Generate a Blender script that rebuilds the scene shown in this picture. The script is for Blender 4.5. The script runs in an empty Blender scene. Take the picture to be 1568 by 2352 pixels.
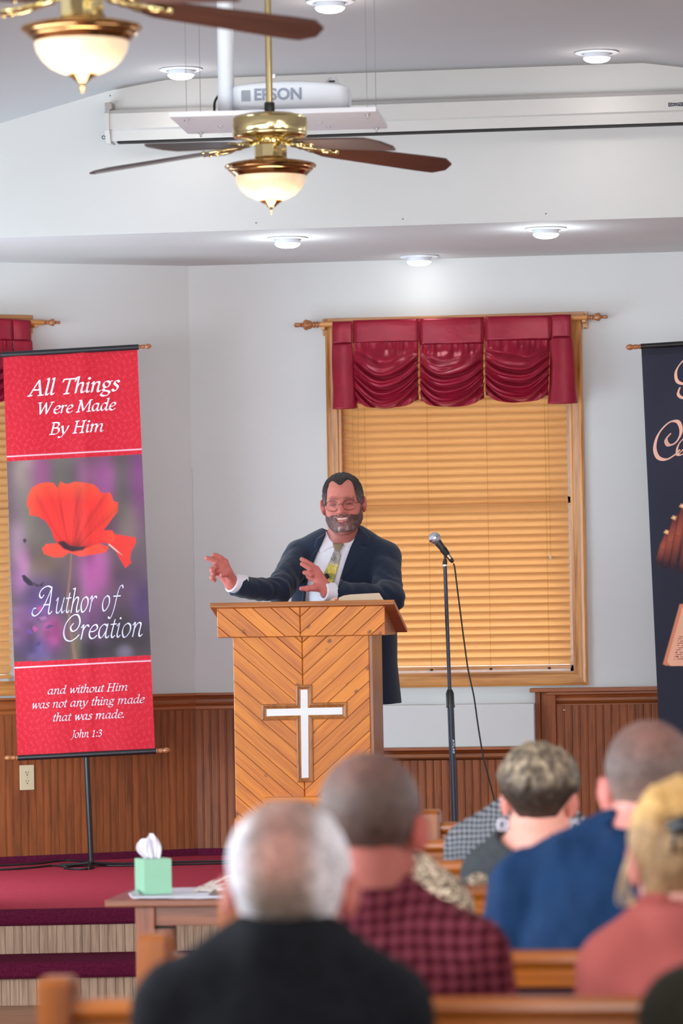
import bpy, bmesh, math, random
import numpy as np
from mathutils import Vector, Matrix
random.seed(7)
SC = bpy.context.scene
COL = SC.collection
PI = math.pi

# ------------------------------------------------------------------ camera
CAM_H = 1.49
F_PX = 9400.0
YAW = math.radians(7.9)
PITCH = math.atan((1390 - 1176) / F_PX)
ROLL = math.radians(1.0)
V0 = Vector((-math.sin(YAW), math.cos(YAW), 0))
R0 = Vector((math.cos(YAW), math.sin(YAW), 0))
FW = (V0 * math.cos(PITCH) + Vector((0, 0, math.sin(PITCH)))).normalized()
U0 = R0.cross(FW)
RT = R0 * math.cos(ROLL) + U0 * math.sin(ROLL) * -1
UP = R0 * math.sin(ROLL) + U0 * math.cos(ROLL)
CP = Vector((0, 0, CAM_H))
cam = bpy.data.cameras.new('camera')
co = bpy.data.objects.new('camera', cam)
COL.objects.link(co)
M = Matrix((RT, UP, -FW)).transposed().to_4x4()
M.translation = CP
co.matrix_world = M
cam.sensor_fit = 'HORIZONTAL'
cam.sensor_width = 24.0
cam.lens = F_PX / 1568 * 24.0
cam.clip_end = 200
cam.dof.use_dof = True
cam.dof.focus_distance = 17.0
cam.dof.aperture_fstop = 4.6
SC.camera = co

def ray(px, py):
    return FW + RT * ((px - 784) / F_PX) + UP * ((1176 - py) / F_PX)
def at(px, py, D):
    d = ray(px, py)
    return CP + d * (D / d.dot(V0))
def on_plane(px, py, p0, n):
    d = ray(px, py)
    return CP + d * ((p0 - CP).dot(n) / d.dot(n))
def on_z(px, py, z):
    d = ray(px, py)
    return CP + d * ((z - CP.z) / d.z)

# ------------------------------------------------------------------ light and view
SC.view_settings.view_transform = 'Standard'
SC.view_settings.look = 'None'
SC.view_settings.gamma = 1.0
SC.view_settings.exposure = -0.24
SC.view_settings.use_curve_mapping = False
w = bpy.data.worlds.new('world')
SC.world = w
w.use_nodes = True
wn = w.node_tree; bgn = wn.nodes['Background']
_tc = wn.nodes.new('ShaderNodeTexCoord'); _sx = wn.nodes.new('ShaderNodeSeparateXYZ'); wn.links.new(_tc.outputs['Generated'], _sx.inputs[0])
_cr = wn.nodes.new('ShaderNodeValToRGB'); _cr.color_ramp.elements[0].position = .49; _cr.color_ramp.elements[0].color = (.10, .105, .09, 1)   # ground outside
_cr.color_ramp.elements[1].position = .53; _cr.color_ramp.elements[1].color = (.80, .90, 1.0, 1)                                                # overcast bright sky
_mr = wn.nodes.new('ShaderNodeMapRange'); _mr.inputs['From Min'].default_value = -1; wn.links.new(_sx.outputs['Z'], _mr.inputs['Value'])
wn.links.new(_mr.outputs[0], _cr.inputs[0]); wn.links.new(_cr.outputs[0], bgn.inputs[0]); bgn.inputs[1].default_value = 14.0
SC.cycles.max_bounces = 8
SC.cycles.diffuse_bounces = 4
SC.cycles.sample_clamp_indirect = 4.0
SC.cycles.use_denoising = True

def area(name, loc, target, sx, sy, power, color):
    l = bpy.data.lights.new(name, 'AREA')
    l.shape = 'RECTANGLE'; l.size = sx; l.size_y = sy; l.energy = power; l.color = color
    o = bpy.data.objects.new(name, l); COL.objects.link(o)
    o.location = loc
    o.rotation_euler = (Vector(target) - Vector(loc)).to_track_quat('-Z', 'Y').to_euler()
    return o
# unseen fill lamps added around the hall, standing in for windows and fixtures
area('side_fill', (-5.6, 9.5, 1.5), (0, 15, 2.6), 10, 1.5, 700, (0.84, 0.93, 1.0))
area('side_fill', (4.3, 9.5, 1.4), (-1, 15, 2.8), 9, 1.5, 300, (1.0, 0.96, 0.94))
area('rear_fill', (0.4, -2.4, 2.2), (0, 17, 1.5), 5, 1.9, 420, (1.0, 0.965, 0.94))  # added frontal fill from behind the camera
area('overhead_fill', (0.6, 5.5, 3.55), (0.6, 6.6, 0), 3.5, 5, 95, (1.0, 0.96, 0.9))  # added soft overhead fill above the pews
area('overhead_fill', (1.2, 11.2, 3.6), (1.2, 15.5, 0.4), 3.5, 1.5, 120, (1.0, 0.95, 0.9))

# ------------------------------------------------------------------ helpers
area('soffit_fill', (-4.6, 16.4, 1.3), (-1.2, 18.6, 3.0), 1.6, 1.6, 100, (0.66, 0.87, 1.0))  # added fill low on the left, aimed up to brighten the soffit
area('soffit_fill', (4.3, 16.8, 1.2), (0.2, 18.4, 3.05), 1.6, 1.6, 60, (0.92, 0.95, 1.0))  # second added fill on the right, also aimed at the soffit

def lin(h):
    h = h.lstrip('#')
    v = [int(h[i:i + 2], 16) / 255 for i in (0, 2, 4)]
    return tuple(c / 12.92 if c <= .04045 else ((c + .055) / 1.055) ** 2.4 for c in v)
def lin4(h): return lin(h) + (1.0,)

def new_mat(name):
    m = bpy.data.materials.new(name); m.use_nodes = True
    nt = m.node_tree
    return m, nt, nt.nodes['Principled BSDF']
def nd(nt, t, **kw):
    n = nt.nodes.new(t)
    for k, v in kw.items():
        if k.startswith('i_'):
            n.inputs[k[2:].replace('_', ' ')].default_value = v
        else: setattr(n, k, v)
    return n
def ramp(nt, stops):
    r = nt.nodes.new('ShaderNodeValToRGB')
    e = r.color_ramp.elements
    while len(e) < len(stops): e.new(0.5)
    for k, (p, c) in enumerate(stops):
        e[k].position = p; e[k].color = c if len(c) == 4 else tuple(c) + (1,)
    return r
def coords(nt, scale=(1, 1, 1), kind='Object'):
    tc = nt.nodes.new('ShaderNodeTexCoord')
    mp = nt.nodes.new('ShaderNodeMapping')
    mp.inputs['Scale'].default_value = scale
    nt.links.new(tc.outputs[kind], mp.inputs['Vector'])
    return mp
def plain(name, col, rough=.5, metal=0.0, var=.06, vscale=30, bump=0.0, bscale=200, spec=.5, sheen=0, coat=0):
    m, nt, b = new_mat(name)
    mp = coords(nt)
    n = nd(nt, 'ShaderNodeTexNoise'); n.inputs['Scale'].default_value = vscale; n.inputs['Detail'].default_value = 3
    nt.links.new(mp.outputs[0], n.inputs['Vector'])
    c = lin(col)
    r = ramp(nt, [(.3, tuple(x * (1 - var) for x in c)), (.7, tuple(min(1, x * (1 + var)) for x in c))])
    nt.links.new(n.outputs['Fac'], r.inputs[0]); nt.links.new(r.outputs[0], b.inputs['Base Color'])
    b.inputs['Roughness'].default_value = rough; b.inputs['Metallic'].default_value = metal
    b.inputs['Specular IOR Level'].default_value = spec
    if sheen: b.inputs['Sheen Weight'].default_value = sheen
    if coat: b.inputs['Coat Weight'].default_value = coat
    if bump:
        n2 = nd(nt, 'ShaderNodeTexNoise'); n2.inputs['Scale'].default_value = bscale
        nt.links.new(mp.outputs[0], n2.inputs['Vector'])
        bp = nt.nodes.new('ShaderNodeBump'); bp.inputs['Strength'].default_value = bump; bp.inputs['Distance'].default_value = .002
        nt.links.new(n2.outputs['Fac'], bp.inputs['Height']); nt.links.new(bp.outputs[0], b.inputs['Normal'])
    return m
def wood(name, c1, c2, axis='Z', rough=.4, scale=22, stretch=.07, knots=None, coat=.15, rnd=.12):
    m, nt, b = new_mat(name)
    s = [scale] * 3; s['XYZ'.index(axis)] = scale * stretch
    mp = coords(nt, tuple(s))
    oi = nt.nodes.new('ShaderNodeObjectInfo')
    add = nd(nt, 'ShaderNodeVectorMath', operation='ADD')
    mul = nd(nt, 'ShaderNodeMath', operation='MULTIPLY'); mul.inputs[1].default_value = 37.0
    nt.links.new(oi.outputs['Random'], mul.inputs[0])
    nt.links.new(mp.outputs[0], add.inputs[0]); nt.links.new(mul.outputs[0], add.inputs[1])
    n = nd(nt, 'ShaderNodeTexNoise'); n.inputs['Scale'].default_value = 1.6; n.inputs['Detail'].default_value = 5; n.inputs['Distortion'].default_value = .9
    nt.links.new(add.outputs[0], n.inputs['Vector'])
    f = nd(nt, 'ShaderNodeTexNoise'); f.inputs['Scale'].default_value = 9; f.inputs['Detail'].default_value = 2
    nt.links.new(add.outputs[0], f.inputs['Vector'])
    mx = nd(nt, 'ShaderNodeMath', operation='MULTIPLY_ADD'); mx.inputs[1].default_value = .35
    nt.links.new(f.outputs['Fac'], mx.inputs[0]); nt.links.new(n.outputs['Fac'], mx.inputs[2])
    r = ramp(nt, [(.45, lin(c2)), (.62, tuple((a + b_) / 2 for a, b_ in zip(lin(c1), lin(c2)))), (.82, lin(c1))])
    nt.links.new(mx.outputs[0], r.inputs[0])
    hv = nd(nt, 'ShaderNodeHueSaturation')
    mr = nd(nt, 'ShaderNodeMapRange'); mr.inputs['To Min'].default_value = 1 - rnd; mr.inputs['To Max'].default_value = 1 + rnd
    nt.links.new(oi.outputs['Random'], mr.inputs['Value']); nt.links.new(mr.outputs[0], hv.inputs['Value'])
    nt.links.new(r.outputs[0], hv.inputs['Color'])
    out = hv.outputs[0]
    if knots:
        mk = coords(nt, knots)
        ad2 = nd(nt, 'ShaderNodeVectorMath', operation='ADD')
        nt.links.new(mk.outputs[0], ad2.inputs[0]); nt.links.new(mul.outputs[0], ad2.inputs[1])
        v = nd(nt, 'ShaderNodeTexVoronoi'); v.inputs['Scale'].default_value = 1.0
        nt.links.new(ad2.outputs[0], v.inputs['Vector'])
        kr = ramp(nt, [(.05, (1, 1, 1)), (.13, (0, 0, 0))])
        nt.links.new(v.outputs['Distance'], kr.inputs[0])
        mixk = nd(nt, 'ShaderNodeMixRGB'); mixk.inputs[2].default_value = tuple(x * .25 for x in lin(c2)) + (1,)
        sc = nd(nt, 'ShaderNodeMath', operation='MULTIPLY'); sc.inputs[1].default_value = .85
        nt.links.new(kr.outputs[0], sc.inputs[0])
        nt.links.new(sc.outputs[0], mixk.inputs[0]); nt.links.new(out, mixk.inputs[1])
        out = mixk.outputs[0]
    nt.links.new(out, b.inputs['Base Color'])
    b.inputs['Roughness'].default_value = rough
    b.inputs['Coat Weight'].default_value = coat; b.inputs['Coat Roughness'].default_value = .25
    bp = nt.nodes.new('ShaderNodeBump'); bp.inputs['Strength'].default_value = .12; bp.inputs['Distance'].default_value = .001
    nt.links.new(mx.outputs[0], bp.inputs['Height']); nt.links.new(bp.outputs[0], b.inputs['Normal'])
    return m
def emis(name, col, strength, base='#ffffff'):
    m, nt, b = new_mat(name)
    b.inputs['Base Color'].default_value = lin4(base)
    b.inputs['Emission Color'].default_value = lin4(col); b.inputs['Emission Strength'].default_value = strength
    return m
def vcol_mat(name, rough=.6, var=.1, vscale=60, bump=.2, bscale=(150, 150, 150), sheen=0, spec=.4, sss=0, transl=0):
    m, nt, b = new_mat(name)
    a = nt.nodes.new('ShaderNodeVertexColor'); a.layer_name = 'Col'
    mp = coords(nt)
    n = nd(nt, 'ShaderNodeTexNoise'); n.inputs['Scale'].default_value = vscale; n.inputs['Detail'].default_value = 4
    nt.links.new(mp.outputs[0], n.inputs['Vector'])
    mr = nd(nt, 'ShaderNodeMapRange'); mr.inputs['From Min'].default_value = .3; mr.inputs['From Max'].default_value = .7
    mr.inputs['To Min'].default_value = 1 - var; mr.inputs['To Max'].default_value = 1 + var
    nt.links.new(n.outputs['Fac'], mr.inputs['Value'])
    hv = nd(nt, 'ShaderNodeHueSaturation')
    nt.links.new(a.outputs[0], hv.inputs['Color']); nt.links.new(mr.outputs[0], hv.inputs['Value'])
    nt.links.new(hv.outputs[0], b.inputs['Base Color'])
    b.inputs['Roughness'].default_value = rough; b.inputs['Specular IOR Level'].default_value = spec
    if sheen: b.inputs['Sheen Weight'].default_value = sheen
    if sss:
        b.inputs['Subsurface Weight'].default_value = sss; b.inputs['Subsurface Radius'].default_value = (.9, .3, .2); b.inputs['Subsurface Scale'].default_value = .006
    if bump:
        m2 = coords(nt, bscale)
        n2 = nd(nt, 'ShaderNodeTexNoise'); n2.inputs['Scale'].default_value = 1
        nt.links.new(m2.outputs[0], n2.inputs['Vector'])
        bp = nt.nodes.new('ShaderNodeBump'); bp.inputs['Strength'].default_value = bump; bp.inputs['Distance'].default_value = .003
        nt.links.new(n2.outputs['Fac'], bp.inputs['Height']); nt.links.new(bp.outputs[0], b.inputs['Normal'])
    if transl:
        out = nt.nodes['Material Output']
        t = nt.nodes.new('ShaderNodeBsdfTranslucent'); ms = nt.nodes.new('ShaderNodeMixShader'); ms.inputs[0].default_value = transl
        nt.links.new(hv.outputs[0], t.inputs[0]); nt.links.new(b.outputs[0], ms.inputs[1]); nt.links.new(t.outputs[0], ms.inputs[2])
        nt.links.new(ms.outputs[0], out.inputs[0])
    return m

# ---- objects
def tag(o, label=None, cat=None, group=None, kind=None):
    if label: o['label'] = label
    if cat: o['category'] = cat
    if group: o['group'] = group
    if kind: o['kind'] = kind
    return o
def thing(name, label, cat, loc=(0, 0, 0), rz=0.0, group=None):
    o = bpy.data.objects.new(name, None); COL.objects.link(o)
    o.location = loc; o.rotation_euler = (0, 0, rz); o.empty_display_size = .1
    return tag(o, label, cat, group)
def link(name, me, mat, parent=None, smooth=False):
    if smooth:
        me.polygons.foreach_set('use_smooth', np.ones(len(me.polygons), dtype=bool))
    if mat: me.materials.append(mat)
    o = bpy.data.objects.new(name, me); COL.objects.link(o)
    if parent: o.parent = parent
    return o
def from_py(name, v, f, mat, parent=None, smooth=False, col=None):
    me = bpy.data.meshes.new(name)
    v = np.asarray(v, dtype=np.float32)
    if isinstance(f, np.ndarray) and f.ndim == 2:
        k = f.shape[1]
        me.vertices.add(len(v)); me.vertices.foreach_set('co', v.ravel())
        me.loops.add(f.size); me.loops.foreach_set('vertex_index', f.ravel().astype(np.int32))
        me.polygons.add(len(f)); me.polygons.foreach_set('loop_start', np.arange(0, f.size, k, dtype=np.int32))
        me.polygons.foreach_set('loop_total', np.full(len(f), k, dtype=np.int32))
        me.update(calc_edges=True)
    else:
        me.from_pydata([tuple(map(float, p)) for p in v], [], [tuple(map(int, q)) for q in f])
    if col is not None:
        a = me.color_attributes.new('Col', 'FLOAT_COLOR', 'POINT')
        c = np.ones((len(v), 4), dtype=np.float32); c[:, :3] = col
        a.data.foreach_set('color', c.ravel())
    return link(name, me, mat, parent, smooth)
def bm_obj(name, bm, mat, parent=None, smooth=False):
    bmesh.ops.recalc_face_normals(bm, faces=bm.faces)
    me = bpy.data.meshes.new(name); bm.to_mesh(me); bm.free()
    return link(name, me, mat, parent, smooth)
def add_box(bm, c, s, bev=0.0, rot=None):
    r = bmesh.ops.create_cube(bm, size=1.0)
    vs = r['verts']
    for v in vs:
        v.co = Vector((v.co.x * s[0], v.co.y * s[1], v.co.z * s[2]))
    if bev:
        es = list({e for v in vs for e in v.link_edges})
        r2 = bmesh.ops.bevel(bm, geom=es, offset=min(bev, min(s) * .45), segments=2, affect='EDGES', profile=.6)
        vs = list({v for f in r2['faces'] for v in f.verts} | {v for v in vs if v.is_valid})
    for v in vs:
        if rot is not None: v.co = rot @ v.co
        v.co += Vector(c)
def box(name, c, s, mat, parent=None, bev=0.003, rot=None):
    bm = bmesh.new(); add_box(bm, c, s, bev, rot)
    return bm_obj(name, bm, mat, parent)
def boxes(name, lst, mat, parent=None, bev=0.0):
    bm = bmesh.new()
    for c, s in lst: add_box(bm, c, s, bev)
    return bm_obj(name, bm, mat, parent)
def lathe(name, prof, mat, parent=None, n=40, axis=None, origin=(0, 0, 0), smooth=True, ribs=None):
    q = Matrix.Identity(3) if axis is None else Vector((0, 0, 1)).rotation_difference(Vector(axis)).to_matrix()
    v = []; f = []
    for (r, z) in prof:
        for k in range(n):
            a = 2 * PI * k / n
            rr = max(r, 1e-5)
            if ribs: rr *= 1 + ribs[1] * math.cos(ribs[0] * a)
            v.append(q @ Vector((rr * math.cos(a), rr * math.sin(a), z)) + Vector(origin))
    m = len(prof)
    for i in range(m - 1):
        for k in range(n):
            f.append((i * n + k, i * n + (k + 1) % n, (i + 1) * n + (k + 1) % n, (i + 1) * n + k))
    o = from_py(name, v, f, mat, parent, smooth)
    if smooth: autosmooth(o)
    return o
def autosmooth(o, ang=.7):
    me = o.data
    bm = bmesh.new(); bm.from_mesh(me)
    bmesh.ops.recalc_face_normals(bm, faces=bm.faces)
    for e in bm.edges:
        if len(e.link_faces) == 2 and e.calc_face_angle(0) > ang: e.smooth = False
    bm.to_mesh(me); bm.free()
def catmull(pts, n=8):
    P = [Vector(p) for p in pts]
    if len(P) < 3: return P
    P = [P[0] * 2 - P[1]] + P + [P[-1] * 2 - P[-2]]
    out = []
    for i in range(1, len(P) - 2):
        for k in range(n):
            t = k / n
            a, b, c, d = P[i - 1], P[i], P[i + 1], P[i + 2]
            out.append(.5 * ((2 * b) + (c - a) * t + (2 * a - 5 * b + 4 * c - d) * t * t + (3 * b - a - 3 * c + d) * t ** 3))
    out.append(P[-2])
    return out
def tube(name, pts, r, mat, parent=None, n=8, curve=0, cap=True):
    P = catmull(pts, curve) if curve else [Vector(p) for p in pts]
    rs = r if isinstance(r, (list, tuple)) else [r] * len(P)
    if len(rs) != len(P): rs = list(np.interp(np.linspace(0, 1, len(P)), np.linspace(0, 1, len(rs)), rs))
    v = []; f = []
    up = Vector((0, 0, 1))
    for i, p in enumerate(P):
        t = (P[min(i + 1, len(P) - 1)] - P[max(i - 1, 0)]).normalized()
        if i == 0:
            a = up.cross(t)
            if a.length < .1: a = Vector((1, 0, 0)).cross(t)
        a = (a - t * a.dot(t)).normalized(); b = t.cross(a)
        for k in range(n):
            an = 2 * PI * k / n
            v.append(p + (a * math.cos(an) + b * math.sin(an)) * rs[i])
    for i in range(len(P) - 1):
        for k in range(n):
            f.append((i * n + k, i * n + (k + 1) % n, (i + 1) * n + (k + 1) % n, (i + 1) * n + k))
    if cap:
        f.append(tuple(range(n))[::-1]); f.append(tuple((len(P) - 1) * n + k for k in range(n)))
    o = from_py(name, v, f, mat, parent, True)
    autosmooth(o)
    return o
def poly_prism(bm, poly, o, ex, ey, dep, bev=0.0):
    """flat polygon (2-D) laid in plane o+ex,ey and pushed by vector dep"""
    o, ex, ey, dep = Vector(o), Vector(ex), Vector(ey), Vector(dep)
    n = len(poly)
    base = [o + ex * x + ey * y for x, y in poly]
    if bev:
        cx = sum(x for x, y in poly) / n; cy = sum(y for x, y in poly) / n
        ins = []
        for x, y in poly:
            d = math.hypot(x - cx, y - cy) or 1
            k = max(0, 1 - bev * 1.4 / d)
            ins.append((cx + (x - cx) * k, cy + (y - cy) * k))
        mid = [b + dep * .7 for b in base]; top = [o + ex * x + ey * y + dep for x, y in ins]
        rings = [base, mid, top]
    else:
        rings = [base, [b + dep for b in base]]
    rv = [[bm.verts.new(p) for p in r] for r in rings]
    bm.faces.new(rv[0][::-1]); bm.faces.new(rv[-1])
    for a, b in zip(rv[:-1], rv[1:]):
        for k in range(n):
            bm.faces.new((a[k], a[(k + 1) % n], b[(k + 1) % n], b[k]))
def clip_poly(poly, a, b, c):
    """keep a*x+b*y<=c"""
    out = []
    for i in range(len(poly)):
        p, q = poly[i], poly[(i + 1) % len(poly)]
        dp = a * p[0] + b * p[1] - c; dq = a * q[0] + b * q[1] - c
        if dp <= 0: out.append(p)
        if (dp < 0 < dq) or (dq < 0 < dp):
            t = dp / (dp - dq); out.append((p[0] + (q[0] - p[0]) * t, p[1] + (q[1] - p[1]) * t))
    return out
def text_mesh(name, s, size, mat, parent, origin, ex, ey, shear=0, bold=0.0, fit=None):
    cu = bpy.data.curves.new(name, 'FONT'); cu.body = s; cu.size = size; cu.shear = shear; cu.offset = bold
    cu.align_x = 'CENTER'; cu.align_y = 'CENTER'; cu.resolution_u = 3
    o = bpy.data.objects.new('tmp', cu); COL.objects.link(o)
    dg = bpy.context.evaluated_depsgraph_get()
    me = bpy.data.meshes.new_from_object(o.evaluated_get(dg))
    bpy.data.objects.remove(o)
    ex, ey, og = Vector(ex), Vector(ey), Vector(origin)
    xs = [v.co.x for v in me.vertices]; w_ = max(xs) - min(xs)
    ys = [v.co.y for v in me.vertices]; h_ = max(ys) - min(ys)
    cx, cy = (max(xs) + min(xs)) / 2, (max(ys) + min(ys)) / 2
    kx = fit[0] / w_ if fit else 1; ky = fit[1] / h_ if fit else 1
    for v in me.vertices: v.co = og + ex * ((v.co.x - cx) * kx) + ey * ((v.co.y - cy) * ky)
    return link(name, me, mat, parent)

# ------------------------------------------------------------------ signed distance modelling
def hash01(ix, iy, iz):
    h = (ix.astype(np.int64) * 374761393 + iy.astype(np.int64) * 668265263 + iz.astype(np.int64) * 2147483647) & 0xffffffff
    h = ((h ^ (h >> 13)) * 1274126177) & 0xffffffff
    return ((h ^ (h >> 16)) & 0xffff) / 65535.0
def noise3(p, s):
    q = p * s + 100.0
    i = np.floor(q).astype(np.int64); f = q - i; f = f * f * (3 - 2 * f)
    r = 0
    for dx in (0, 1):
        wx = f[:, 0] if dx else 1 - f[:, 0]
        for dy in (0, 1):
            wy = f[:, 1] if dy else 1 - f[:, 1]
            for dz in (0, 1):
                wz = f[:, 2] if dz else 1 - f[:, 2]
                r = r + hash01(i[:, 0] + dx, i[:, 1] + dy, i[:, 2] + dz) * wx * wy * wz
    return r
def A3(v): return np.array(v, dtype=np.float32)
def seg(p, a, b, ra, rb):
    a, b = A3(a), A3(b); ab = b - a
    h = np.clip(((p - a) @ ab) / max(float(ab @ ab), 1e-9), 0, 1)
    return np.linalg.norm(p - a - h[:, None] * ab, axis=1) - (ra + (rb - ra) * h)
def chain(p, pts, rs, k=.01):
    d = None
    for i in range(len(pts) - 1):
        e = seg(p, pts[i], pts[i + 1], rs[i], rs[i + 1])
        d = e if d is None else smin(d, e, k)
    return d
def ell(p, c, r, R=None):
    q = p - A3(c)
    if R is not None: q = q @ np.array(R, dtype=np.float32)
    r = A3(r)
    k0 = np.linalg.norm(q / r, axis=1); k1 = np.linalg.norm(q / (r * r), axis=1)
    return k0 * (k0 - 1) / np.maximum(k1, 1e-6)
def sph(p, c, r): return np.linalg.norm(p - A3(c), axis=1) - r
def smin(a, b, k):
    h = np.clip(.5 + .5 * (b - a) / k, 0, 1)
    return b + (a - b) * h - k * h * (1 - h)
def smax(a, b, k): return -smin(-a, -b, k)
def rotz(a):
    c, s = math.cos(a), math.sin(a); return np.array([[c, -s, 0], [s, c, 0], [0, 0, 1]], dtype=np.float32)
def rotx(a):
    c, s = math.cos(a), math.sin(a); return np.array([[1, 0, 0], [0, c, -s], [0, s, c]], dtype=np.float32)
def roty(a):
    c, s = math.cos(a), math.sin(a); return np.array([[c, 0, s], [0, 1, 0], [-s, 0, c]], dtype=np.float32)
def poly_sd(x, z, poly):
    """signed distance to a 2-D polygon, negative inside"""
    P = np.array(poly, dtype=np.float32)
    d = np.full(x.shape, 1e9, dtype=np.float32); s = np.ones(x.shape, dtype=np.float32)
    n = len(P)
    for i in range(n):
        a, b = P[i], P[i - 1]
        ex, ez = b[0] - a[0], b[1] - a[1]
        wx, wz = x - a[0], z - a[1]
        t = np.clip((wx * ex + wz * ez) / max(ex * ex + ez * ez, 1e-12), 0, 1)
        bx, bz = wx - ex * t, wz - ez * t
        d = np.minimum(d, bx * bx + bz * bz)
        c1 = z >= a[1]; c2 = z < b[1]; c3 = ex * wz > ez * wx
        flip = (c1 & c2 & c3) | (~c1 & ~c2 & ~c3)
        s = np.where(flip, -s, s)
    return s * np.sqrt(d)
BLK = 8
def sdf_mesh(name, fn, lo, hi, h, mat, parent, colfn=None, newton=1, slack=1.7):
    lo = np.array(lo, dtype=np.float32); hi = np.array(hi, dtype=np.float32)
    nb = np.ceil((hi - lo) / h / BLK).astype(int) + 1
    n = nb * BLK
    bi = np.stack(np.meshgrid(*[np.arange(k) for k in nb], indexing='ij'), -1).reshape(-1, 3)
    cen = lo + (bi * BLK + BLK / 2 - .5) * h
    d = fn(cen.astype(np.float32))
    R = .5 * math.sqrt(3) * BLK * h * slack
    act = np.abs(d) < R
    vol = np.empty(tuple(nb) + (BLK, BLK, BLK), dtype=np.float32)
    vol[:] = np.sign(d).reshape(tuple(nb))[..., None, None, None]
    loc = np.stack(np.meshgrid(*[np.arange(BLK)] * 3, indexing='ij'), -1).reshape(-1, 3)
    ab = bi[act]
    CH = 1200
    for s in range(0, len(ab), CH):
        q = ab[s:s + CH]
        pts = (lo + (q[:, None, :] * BLK + loc[None]) * h).reshape(-1, 3).astype(np.float32)
        vol[q[:, 0], q[:, 1], q[:, 2]] = fn(pts).reshape(-1, BLK, BLK, BLK)
    g = vol.transpose(0, 3, 1, 4, 2, 5).reshape(tuple(n))
    s = g < 0
    cnt = np.zeros(tuple(n - 1), dtype=np.int8)
    for dx in (0, 1):
        for dy in (0, 1):
            for dz in (0, 1):
                cnt += s[dx:n[0] - 1 + dx, dy:n[1] - 1 + dy, dz:n[2] - 1 + dz]
    cells = np.argwhere((cnt > 0) & (cnt < 8))
    idx = np.full(tuple(n - 1), -1, dtype=np.int32)
    idx[cells[:, 0], cells[:, 1], cells[:, 2]] = np.arange(len(cells))
    cor = {}
    for dx in (0, 1):
        for dy in (0, 1):
            for dz in (0, 1):
                cor[(dx, dy, dz)] = g[cells[:, 0] + dx, cells[:, 1] + dy, cells[:, 2] + dz]
    acc = np.zeros((len(cells), 3)); num = np.zeros(len(cells))
    ks = list(cor)
    for a in ks:
        for ax in range(3):
            if a[ax]: continue
            b = list(a); b[ax] = 1; b = tuple(b)
            va, vb = cor[a], cor[b]
            m = (va < 0) != (vb < 0)
            t = np.where(m, va / np.where(m, va - vb, 1), 0)
            pt = np.tile(np.array(a, dtype=float), (len(cells), 1)); pt[:, ax] += t
            acc += pt * m[:, None]; num += m
    V = (lo + (cells + acc / np.maximum(num, 1)[:, None]) * h).astype(np.float32)
    F = []
    for ax in range(3):
        u, w_ = (ax + 1) % 3, (ax + 2) % 3
        sl0 = [slice(1, n[k] - 1) for k in range(3)]; sl0[ax] = slice(0, n[ax] - 1)
        sl1 = list(sl0); sl1[ax] = slice(1, n[ax])
        a = s[tuple(sl0)]; b = s[tuple(sl1)]
        e = np.argwhere(a != b); sg = a[e[:, 0], e[:, 1], e[:, 2]]
        off = np.array([1, 1, 1]); off[ax] = 0
        c = e + off
        q = []
        for du, dw in ((-1, -1), (0, -1), (0, 0), (-1, 0)):
            k = c.copy(); k[:, u] += du; k[:, w_] += dw
            q.append(idx[k[:, 0], k[:, 1], k[:, 2]])
        q = np.stack(q, 1)
        q[~sg] = q[~sg][:, ::-1]
        F.append(q)
    F = np.concatenate(F); F = F[(F >= 0).all(1)]
    for _ in range(newton):
        e = h * .25
        d0 = fn(V); G = np.stack([fn(V + A3(v) * e) - d0 for v in ((1, 0, 0), (0, 1, 0), (0, 0, 1))], 1) / e
        st = (d0 / np.maximum((G * G).sum(1), .2))[:, None] * G
        L = np.linalg.norm(st, axis=1, keepdims=True)
        V = (V - st * np.minimum(1, h * .8 / np.maximum(L, 1e-9))).astype(np.float32)
    c = colfn(V) if colfn else None
    return from_py(name, V, F.astype(np.int32), mat, parent, True, c)

# ------------------------------------------------------------------ materials
m_wall = plain('painted_wall', '#c8c7c6', .85, var=.015, vscale=3, bump=.15, bscale=160, spec=.2)
m_ceil = plain('painted_ceiling', '#b5b3b4', .9, var=.015, vscale=2, bump=.12, bscale=120, spec=.15)
m_wains = wood('walnut_stained_wood', '#8f4a1e', '#65300e', 'Z', .6, 26, .06, coat=0, rnd=.08)
m_wainsx = wood('walnut_stained_wood_rail', '#9a5527', '#703816', 'X', .5, 26, .05, coat=.05, rnd=.05)
m_oak = wood('golden_oak_upright', '#c98a4b', '#8f5423', 'Z', .35, 26, .05, coat=.25, rnd=.05)
m_oakx = wood('golden_oak_level', '#c98a4b', '#8f5423', 'X', .35, 26, .05, coat=.25, rnd=.05)
m_pine = wood('knotty_pine', '#e08619', '#b85e0a', 'X', .5, 20, .06, knots=(9, 9, 12), coat=.05, rnd=.07)
m_pewwood = wood('honey_oak_pew', '#a65a14', '#763a08', 'X', .32, 14, .06, coat=.3, rnd=.04)
m_pewend = wood('honey_oak_pew_end', '#8f4c12', '#6c3408', 'Z', .32, 14, .06, coat=.3, rnd=.04)
m_podside = wood('oak_side', '#a8683a', '#7e4622', 'Z', .4, 34, .04, coat=.2, rnd=.03)
m_podtop = wood('oak_top', '#bb7439', '#8f5224', 'X', .4, 30, .05, coat=.25, rnd=.03)
m_tabw = wood('brown_table_wood', '#84492a', '#5a2a14', 'X', .3, 16, .07, coat=.3, rnd=.03)
m_riser = wood('pale_riser_wood', '#ad8f78', '#80624e', 'Z', .6, 40, .05, coat=.05, rnd=.07)
m_floor = wood('laminate_floor', '#a87a5c', '#7d543b', 'X', .4, 12, .08, coat=.1, rnd=.04)
m_turn = wood('turned_wood', '#a8683e', '#7b4320', 'X', .35, 40, .2, coat=.4, rnd=.03)
m_carpet = plain('red_carpet', '#a03544', .95, var=.2, vscale=120, bump=.9, bscale=500, spec=.05)
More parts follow.
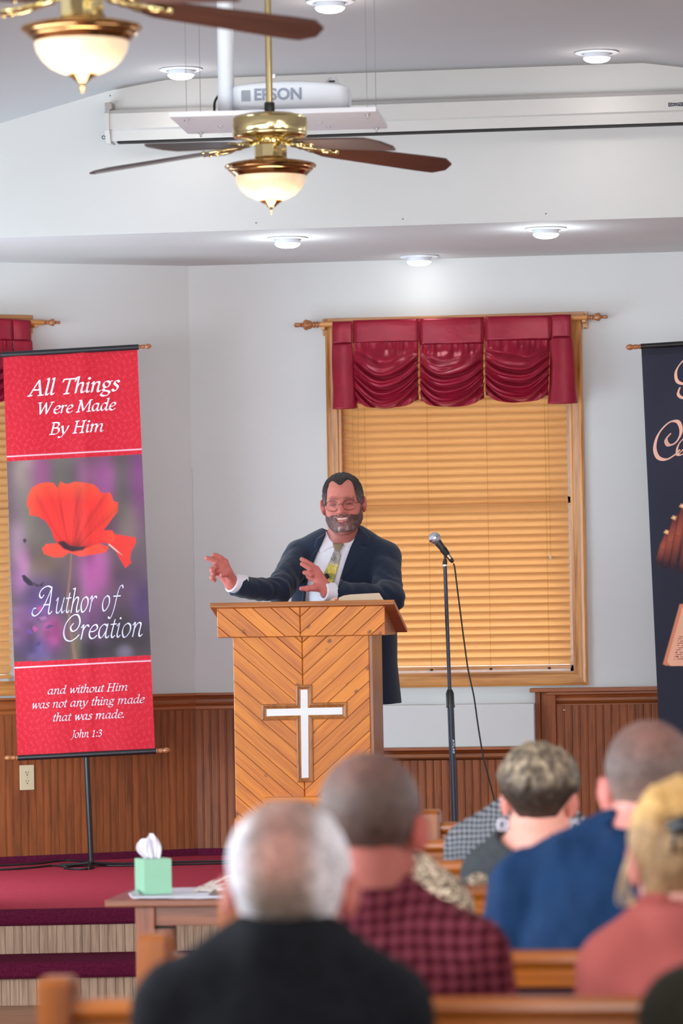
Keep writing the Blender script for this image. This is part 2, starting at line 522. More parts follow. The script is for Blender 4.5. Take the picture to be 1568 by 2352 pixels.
m_carpet2 = plain('purple_red_carpet', '#561831', .95, var=.3, vscale=150, bump=1.0, bscale=450, spec=.05)
m_black = plain('black_metal', '#141419', .4, var=.1)
m_navymetal = plain('dark_powder_coat', '#232738', .38, metal=.3, var=.1)
m_blackrub = plain('black_rubber', '#101014', .6)
m_brass = plain('polished_brass', '#e0cf9b', .16, metal=1.0, var=.05, vscale=8)
m_copper = plain('antique_brass', '#b58a5c', .17, metal=1.0, var=.12, vscale=14)
m_chrome = plain('chrome', '#d8d8dc', .2, metal=1.0)
m_white = plain('white_plastic', '#dfe3ea', .35, var=.01)
m_whitepaint = plain('white_painted_board', '#dadde8', .5, var=.01)
m_case = plain('off_white_metal', '#bfbcb9', .45, var=.01)
m_bulb = emis('lamp_glow', '#fff6e8', 9.0)
m_cream = plain('cream_plastic', '#c9b896', .4, var=.02)
m_slot = plain('dark_slot', '#1b1512', .7)
m_paper = plain('paper', '#e9e4e6', .8, var=.02)
m_cord = plain('blind_cord', '#b98446', .8)
m_vinyl = plain('white_vinyl', '#f0f2f6', .4)
m_acryl = plain('white_acrylic', '#dfe0e6', .3, var=.01)

def slat_material():
    m, nt, b = new_mat('faux_wood_slat')
    mp = coords(nt, (3, 60, 60))
    n = nd(nt, 'ShaderNodeTexNoise'); n.inputs['Scale'].default_value = 1; nt.links.new(mp.outputs[0], n.inputs['Vector'])
    r = ramp(nt, [(.3, lin('#c99a62')), (.7, lin('#d8b07c'))])
    nt.links.new(n.outputs['Fac'], r.inputs[0]); nt.links.new(r.outputs[0], b.inputs['Base Color'])
    b.inputs['Roughness'].default_value = .4
    t = nt.nodes.new('ShaderNodeBsdfTranslucent'); t.inputs[0].default_value = lin4('#f6dcb4')
    ms = nt.nodes.new('ShaderNodeMixShader'); ms.inputs[0].default_value = .6
    nt.links.new(b.outputs[0], ms.inputs[1]); nt.links.new(t.outputs[0], ms.inputs[2])
    nt.links.new(ms.outputs[0], nt.nodes['Material Output'].inputs[0])
    return m
m_slat = slat_material()
def glass_material(name='clear_glass', col=(1, 1, 1, 1), fac=.1):
    m, nt, b = new_mat(name)
    g = nt.nodes.new('ShaderNodeBsdfGlossy'); g.inputs['Roughness'].default_value = .02
    t = nt.nodes.new('ShaderNodeBsdfTransparent'); t.inputs[0].default_value = col
    ms = nt.nodes.new('ShaderNodeMixShader'); ms.inputs[0].default_value = fac
    nt.links.new(t.outputs[0], ms.inputs[1]); nt.links.new(g.outputs[0], ms.inputs[2])
    nt.links.new(ms.outputs[0], nt.nodes['Material Output'].inputs[0])
    return m
m_glass = glass_material()
def bowl_material():
    m, nt, b = new_mat('frosted_alabaster_glass')
    b.inputs['Base Color'].default_value = lin4('#d9c0a0'); b.inputs['Roughness'].default_value = .35
    lw = nt.nodes.new('ShaderNodeTexNoise'); lw.inputs['Scale'].default_value = 9
    mp = coords(nt); nt.links.new(mp.outputs[0], lw.inputs['Vector'])
    r = ramp(nt, [(.38, lin('#ffc890')), (.62, lin('#ffeacb'))])
    nt.links.new(lw.outputs['Fac'], r.inputs[0]); nt.links.new(r.outputs[0], b.inputs['Emission Color'])
    b.inputs['Emission Strength'].default_value = .42
    return m
m_bowl = bowl_material()

# ------------------------------------------------------------------ structure
Z_ST = .335          # stage floor height
CORNER = at(438, 1000, 19.15); CORNER.z = 0
LW_ANG = YAW + math.atan(.45)
def frame_of(rz): return Vector((math.cos(rz), math.sin(rz), 0)), Vector((-math.sin(rz), math.cos(rz), 0))
class Wall:
    def __init__(s, rz):
        s.rz = rz; s.ex, s.ey = frame_of(rz); s.o = CORNER
    def pt(s, px, py, off=0.0):
        """pixel to wall-local x, z; off = distance in front of the wall"""
        p = on_plane(px, py, s.o - s.ey * off, s.ey) - s.o
        return p.dot(s.ex), p.z
WB = Wall(0.0); WL = Wall(LW_ANG)
Z_SOF = at(438, 611, 19.15).z
Z_STW = Z_ST
def xr(wall, px, py, off=0): return wall.pt(px, py, off)[0]
def zr(wall, px, py, off=0): return wall.pt(px, py, off)[1]

# window openings measured on their walls
fo = .022
W1 = dict(x0=xr(WB, 752, 1100, fo), x1=xr(WB, 1343, 1200, fo), z0=zr(WB, 1100, 1577, fo), z1=zr(WB, 1000, 727, fo))
W2 = dict(x1=xr(WL, 74, 900, fo), z0=zr(WL, 20, 1598, fo), z1=zr(WL, 50, 728, fo)); W2['x0'] = W2['x1'] - (W1['x1'] - W1['x0'])
FWD = .066
def wall_obj(name, wall, xa, xb, W, mat):
    t = .16; zt = 3.9
    o0, o1 = W['x0'] + FWD * .7, W['x1'] - FWD * .7; b0, b1 = W['z0'] + FWD * .7, W['z1'] - FWD * .7
    L = []
    def r(x0, x1, z0, z1): L.append((((x0 + x1) / 2, t / 2, (z0 + z1) / 2), (x1 - x0, t, z1 - z0)))
    r(xa, o0, 0, zt); r(o1, xb, 0, zt); r(o0, o1, 0, b0); r(o0, o1, b1, zt)
    o = boxes(name, L, mat)
    o.location = wall.o; o.rotation_euler = (0, 0, wall.rz)
    return tag(o, kind='structure')
wall_back = wall_obj('wall_back', WB, 0.0, 5.3, W1, m_wall)
wall_left_bay = wall_obj('wall_back_left', WL, -4.2, 0.03, W2, m_wall)

def struct(o): return tag(o, kind='structure')
def on_wall(o, wall):
    o.location = wall.o; o.rotation_euler = (0, 0, wall.rz); return o

# ---- wainscot : boards and rails as pieces of each wall
def bead_boards(wall, parent, xa, xb, z0, z1, proud, wb=.0365, mat=None):
    n = max(1, round((xb - xa) / wb)); wb = (xb - xa) / n
    base = None
    for i in range(n):
        x = xa + (i + .5) * wb
        g_ = max(0, proud - .006); q_ = min(proud, .006)
        if base is None:
            bm = bmesh.new(); h = z1 - z0
            # board with a bead along one edge
            pr = [(-wb * .5, 0), (-wb * .5, -g_ - q_ * .4), (-wb * .46, -proud), (wb * .28, -proud), (wb * .305, -g_ - q_ * .55), (wb * .34, -proud), (wb * .40, -proud * 1.01), (wb * .455, -g_ - q_ * .9), (wb * .5, -g_ - q_ * .4), (wb * .5, 0)]
            lo_ = [bm.verts.new((a, b, 0)) for a, b in pr]; hi_ = [bm.verts.new((a, b, h)) for a, b in pr]
            k = len(pr)
            for q in range(k): bm.faces.new((lo_[q], lo_[(q + 1) % k], hi_[(q + 1) % k], hi_[q]))
            bm.faces.new(lo_[::-1]); bm.faces.new(hi_)
            o = bm_obj('bead_board', bm, mat or m_wains, parent); base = o
        else:
            o = base.copy(); COL.objects.link(o); o.parent = parent
        o.location = (x, 0, z0)
def rail(name, parent, xa, xb, zt, h, proud, mat=None):
    """moulded rail profile extruded along x"""
    pr = [(0, 0), (-proud * 1.15, 0), (-proud * 1.15, -h * .13), (-proud * .8, -h * .2), (-proud * .62, -h * .36), (-proud * .62, -h * .52), (-proud * .78, -h * .6), (-proud * .5, -h * .74), (-proud * .5, -h * .9), (-proud * .3, -h), (0, -h)]
    bm = bmesh.new()
    a = [bm.verts.new((xa, y, zt + z)) for y, z in pr]; b = [bm.verts.new((xb, y, zt + z)) for y, z in pr]; k = len(pr)
    for q in range(k): bm.faces.new((a[q], a[(q + 1) % k], b[(q + 1) % k], b[q]))
    bm.faces.new(a[::-1]); bm.faces.new(b)
    return bm_obj(name, bm, mat or m_wainsx, parent)
zL = zr(WB, 500, 1591, .03)
# left bay
bead_boards(WL, wall_left_bay, -1.75, .004, Z_ST, zL - .05, .014)
rail('chair_rail', wall_left_bay, -1.75, 0.008, zL, .083, .036)
# back wall left of the pulpit
xa2 = xr(WB, 700, 1600); bead_boards(WB, wall_back, 0, xa2, Z_ST, zL - .05, .014)
rail('chair_rail', wall_back, 0, xa2, zL, .083, .036)
# low section below the window with its white boxed ledge
xb2 = xr(WB, 1229, 1650, .06); zl2 = zr(WB, 950, 1717, .12)
zl1 = zr(WB, 1000, 1619, .12)
dx = xb2 - xa2
bead_boards(WB, wall_back, xa2, xb2, Z_ST, zl2 - .06, .125)
rail('chair_rail', wall_back, xa2, xb2, zl2, .09, .145)
box('ledge_box', ((xa2 + xb2) / 2, -.06, (zl1 + zl2) / 2), (dx, .12, zl1 - zl2), m_wall, wall_back, .004)
# right section: cap, stile, rail and boards
zR = zr(WB, 1300, 1580, .07)
xr1 = 5.0
box('panel_cap', ((xb2 - .022 + xr1) / 2, -.045, zR - .009), (xr1 - xb2 + .022, .10, .018), m_wainsx, wall_back, .003)
box('panel_side', (xb2 + .012, -.033, (zR + Z_ST) / 2 - .009), (.024, .066, zR - Z_ST - .018), m_wains, wall_back, .002)
xs = xb2 + .024
box('panel_stile', (xs + .036, -.028, (zR - .018 + Z_ST) / 2), (.07, .056, zR - .018 - Z_ST), m_wains, wall_back, .006)
rail('panel_rail', wall_back, xs + .03, xr1, zR - .02, .075, .058)
bead_boards(WB, wall_back, xs + .072, xs + .072 + 1.35, Z_ST, zR - .08, .046)
# drywall seam and ceiling line trim are subtle; carpet upturn at the foot of the wall
for (wl_, pr_, xa, xb, ph) in ((WL, wall_left_bay, -1.75, 0.006, .03), (WB, wall_back, 0, xa2, .03), (WB, wall_back, xa2, xb2, .14)):
    box('carpet_cove', ((xa + xb) / 2, -ph / 2, Z_ST + .016), (xb - xa, ph, .032), m_carpet2, pr_, .004)

# ---- windows
def build_window(idx, wall, W):
    t = thing('window_%d' % idx, None, None, wall.o, wall.rz); tag(t, kind='structure')
    x0, x1, z0, z1 = W['x0'], W['x1'], W['z0'], W['z1']; cx, cz = (x0 + x1) / 2, (z0 + z1) / 2
    pr = [(0, 0), (0, -fo), (.010, -fo - .004), (.022, -fo), (.05, -fo * .8), (.056, -fo * .55), (FWD, -fo * .5), (FWD, 0)]
    # mitred moulded casing, four pieces
    def piece(A, B, inn, mat):
        bm = bmesh.new(); A = Vector(A); B = Vector(B); inn = Vector(inn); d = (B - A).normalized()
        ra = [bm.verts.new(A + inn * u + d * u + Vector((0, v, 0))) for u, v in pr]
        rb = [bm.verts.new(B + inn * u - d * u + Vector((0, v, 0))) for u, v in pr]; k = len(pr)
        for q in range(k): bm.faces.new((ra[q], ra[(q + 1) % k], rb[(q + 1) % k], rb[q]))
        bm.faces.new(ra[::-1]); bm.faces.new(rb)
        return bm_obj('window_casing', bm, mat, t)
    piece((x0, 0, z0), (x1, 0, z0), (0, 0, 1), m_oakx); piece((x1, 0, z0), (x1, 0, z1), (-1, 0, 0), m_oak)
    piece((x1, 0, z1), (x0, 0, z1), (0, 0, -1), m_oakx); piece((x0, 0, z1), (x0, 0, z0), (1, 0, 0), m_oak)
    i0, i1, j0, j1 = x0 + FWD * .7, x1 - FWD * .7, z0 + FWD * .7, z1 - FWD * .7
    jw = .14
    for nm, c, s, mt in (('window_jamb', (i0 - .006 + .012, jw / 2, cz), (.012, jw, j1 - j0), m_oak), ('window_jamb', (i1 - .006, jw / 2, cz), (.012, jw, j1 - j0), m_vinyl),  # right jamb made white so the daylit gap beside the blind looks bright
                     ('window_jamb', (cx, jw / 2, j0 + .006), (i1 - i0, jw, .012), m_oakx), ('window_jamb', (cx, jw / 2, j1 - .006), (i1 - i0, jw, .012), m_oakx)):
        box(nm, c, s, mt, t, .001)
    for nm, c, s in (('window_sash', (i0 + .03, .125, cz), (.035, .03, j1 - j0)), ('window_sash', (i1 - .03, .125, cz), (.035, .03, j1 - j0)),
                     ('window_sash', (cx, .125, j0 + .03), (i1 - i0, .03, .035)), ('window_sash', (cx, .125, j1 - .03), (i1 - i0, .03, .035)), ('window_sash', (cx, .125, cz), (i1 - i0, .03, .035))):
        box(nm, c, s, m_vinyl, t, .003)
    box('window_pane', (cx, .128, cz), (i1 - i0 - .05, .004, j1 - j0 - .05), m_glass, t, 0)
    return i0 + .012, i1 - .012, j0 + .012, j1 - .012
I1 = build_window(1, WB, W1)
I2 = build_window(2, WL, W2)

def build_blind(wall, I, label, gl, gr, npitch):
    i0, i1, j0, j1 = I
    t = thing('window_blind', label, 'blind', wall.o, wall.rz, 'wooden blinds in the stage windows')
    a, b = i0 + gl, i1 - gr; cx = (a + b) / 2; L = b - a
    yb = .035
    box('headrail', (cx, yb, j1 - .025), (L, .05, .045), m_oakx, t, .003)
    z_top = j1 - .06; z_bot = j0 + .058
    n = npitch; pitch = (z_top - z_bot) / (n - 1)
    # one curved slat, room edge low, mesh shared
    bm = bmesh.new(); wv = .060; th = .003; k = 6; ang = math.radians(40)
    up = []; dn = []
    for q in range(k + 1):
        u = q / k - .5; crown = .0035 * (1 - 4 * u * u)
        for lst, o_ in ((up, crown + th / 2), (dn, crown - th / 2)):
            y = -u * wv * math.cos(ang) - o_ * math.sin(ang); z = u * wv * math.sin(ang) - o_ * math.cos(ang)
            lst.append((bm.verts.new((-L / 2, y, z)), bm.verts.new((L / 2, y, z))))
    ring = up + dn[::-1]; m_ = len(ring)
    for q in range(m_):
        p_, r_ = ring[q], ring[(q + 1) % m_]; bm.faces.new((p_[0], r_[0], r_[1], p_[1]))
    bm.faces.new([p_[0] for p_ in ring]); bm.faces.new([p_[1] for p_ in ring][::-1])
    base = bm_obj('slat', bm, m_slat, t); base.location = (cx, yb, z_top)
    rnd = random.Random(4)
    for i in range(1, n):
        o = base.copy(); COL.objects.link(o); o.parent = t
        o.location = (cx, yb + rnd.uniform(-.0006, .0006), z_top - i * pitch + rnd.uniform(-.0008, .0008)); o.rotation_euler = (rnd.uniform(-.02, .02), 0, 0)
    box('bottom_rail', (cx, yb, j0 + .028), (L, .045, .016), m_oakx, t, .003)
    for fx in (.10, .38, .645, .905):
        x = a + L * fx
        tube('ladder_cord', [(x, yb - .026, z_top + .02), (x, yb - .024, j0 + .03)], .0009, m_cord, t, 5)
        box('cord_clip', (x, yb - .018, j0 + .022), (.014, .012, .01), m_slot, t, .001)
    return t, (a, b, z_top, j0, yb)
bl1, B1 = build_blind(WB, I1, 'closed wooden slat blind in the window behind the man at the pulpit', .012, .023, 43)
bl2, B2 = build_blind(WL, I2, 'closed wooden slat blind at left edge, half behind the red banner', .010, I2[1] - xr(WL, 20, 1250, -.03), 43)
# pull cords with tassels
for (px0, py0) in ((1264, 1272),):
    x, z = WB.pt(px0, py0, 0)
    tube('pull_cord', [(x, .006, B1[2]), (x, .004, z)], .0009, m_cord, bl1, 5)
    lathe('cord_tassel', [(.001, .0), (.004, -.003), (.0045, -.01), (.008, -.022), (.006, -.026), (.001, -.026)], m_cream, bl1, 12, origin=(x, .002, z))
for px_, py_ in ((814, 1250), (826, 1220)):
    x, z = WB.pt(px_, py_, 0)
    tube('pull_cord', [(x, .006, B1[2]), (x, .004, z)], .0009, m_cord, bl1, 5)
    lathe('cord_tassel', [(.001, .0), (.004, -.003), (.0045, -.01), (.008, -.022), (.006, -.026), (.001, -.026)], m_cream, bl1, 12, origin=(x, .002, z))

# ---- floor, stage, steps
A = on_z(0, 2091, Z_ST); B = on_z(305, 2085, Z_ST)
ed = (B - A); ed.z = 0; ed.normalize(); en = Vector((-ed.y, ed.x, 0))   # away from the camera
SA = math.atan2(ed.y, ed.x)
def stage_poly(shift, back):
    p0 = A + en * shift - ed * 3.2; p1 = A + en * shift + ed * 5.8
    return p0, p1
floor_o = box('floor', (-1.1, 8.5, -.03), (11.9, 25, .06), m_floor, None, 0)
struct(floor_o)
# floor laminate plank lines
pl = None
stage = bpy.data.objects.new('stage', None)
bm = bmesh.new()
def slab(bm, p0, p1, dpt, z0, z1, nose=0):
    q = [p0, p1, p1 + en * dpt, p0 + en * dpt]
    lo_ = [bm.verts.new((p.x, p.y, z0)) for p in q]; hi_ = [bm.verts.new((p.x, p.y, z1)) for p in q]
    bm.faces.new(hi_); bm.faces.new(lo_[::-1])
    for k in range(4): bm.faces.new((lo_[k], lo_[(k + 1) % 4], hi_[(k + 1) % 4], hi_[k]))
p0, p1 = stage_poly(.02, 0)
slab(bm, p0, p1, 5.6, 0, Z_ST - .004)
m_darkw = plain('joint_brown', '#5a4334', .8)
stage = struct(bm_obj('stage', bm, m_darkw))
m_carp_top = m_carpet
def tread(name, z, p0, p1, dpt, mt, ml):
    bm = bmesh.new(); slab(bm, p0, p1, dpt, z - .006, z)
    bm_obj(name, bm, mt, stage)
    # rounded carpet nosing
    bm = bmesh.new(); h = .062
    pr = [(0, 0), (-.012, -.003), (-.022, -.014), (-.026, -.03), (-.026, -h + .01), (-.02, -h), (.02, -h), (.02, 0)]
    a = [bm.verts.new((p0 + en * u).to_tuple()[:2] + (z + v + .001,)) for u, v in pr]; b = [bm.verts.new((p1 + en * u).to_tuple()[:2] + (z + v + .001,)) for u, v in pr]; k = len(pr)
    for q in range(k): bm.faces.new((a[q], a[(q + 1) % k], b[(q + 1) % k], b[q]))
    bm.faces.new(a[::-1]); bm.faces.new(b)
    bm_obj(name + '_nosing', bm, ml, stage)
tread('stage_carpet', Z_ST, *stage_poly(.02, 0), 5.6, m_carpet, m_carpet2)
Z_S1 = .165
p0, p1 = stage_poly(-.36, 0)
bm = bmesh.new(); slab(bm, p0 + en * .02, p1 + en * .02, .36, 0, Z_S1 - .004); bm_obj('step_core', bm, m_darkw, stage)
tread('step_carpet', Z_S1, *stage_poly(-.36, 0), .39, m_carpet2, m_carpet2)
def risers(shift, z0, z1):
    s0 = (on_z(-420, 2200, z0) - A).dot(ed); s1 = s0 + 4.7; wb = .033
    n = int((s1 - s0) / wb); base = None
    for i in range(n):
        s = s0 + (i + .5) * wb
        if base is None:
            bm = bmesh.new(); add_box(bm, (0, 0, (z1 - z0) / 2), (wb * .975, .012, z1 - z0), .0018); base = bm_obj('riser_board', bm, m_riser, stage); o = base
        else:
            o = base.copy(); COL.objects.link(o); o.parent = stage
        p = A + ed * s + en * shift
        o.location = (p.x, p.y, z0); o.rotation_euler = (0, 0, SA)
risers(.012, Z_S1, Z_ST - .06)
risers(-.348, 0.0, Z_S1 - .06)

# ---- gable face over the stage, soffit, ceiling
PF = on_z(560, 529, Z_SOF); YF = PF.y
XFL = on_plane(330, 184, Vector((0, YF, 0)), Vector((0, 1, 0))); XFR = on_plane(1530, 144, Vector((0, YF, 0)), Vector((0, 1, 0)))
Z_CE = (XFL.z + XFR.z) / 2
soff = box('ceiling_soffit', (-.9, (YF + .002 + 21.6) / 2, Z_SOF + .02), (12.2, 21.6 - YF - .002, .04), m_wall, None, 0); struct(soff)
gab = box('wall_gable', (-.9, YF + .06, (Z_SOF + .0005 + 4.2) / 2), (12.2, .12, 4.2 - Z_SOF - .0005), m_wall, None, 0); struct(gab)
cl = bmesh.new()
sl = math.tan(math.radians(14.4))
xs_ = [(-7.0, Z_CE - (XFL.x + 7.0) * sl), (XFL.x - .16, Z_CE - .16 * sl), (XFL.x - .05, Z_CE - .022), (XFL.x + .1, Z_CE), (XFR.x - .1, Z_CE), (XFR.x + .05, Z_CE - .022), (XFR.x + .16, Z_CE - .16 * sl), (4.8, Z_CE - (4.8 - XFR.x) * sl)]
r0 = [cl.verts.new((x, -3.2, z)) for x, z in xs_]; r1 = [cl.verts.new((x, YF, z)) for x, z in xs_]
t0 = [cl.verts.new((x, -3.2, z + .05)) for x, z in xs_]; t1 = [cl.verts.new((x, YF, z + .05)) for x, z in xs_]
for k in range(len(xs_) - 1):
    cl.faces.new((r0[k], r0[k + 1], r1[k + 1], r1[k])); cl.faces.new((t0[k], t1[k], t1[k + 1], t0[k + 1]))
ceil_o = struct(bm_obj('ceiling', cl, m_ceil, None, True))
for nm, x in (('wall_left', -7.0), ('wall_right', 4.75)):
    struct(box(nm, (x, 9.2, 1.95), (.1, 25, 3.9), m_wall, None, 0))
struct(box('wall_rear', (-1.1, -3.2, 2.0), (11.9, .1, 4.0), m_wall, None, 0))
# plaster seam line in the corner
box('trim_1', (0, 0, 0), (.001, .001, .001), m_wall, None, 0).name = 'trim_1'
bpy.data.objects.remove(bpy.data.objects['trim_1'])
# nail holes in the gable face
for px, py in ((588, 512), (925, 503), (1253, 491), (254, 236), (253, 220)):
    p = on_plane(px, py, Vector((0, YF, 0)), Vector((0, 1, 0)))
    o = lathe('nail_hole', [(.0015, 0), (.0028, -.002), (.001, -.003)], m_slot, gab, 8, axis=(0, 1, 0), origin=(p.x, p.y - .001, p.z))
# hairline crack on the corner
zc = [CORNER + Vector((.0, -.001, z)) for z in (1.2, 1.4, 1.6, 1.85, 2.05)]
ck = tube('wall_crack', [Vector((.004 + .002 * math.sin(9 * i), -.0005, 1.27 + .08 * i)) for i in range(12)], .0006, plain('crack_shadow', '#9a9692', .9), wall_back, 4)

# ------------------------------------------------------------------ recessed lamps
def lamp_mesh():
    t = thing('recessed_lamp', None, None)
    lathe('trim_ring', [(.088, -.001), (.090, -.005), (.082, -.009), (.058, -.008), (.055, -.001)], m_white, t, 40)
    lathe('lamp_body', [(.050, .02), (.053, -.006), (.055, -.018), (.056, -.026)], m_white, t, 32)
    lathe('lamp_lens', [(.056, -.026), (.054, -.031), (.045, -.039), (.028, -.044), (.0, -.046)], m_bulb, t, 32)
    return t
lamps = [(660, 546, 's', 'round ceiling lamp under the soffit, left of the three there', 9),
         (962, 588, 's', 'round ceiling lamp set lowest, above the middle of the window valance', 9),
         (1253, 524, 's', 'round ceiling lamp under the soffit, right of the three there', 9),
         (415, 158, 'c', 'round ceiling lamp left of the white projector pipe', 5),
         (757, 2, 'c', 'round ceiling lamp at the top edge above the projector', 5),
         (1370, 119, 'c', 'round ceiling lamp at upper right above the screen case', 5)]
for i, (px, py, k, lab, en_) in enumerate(lamps):
    z = Z_SOF if k == 's' else Z_CE
    p = on_z(px, py, z)
    t = lamp_mesh(); t.location = p; tag(t, lab, 'ceiling lamp', 'recessed ceiling lamps')
    l = bpy.data.lights.new('lamp_light', 'SPOT'); l.energy = en_ * (.1 if i == 1 else 1.3); l.spot_size = math.radians(150); l.spot_blend = .9; l.shadow_soft_size = .05; l.color = (.96, .97, 1.0) if k == 's' else (1, .95, .92)
    lo = bpy.data.objects.new('lamp_light', l); COL.objects.link(lo); lo.parent = t; lo.location = (0, 0, -.055)
    l2 = bpy.data.lights.new('lamp_glow', 'POINT'); l2.energy = (.5 if i == 1 else 3.2) if k == 's' else 1.0; l2.shadow_soft_size = .03; l2.color = (.85, .95, 1.0) if k == 's' else (1, .94, .9)
    lo2 = bpy.data.objects.new('lamp_glow', l2); COL.objects.link(lo2); lo2.parent = t; lo2.location = (0, 0, -.11)

# ------------------------------------------------------------------ projection screen case on the gable
Yn = Vector((0, 1, 0)); yc = YF - .11
def gp(px, py, y=None): return on_plane(px, py, Vector((0, yc if y is None else y, 0)), Yn)
pa = gp(240, 250); pb = gp(240, 325); zt_ = pa.z - .004; zb_ = pb.z
x0_ = pa.x; x1_ = gp(1568, 240).x + .35
sc_t = thing('projection_screen', 'long white roll-up screen case on the wall above the fans', 'screen case', (x0_, YF, 0))
Lc = x1_ - x0_
pr = [(-.004, zt_ + .0), (-.085, zt_), (-.11, zt_ - .018), (-.11, zb_ + .052), (-.098, zb_ + .045), (-.082, zb_ + .004), (-.004, zb_)]
bm = bmesh.new()
a = [bm.verts.new((.02, y, z)) for y, z in pr]; b = [bm.verts.new((Lc, y, z)) for y, z in pr]; k = len(pr)
for q in range(k): bm.faces.new((a[q], a[(q + 1) % k], b[(q + 1) % k], b[q]))
bm.faces.new(a[::-1]); bm.faces.new(b)
bm_obj('case', bm, m_case, sc_t)
bm = bmesh.new(); poly_prism(bm, [(y, z) for y, z in [(-.002, zt_ + .006), (-.09, zt_ + .006), (-.118, zt_ - .016), (-.118, zb_ + .045), (-.088, zb_ - .006), (-.002, zb_ - .006)]], (0, 0, 0), (0, 1, 0), (0, 0, 1), (.02, 0, 0))
bm_obj('end_cap', bm, m_case, sc_t)
box('screen_slot', (Lc / 2 + .02, -.05, zb_ - .001), (Lc - .05, .05, .006), m_slot, sc_t, 0)
box('mounting_bracket', (.012, -.05, zt_ + .018), (.03, .08, .03), plain('grey_metal', '#9c948e', .5, .4), sc_t, .002)
tube('pull_ring', [(-.01 + .007 * math.cos(q), -.09, zb_ + .02 + .007 * math.sin(q)) for q in [i * PI / 6 for i in range(12)]], .0018, m_black, sc_t, 6)
lp = gp(1551, 240)
pz = lp.z
bm = bmesh.new(); poly_prism(bm, [(-.03, -.0085), (0, -.006), (.03, -.0085), (.03, .0085), (0, .006), (-.03, .0085)], (lp.x - x0_, -.1105, pz), (1, 0, 0), (0, 0, 1), (0, -.002, 0))
plate = bm_obj('name_plate', bm, m_black, sc_t); plate['label'] = 'small black name plate with light lettering'
text_mesh('lettering', 'DA-LITE', .012, plain('grey_lettering', '#b6b4c6', .5), plate, (lp.x - x0_, -.1128, pz), (1, 0, 0), (0, 0, 1), fit=(.05, .0085))

# ------------------------------------------------------------------ projector shelf and projector
Dn, Df = 14.1, 14.62
zsh = at(500, 256, Dn).z
C00 = at(388, 268, Dn); wsh = (at(865, 262, Dn) - C00).length
C00 = Vector((C00.x, C00.y, 0))
sh = thing('projector_shelf', 'white board shelf hung on thin wires below the ceiling', 'shelf', (C00.x, C00.y, zsh - .008), math.radians(3))
box('board', (wsh / 2, .26, 0), (wsh, .52, .017), m_whitepaint, sh, .002)
for (x, y) in ((.055, .05), (.055, .46), (wsh - .035, .05), (wsh - .035, .46)):
    tube('wire', [(x, y, -.012), (x, y, Z_CE - zsh + .008)], .0014, m_chrome, sh, 6)
    lathe('eye_bolt', [(.001, -.028), (.004, -.026), (.004, -.018), (.010, -.0165), (.010, -.012), (.002, -.010)], m_chrome, sh, 10, origin=(x, y, 0))
for (x, y) in ((wsh * .70, .25), (wsh * .72, .40), (wsh * .2, .3)):
    lathe('eye_bolt', [(.001, -.020), (.003, -.018), (.003, -.013), (.009, -.012), (.009, -.0085), (.002, -.0085)], m_chrome, sh, 10, origin=(x, y, 0))
pq = at(520, 250, 14.3)
pipe = thing('ceiling_pipe', 'thick white pipe dropping from the ceiling beside the projector', 'pipe', (pq.x, pq.y, zsh + .0008))
lathe('pipe', [(.0, 0), (.0285, 0), (.0285, Z_CE - zsh - .003), (0, Z_CE - zsh - .003)], m_white, pipe, 32)
lathe('pipe_flange', [(.0286, 0), (.0300, 0), (.0300, .10), (.0286, .10)], m_white, pipe, 32)
pc = at(672, 250, 14.35)
pj = thing('projector', 'white projector with grey brand lettering on the hanging shelf', 'projector', (pc.x, pc.y, zsh + .001), math.radians(4))
bw = (at(805, 210, 14.25) - at(540, 210, 14.25)).length
bh = .118; bd = .27
def proj_sdf(p):
    q = np.abs(p - A3((0, 0, .012 + bh / 2))) - A3((bw / 2 - .035, bd / 2 - .04, bh / 2 - .030))
    d = np.linalg.norm(np.maximum(q, 0), axis=1) + np.minimum(q.max(1), 0) - .034
    # top crowned, rounded right shoulder
    d = smax(d, sph(p, (-.02, 0, -1.02), 1.145), .01)
    d = smin(d, sph(p, (bw * .36, -.04, .118), .02), .02)
    return np.maximum(d, .012 - p[:, 2])
sdf_mesh('housing', proj_sdf, (-bw / 2 - .03, -bd / 2 - .03, -.01), (bw / 2 + .03, bd / 2 + .03, .17), .006, m_white, pj)
box('base_plate', (.02, 0, .008), (bw * .82, bd * .8, .008), m_black, pj, .002)
for sx in (-1, 1):
    for sy in (-1, 1): lathe('foot', [(.0, 0), (.009, 0), (.009, .006), (0, .006)], m_blackrub, pj, 12, origin=(sx * bw * .35, sy * bd * .32, 0))
text_mesh('brand_lettering', 'EPSON', .04, plain('grey_print', '#8a93a6', .5), pj, (-bw * .10, -bd / 2 - .0005 + .006 - .002, .012 + bh * .50), (1, 0, 0), (0, 0, 1), bold=.0012, fit=(.165, .043))
bm = bmesh.new()
for i in range(11):
    for j in range(6): add_box(bm, (-bw * .5 + .035 + j * .0055, -bd / 2 + .0045, .05 + i * .0035), (.004, .003, .0018))
o = bm_obj('vent_slots', bm, plain('vent_grey', '#6f7888', .6), pj); o['kind'] = 'stuff'
bm = bmesh.new(); 
box('lens_ring', (-.06, -bd / 2 + .03, bh + .018), (.022, .03, .016), m_white, pj, .004)
box('indicator_window', (bw * .36, -bd / 2 + .058, bh - .0005), (.022, .010, .006), m_black, pj, .002)
bm = bmesh.new()
for i in range(8): add_box(bm, (bw / 2 - .002, -.05, .03 + i * .009), (.004, .10, .004))
o = bm_obj('side_vent', bm, m_whitepaint, pj); o['kind'] = 'stuff'
def wp(px, py, D): return at(px, py, D)
cb = tube('projector_cable', [wp(492, 254, 14.5), wp(494, 232, 14.45), wp(508, 214, 14.42), wp(530, 212, 14.42), wp(548, 226, 14.42), wp(575, 246, 14.36), wp(620, 249, 14.2)], .0045, m_blackrub, None, 8, 6)
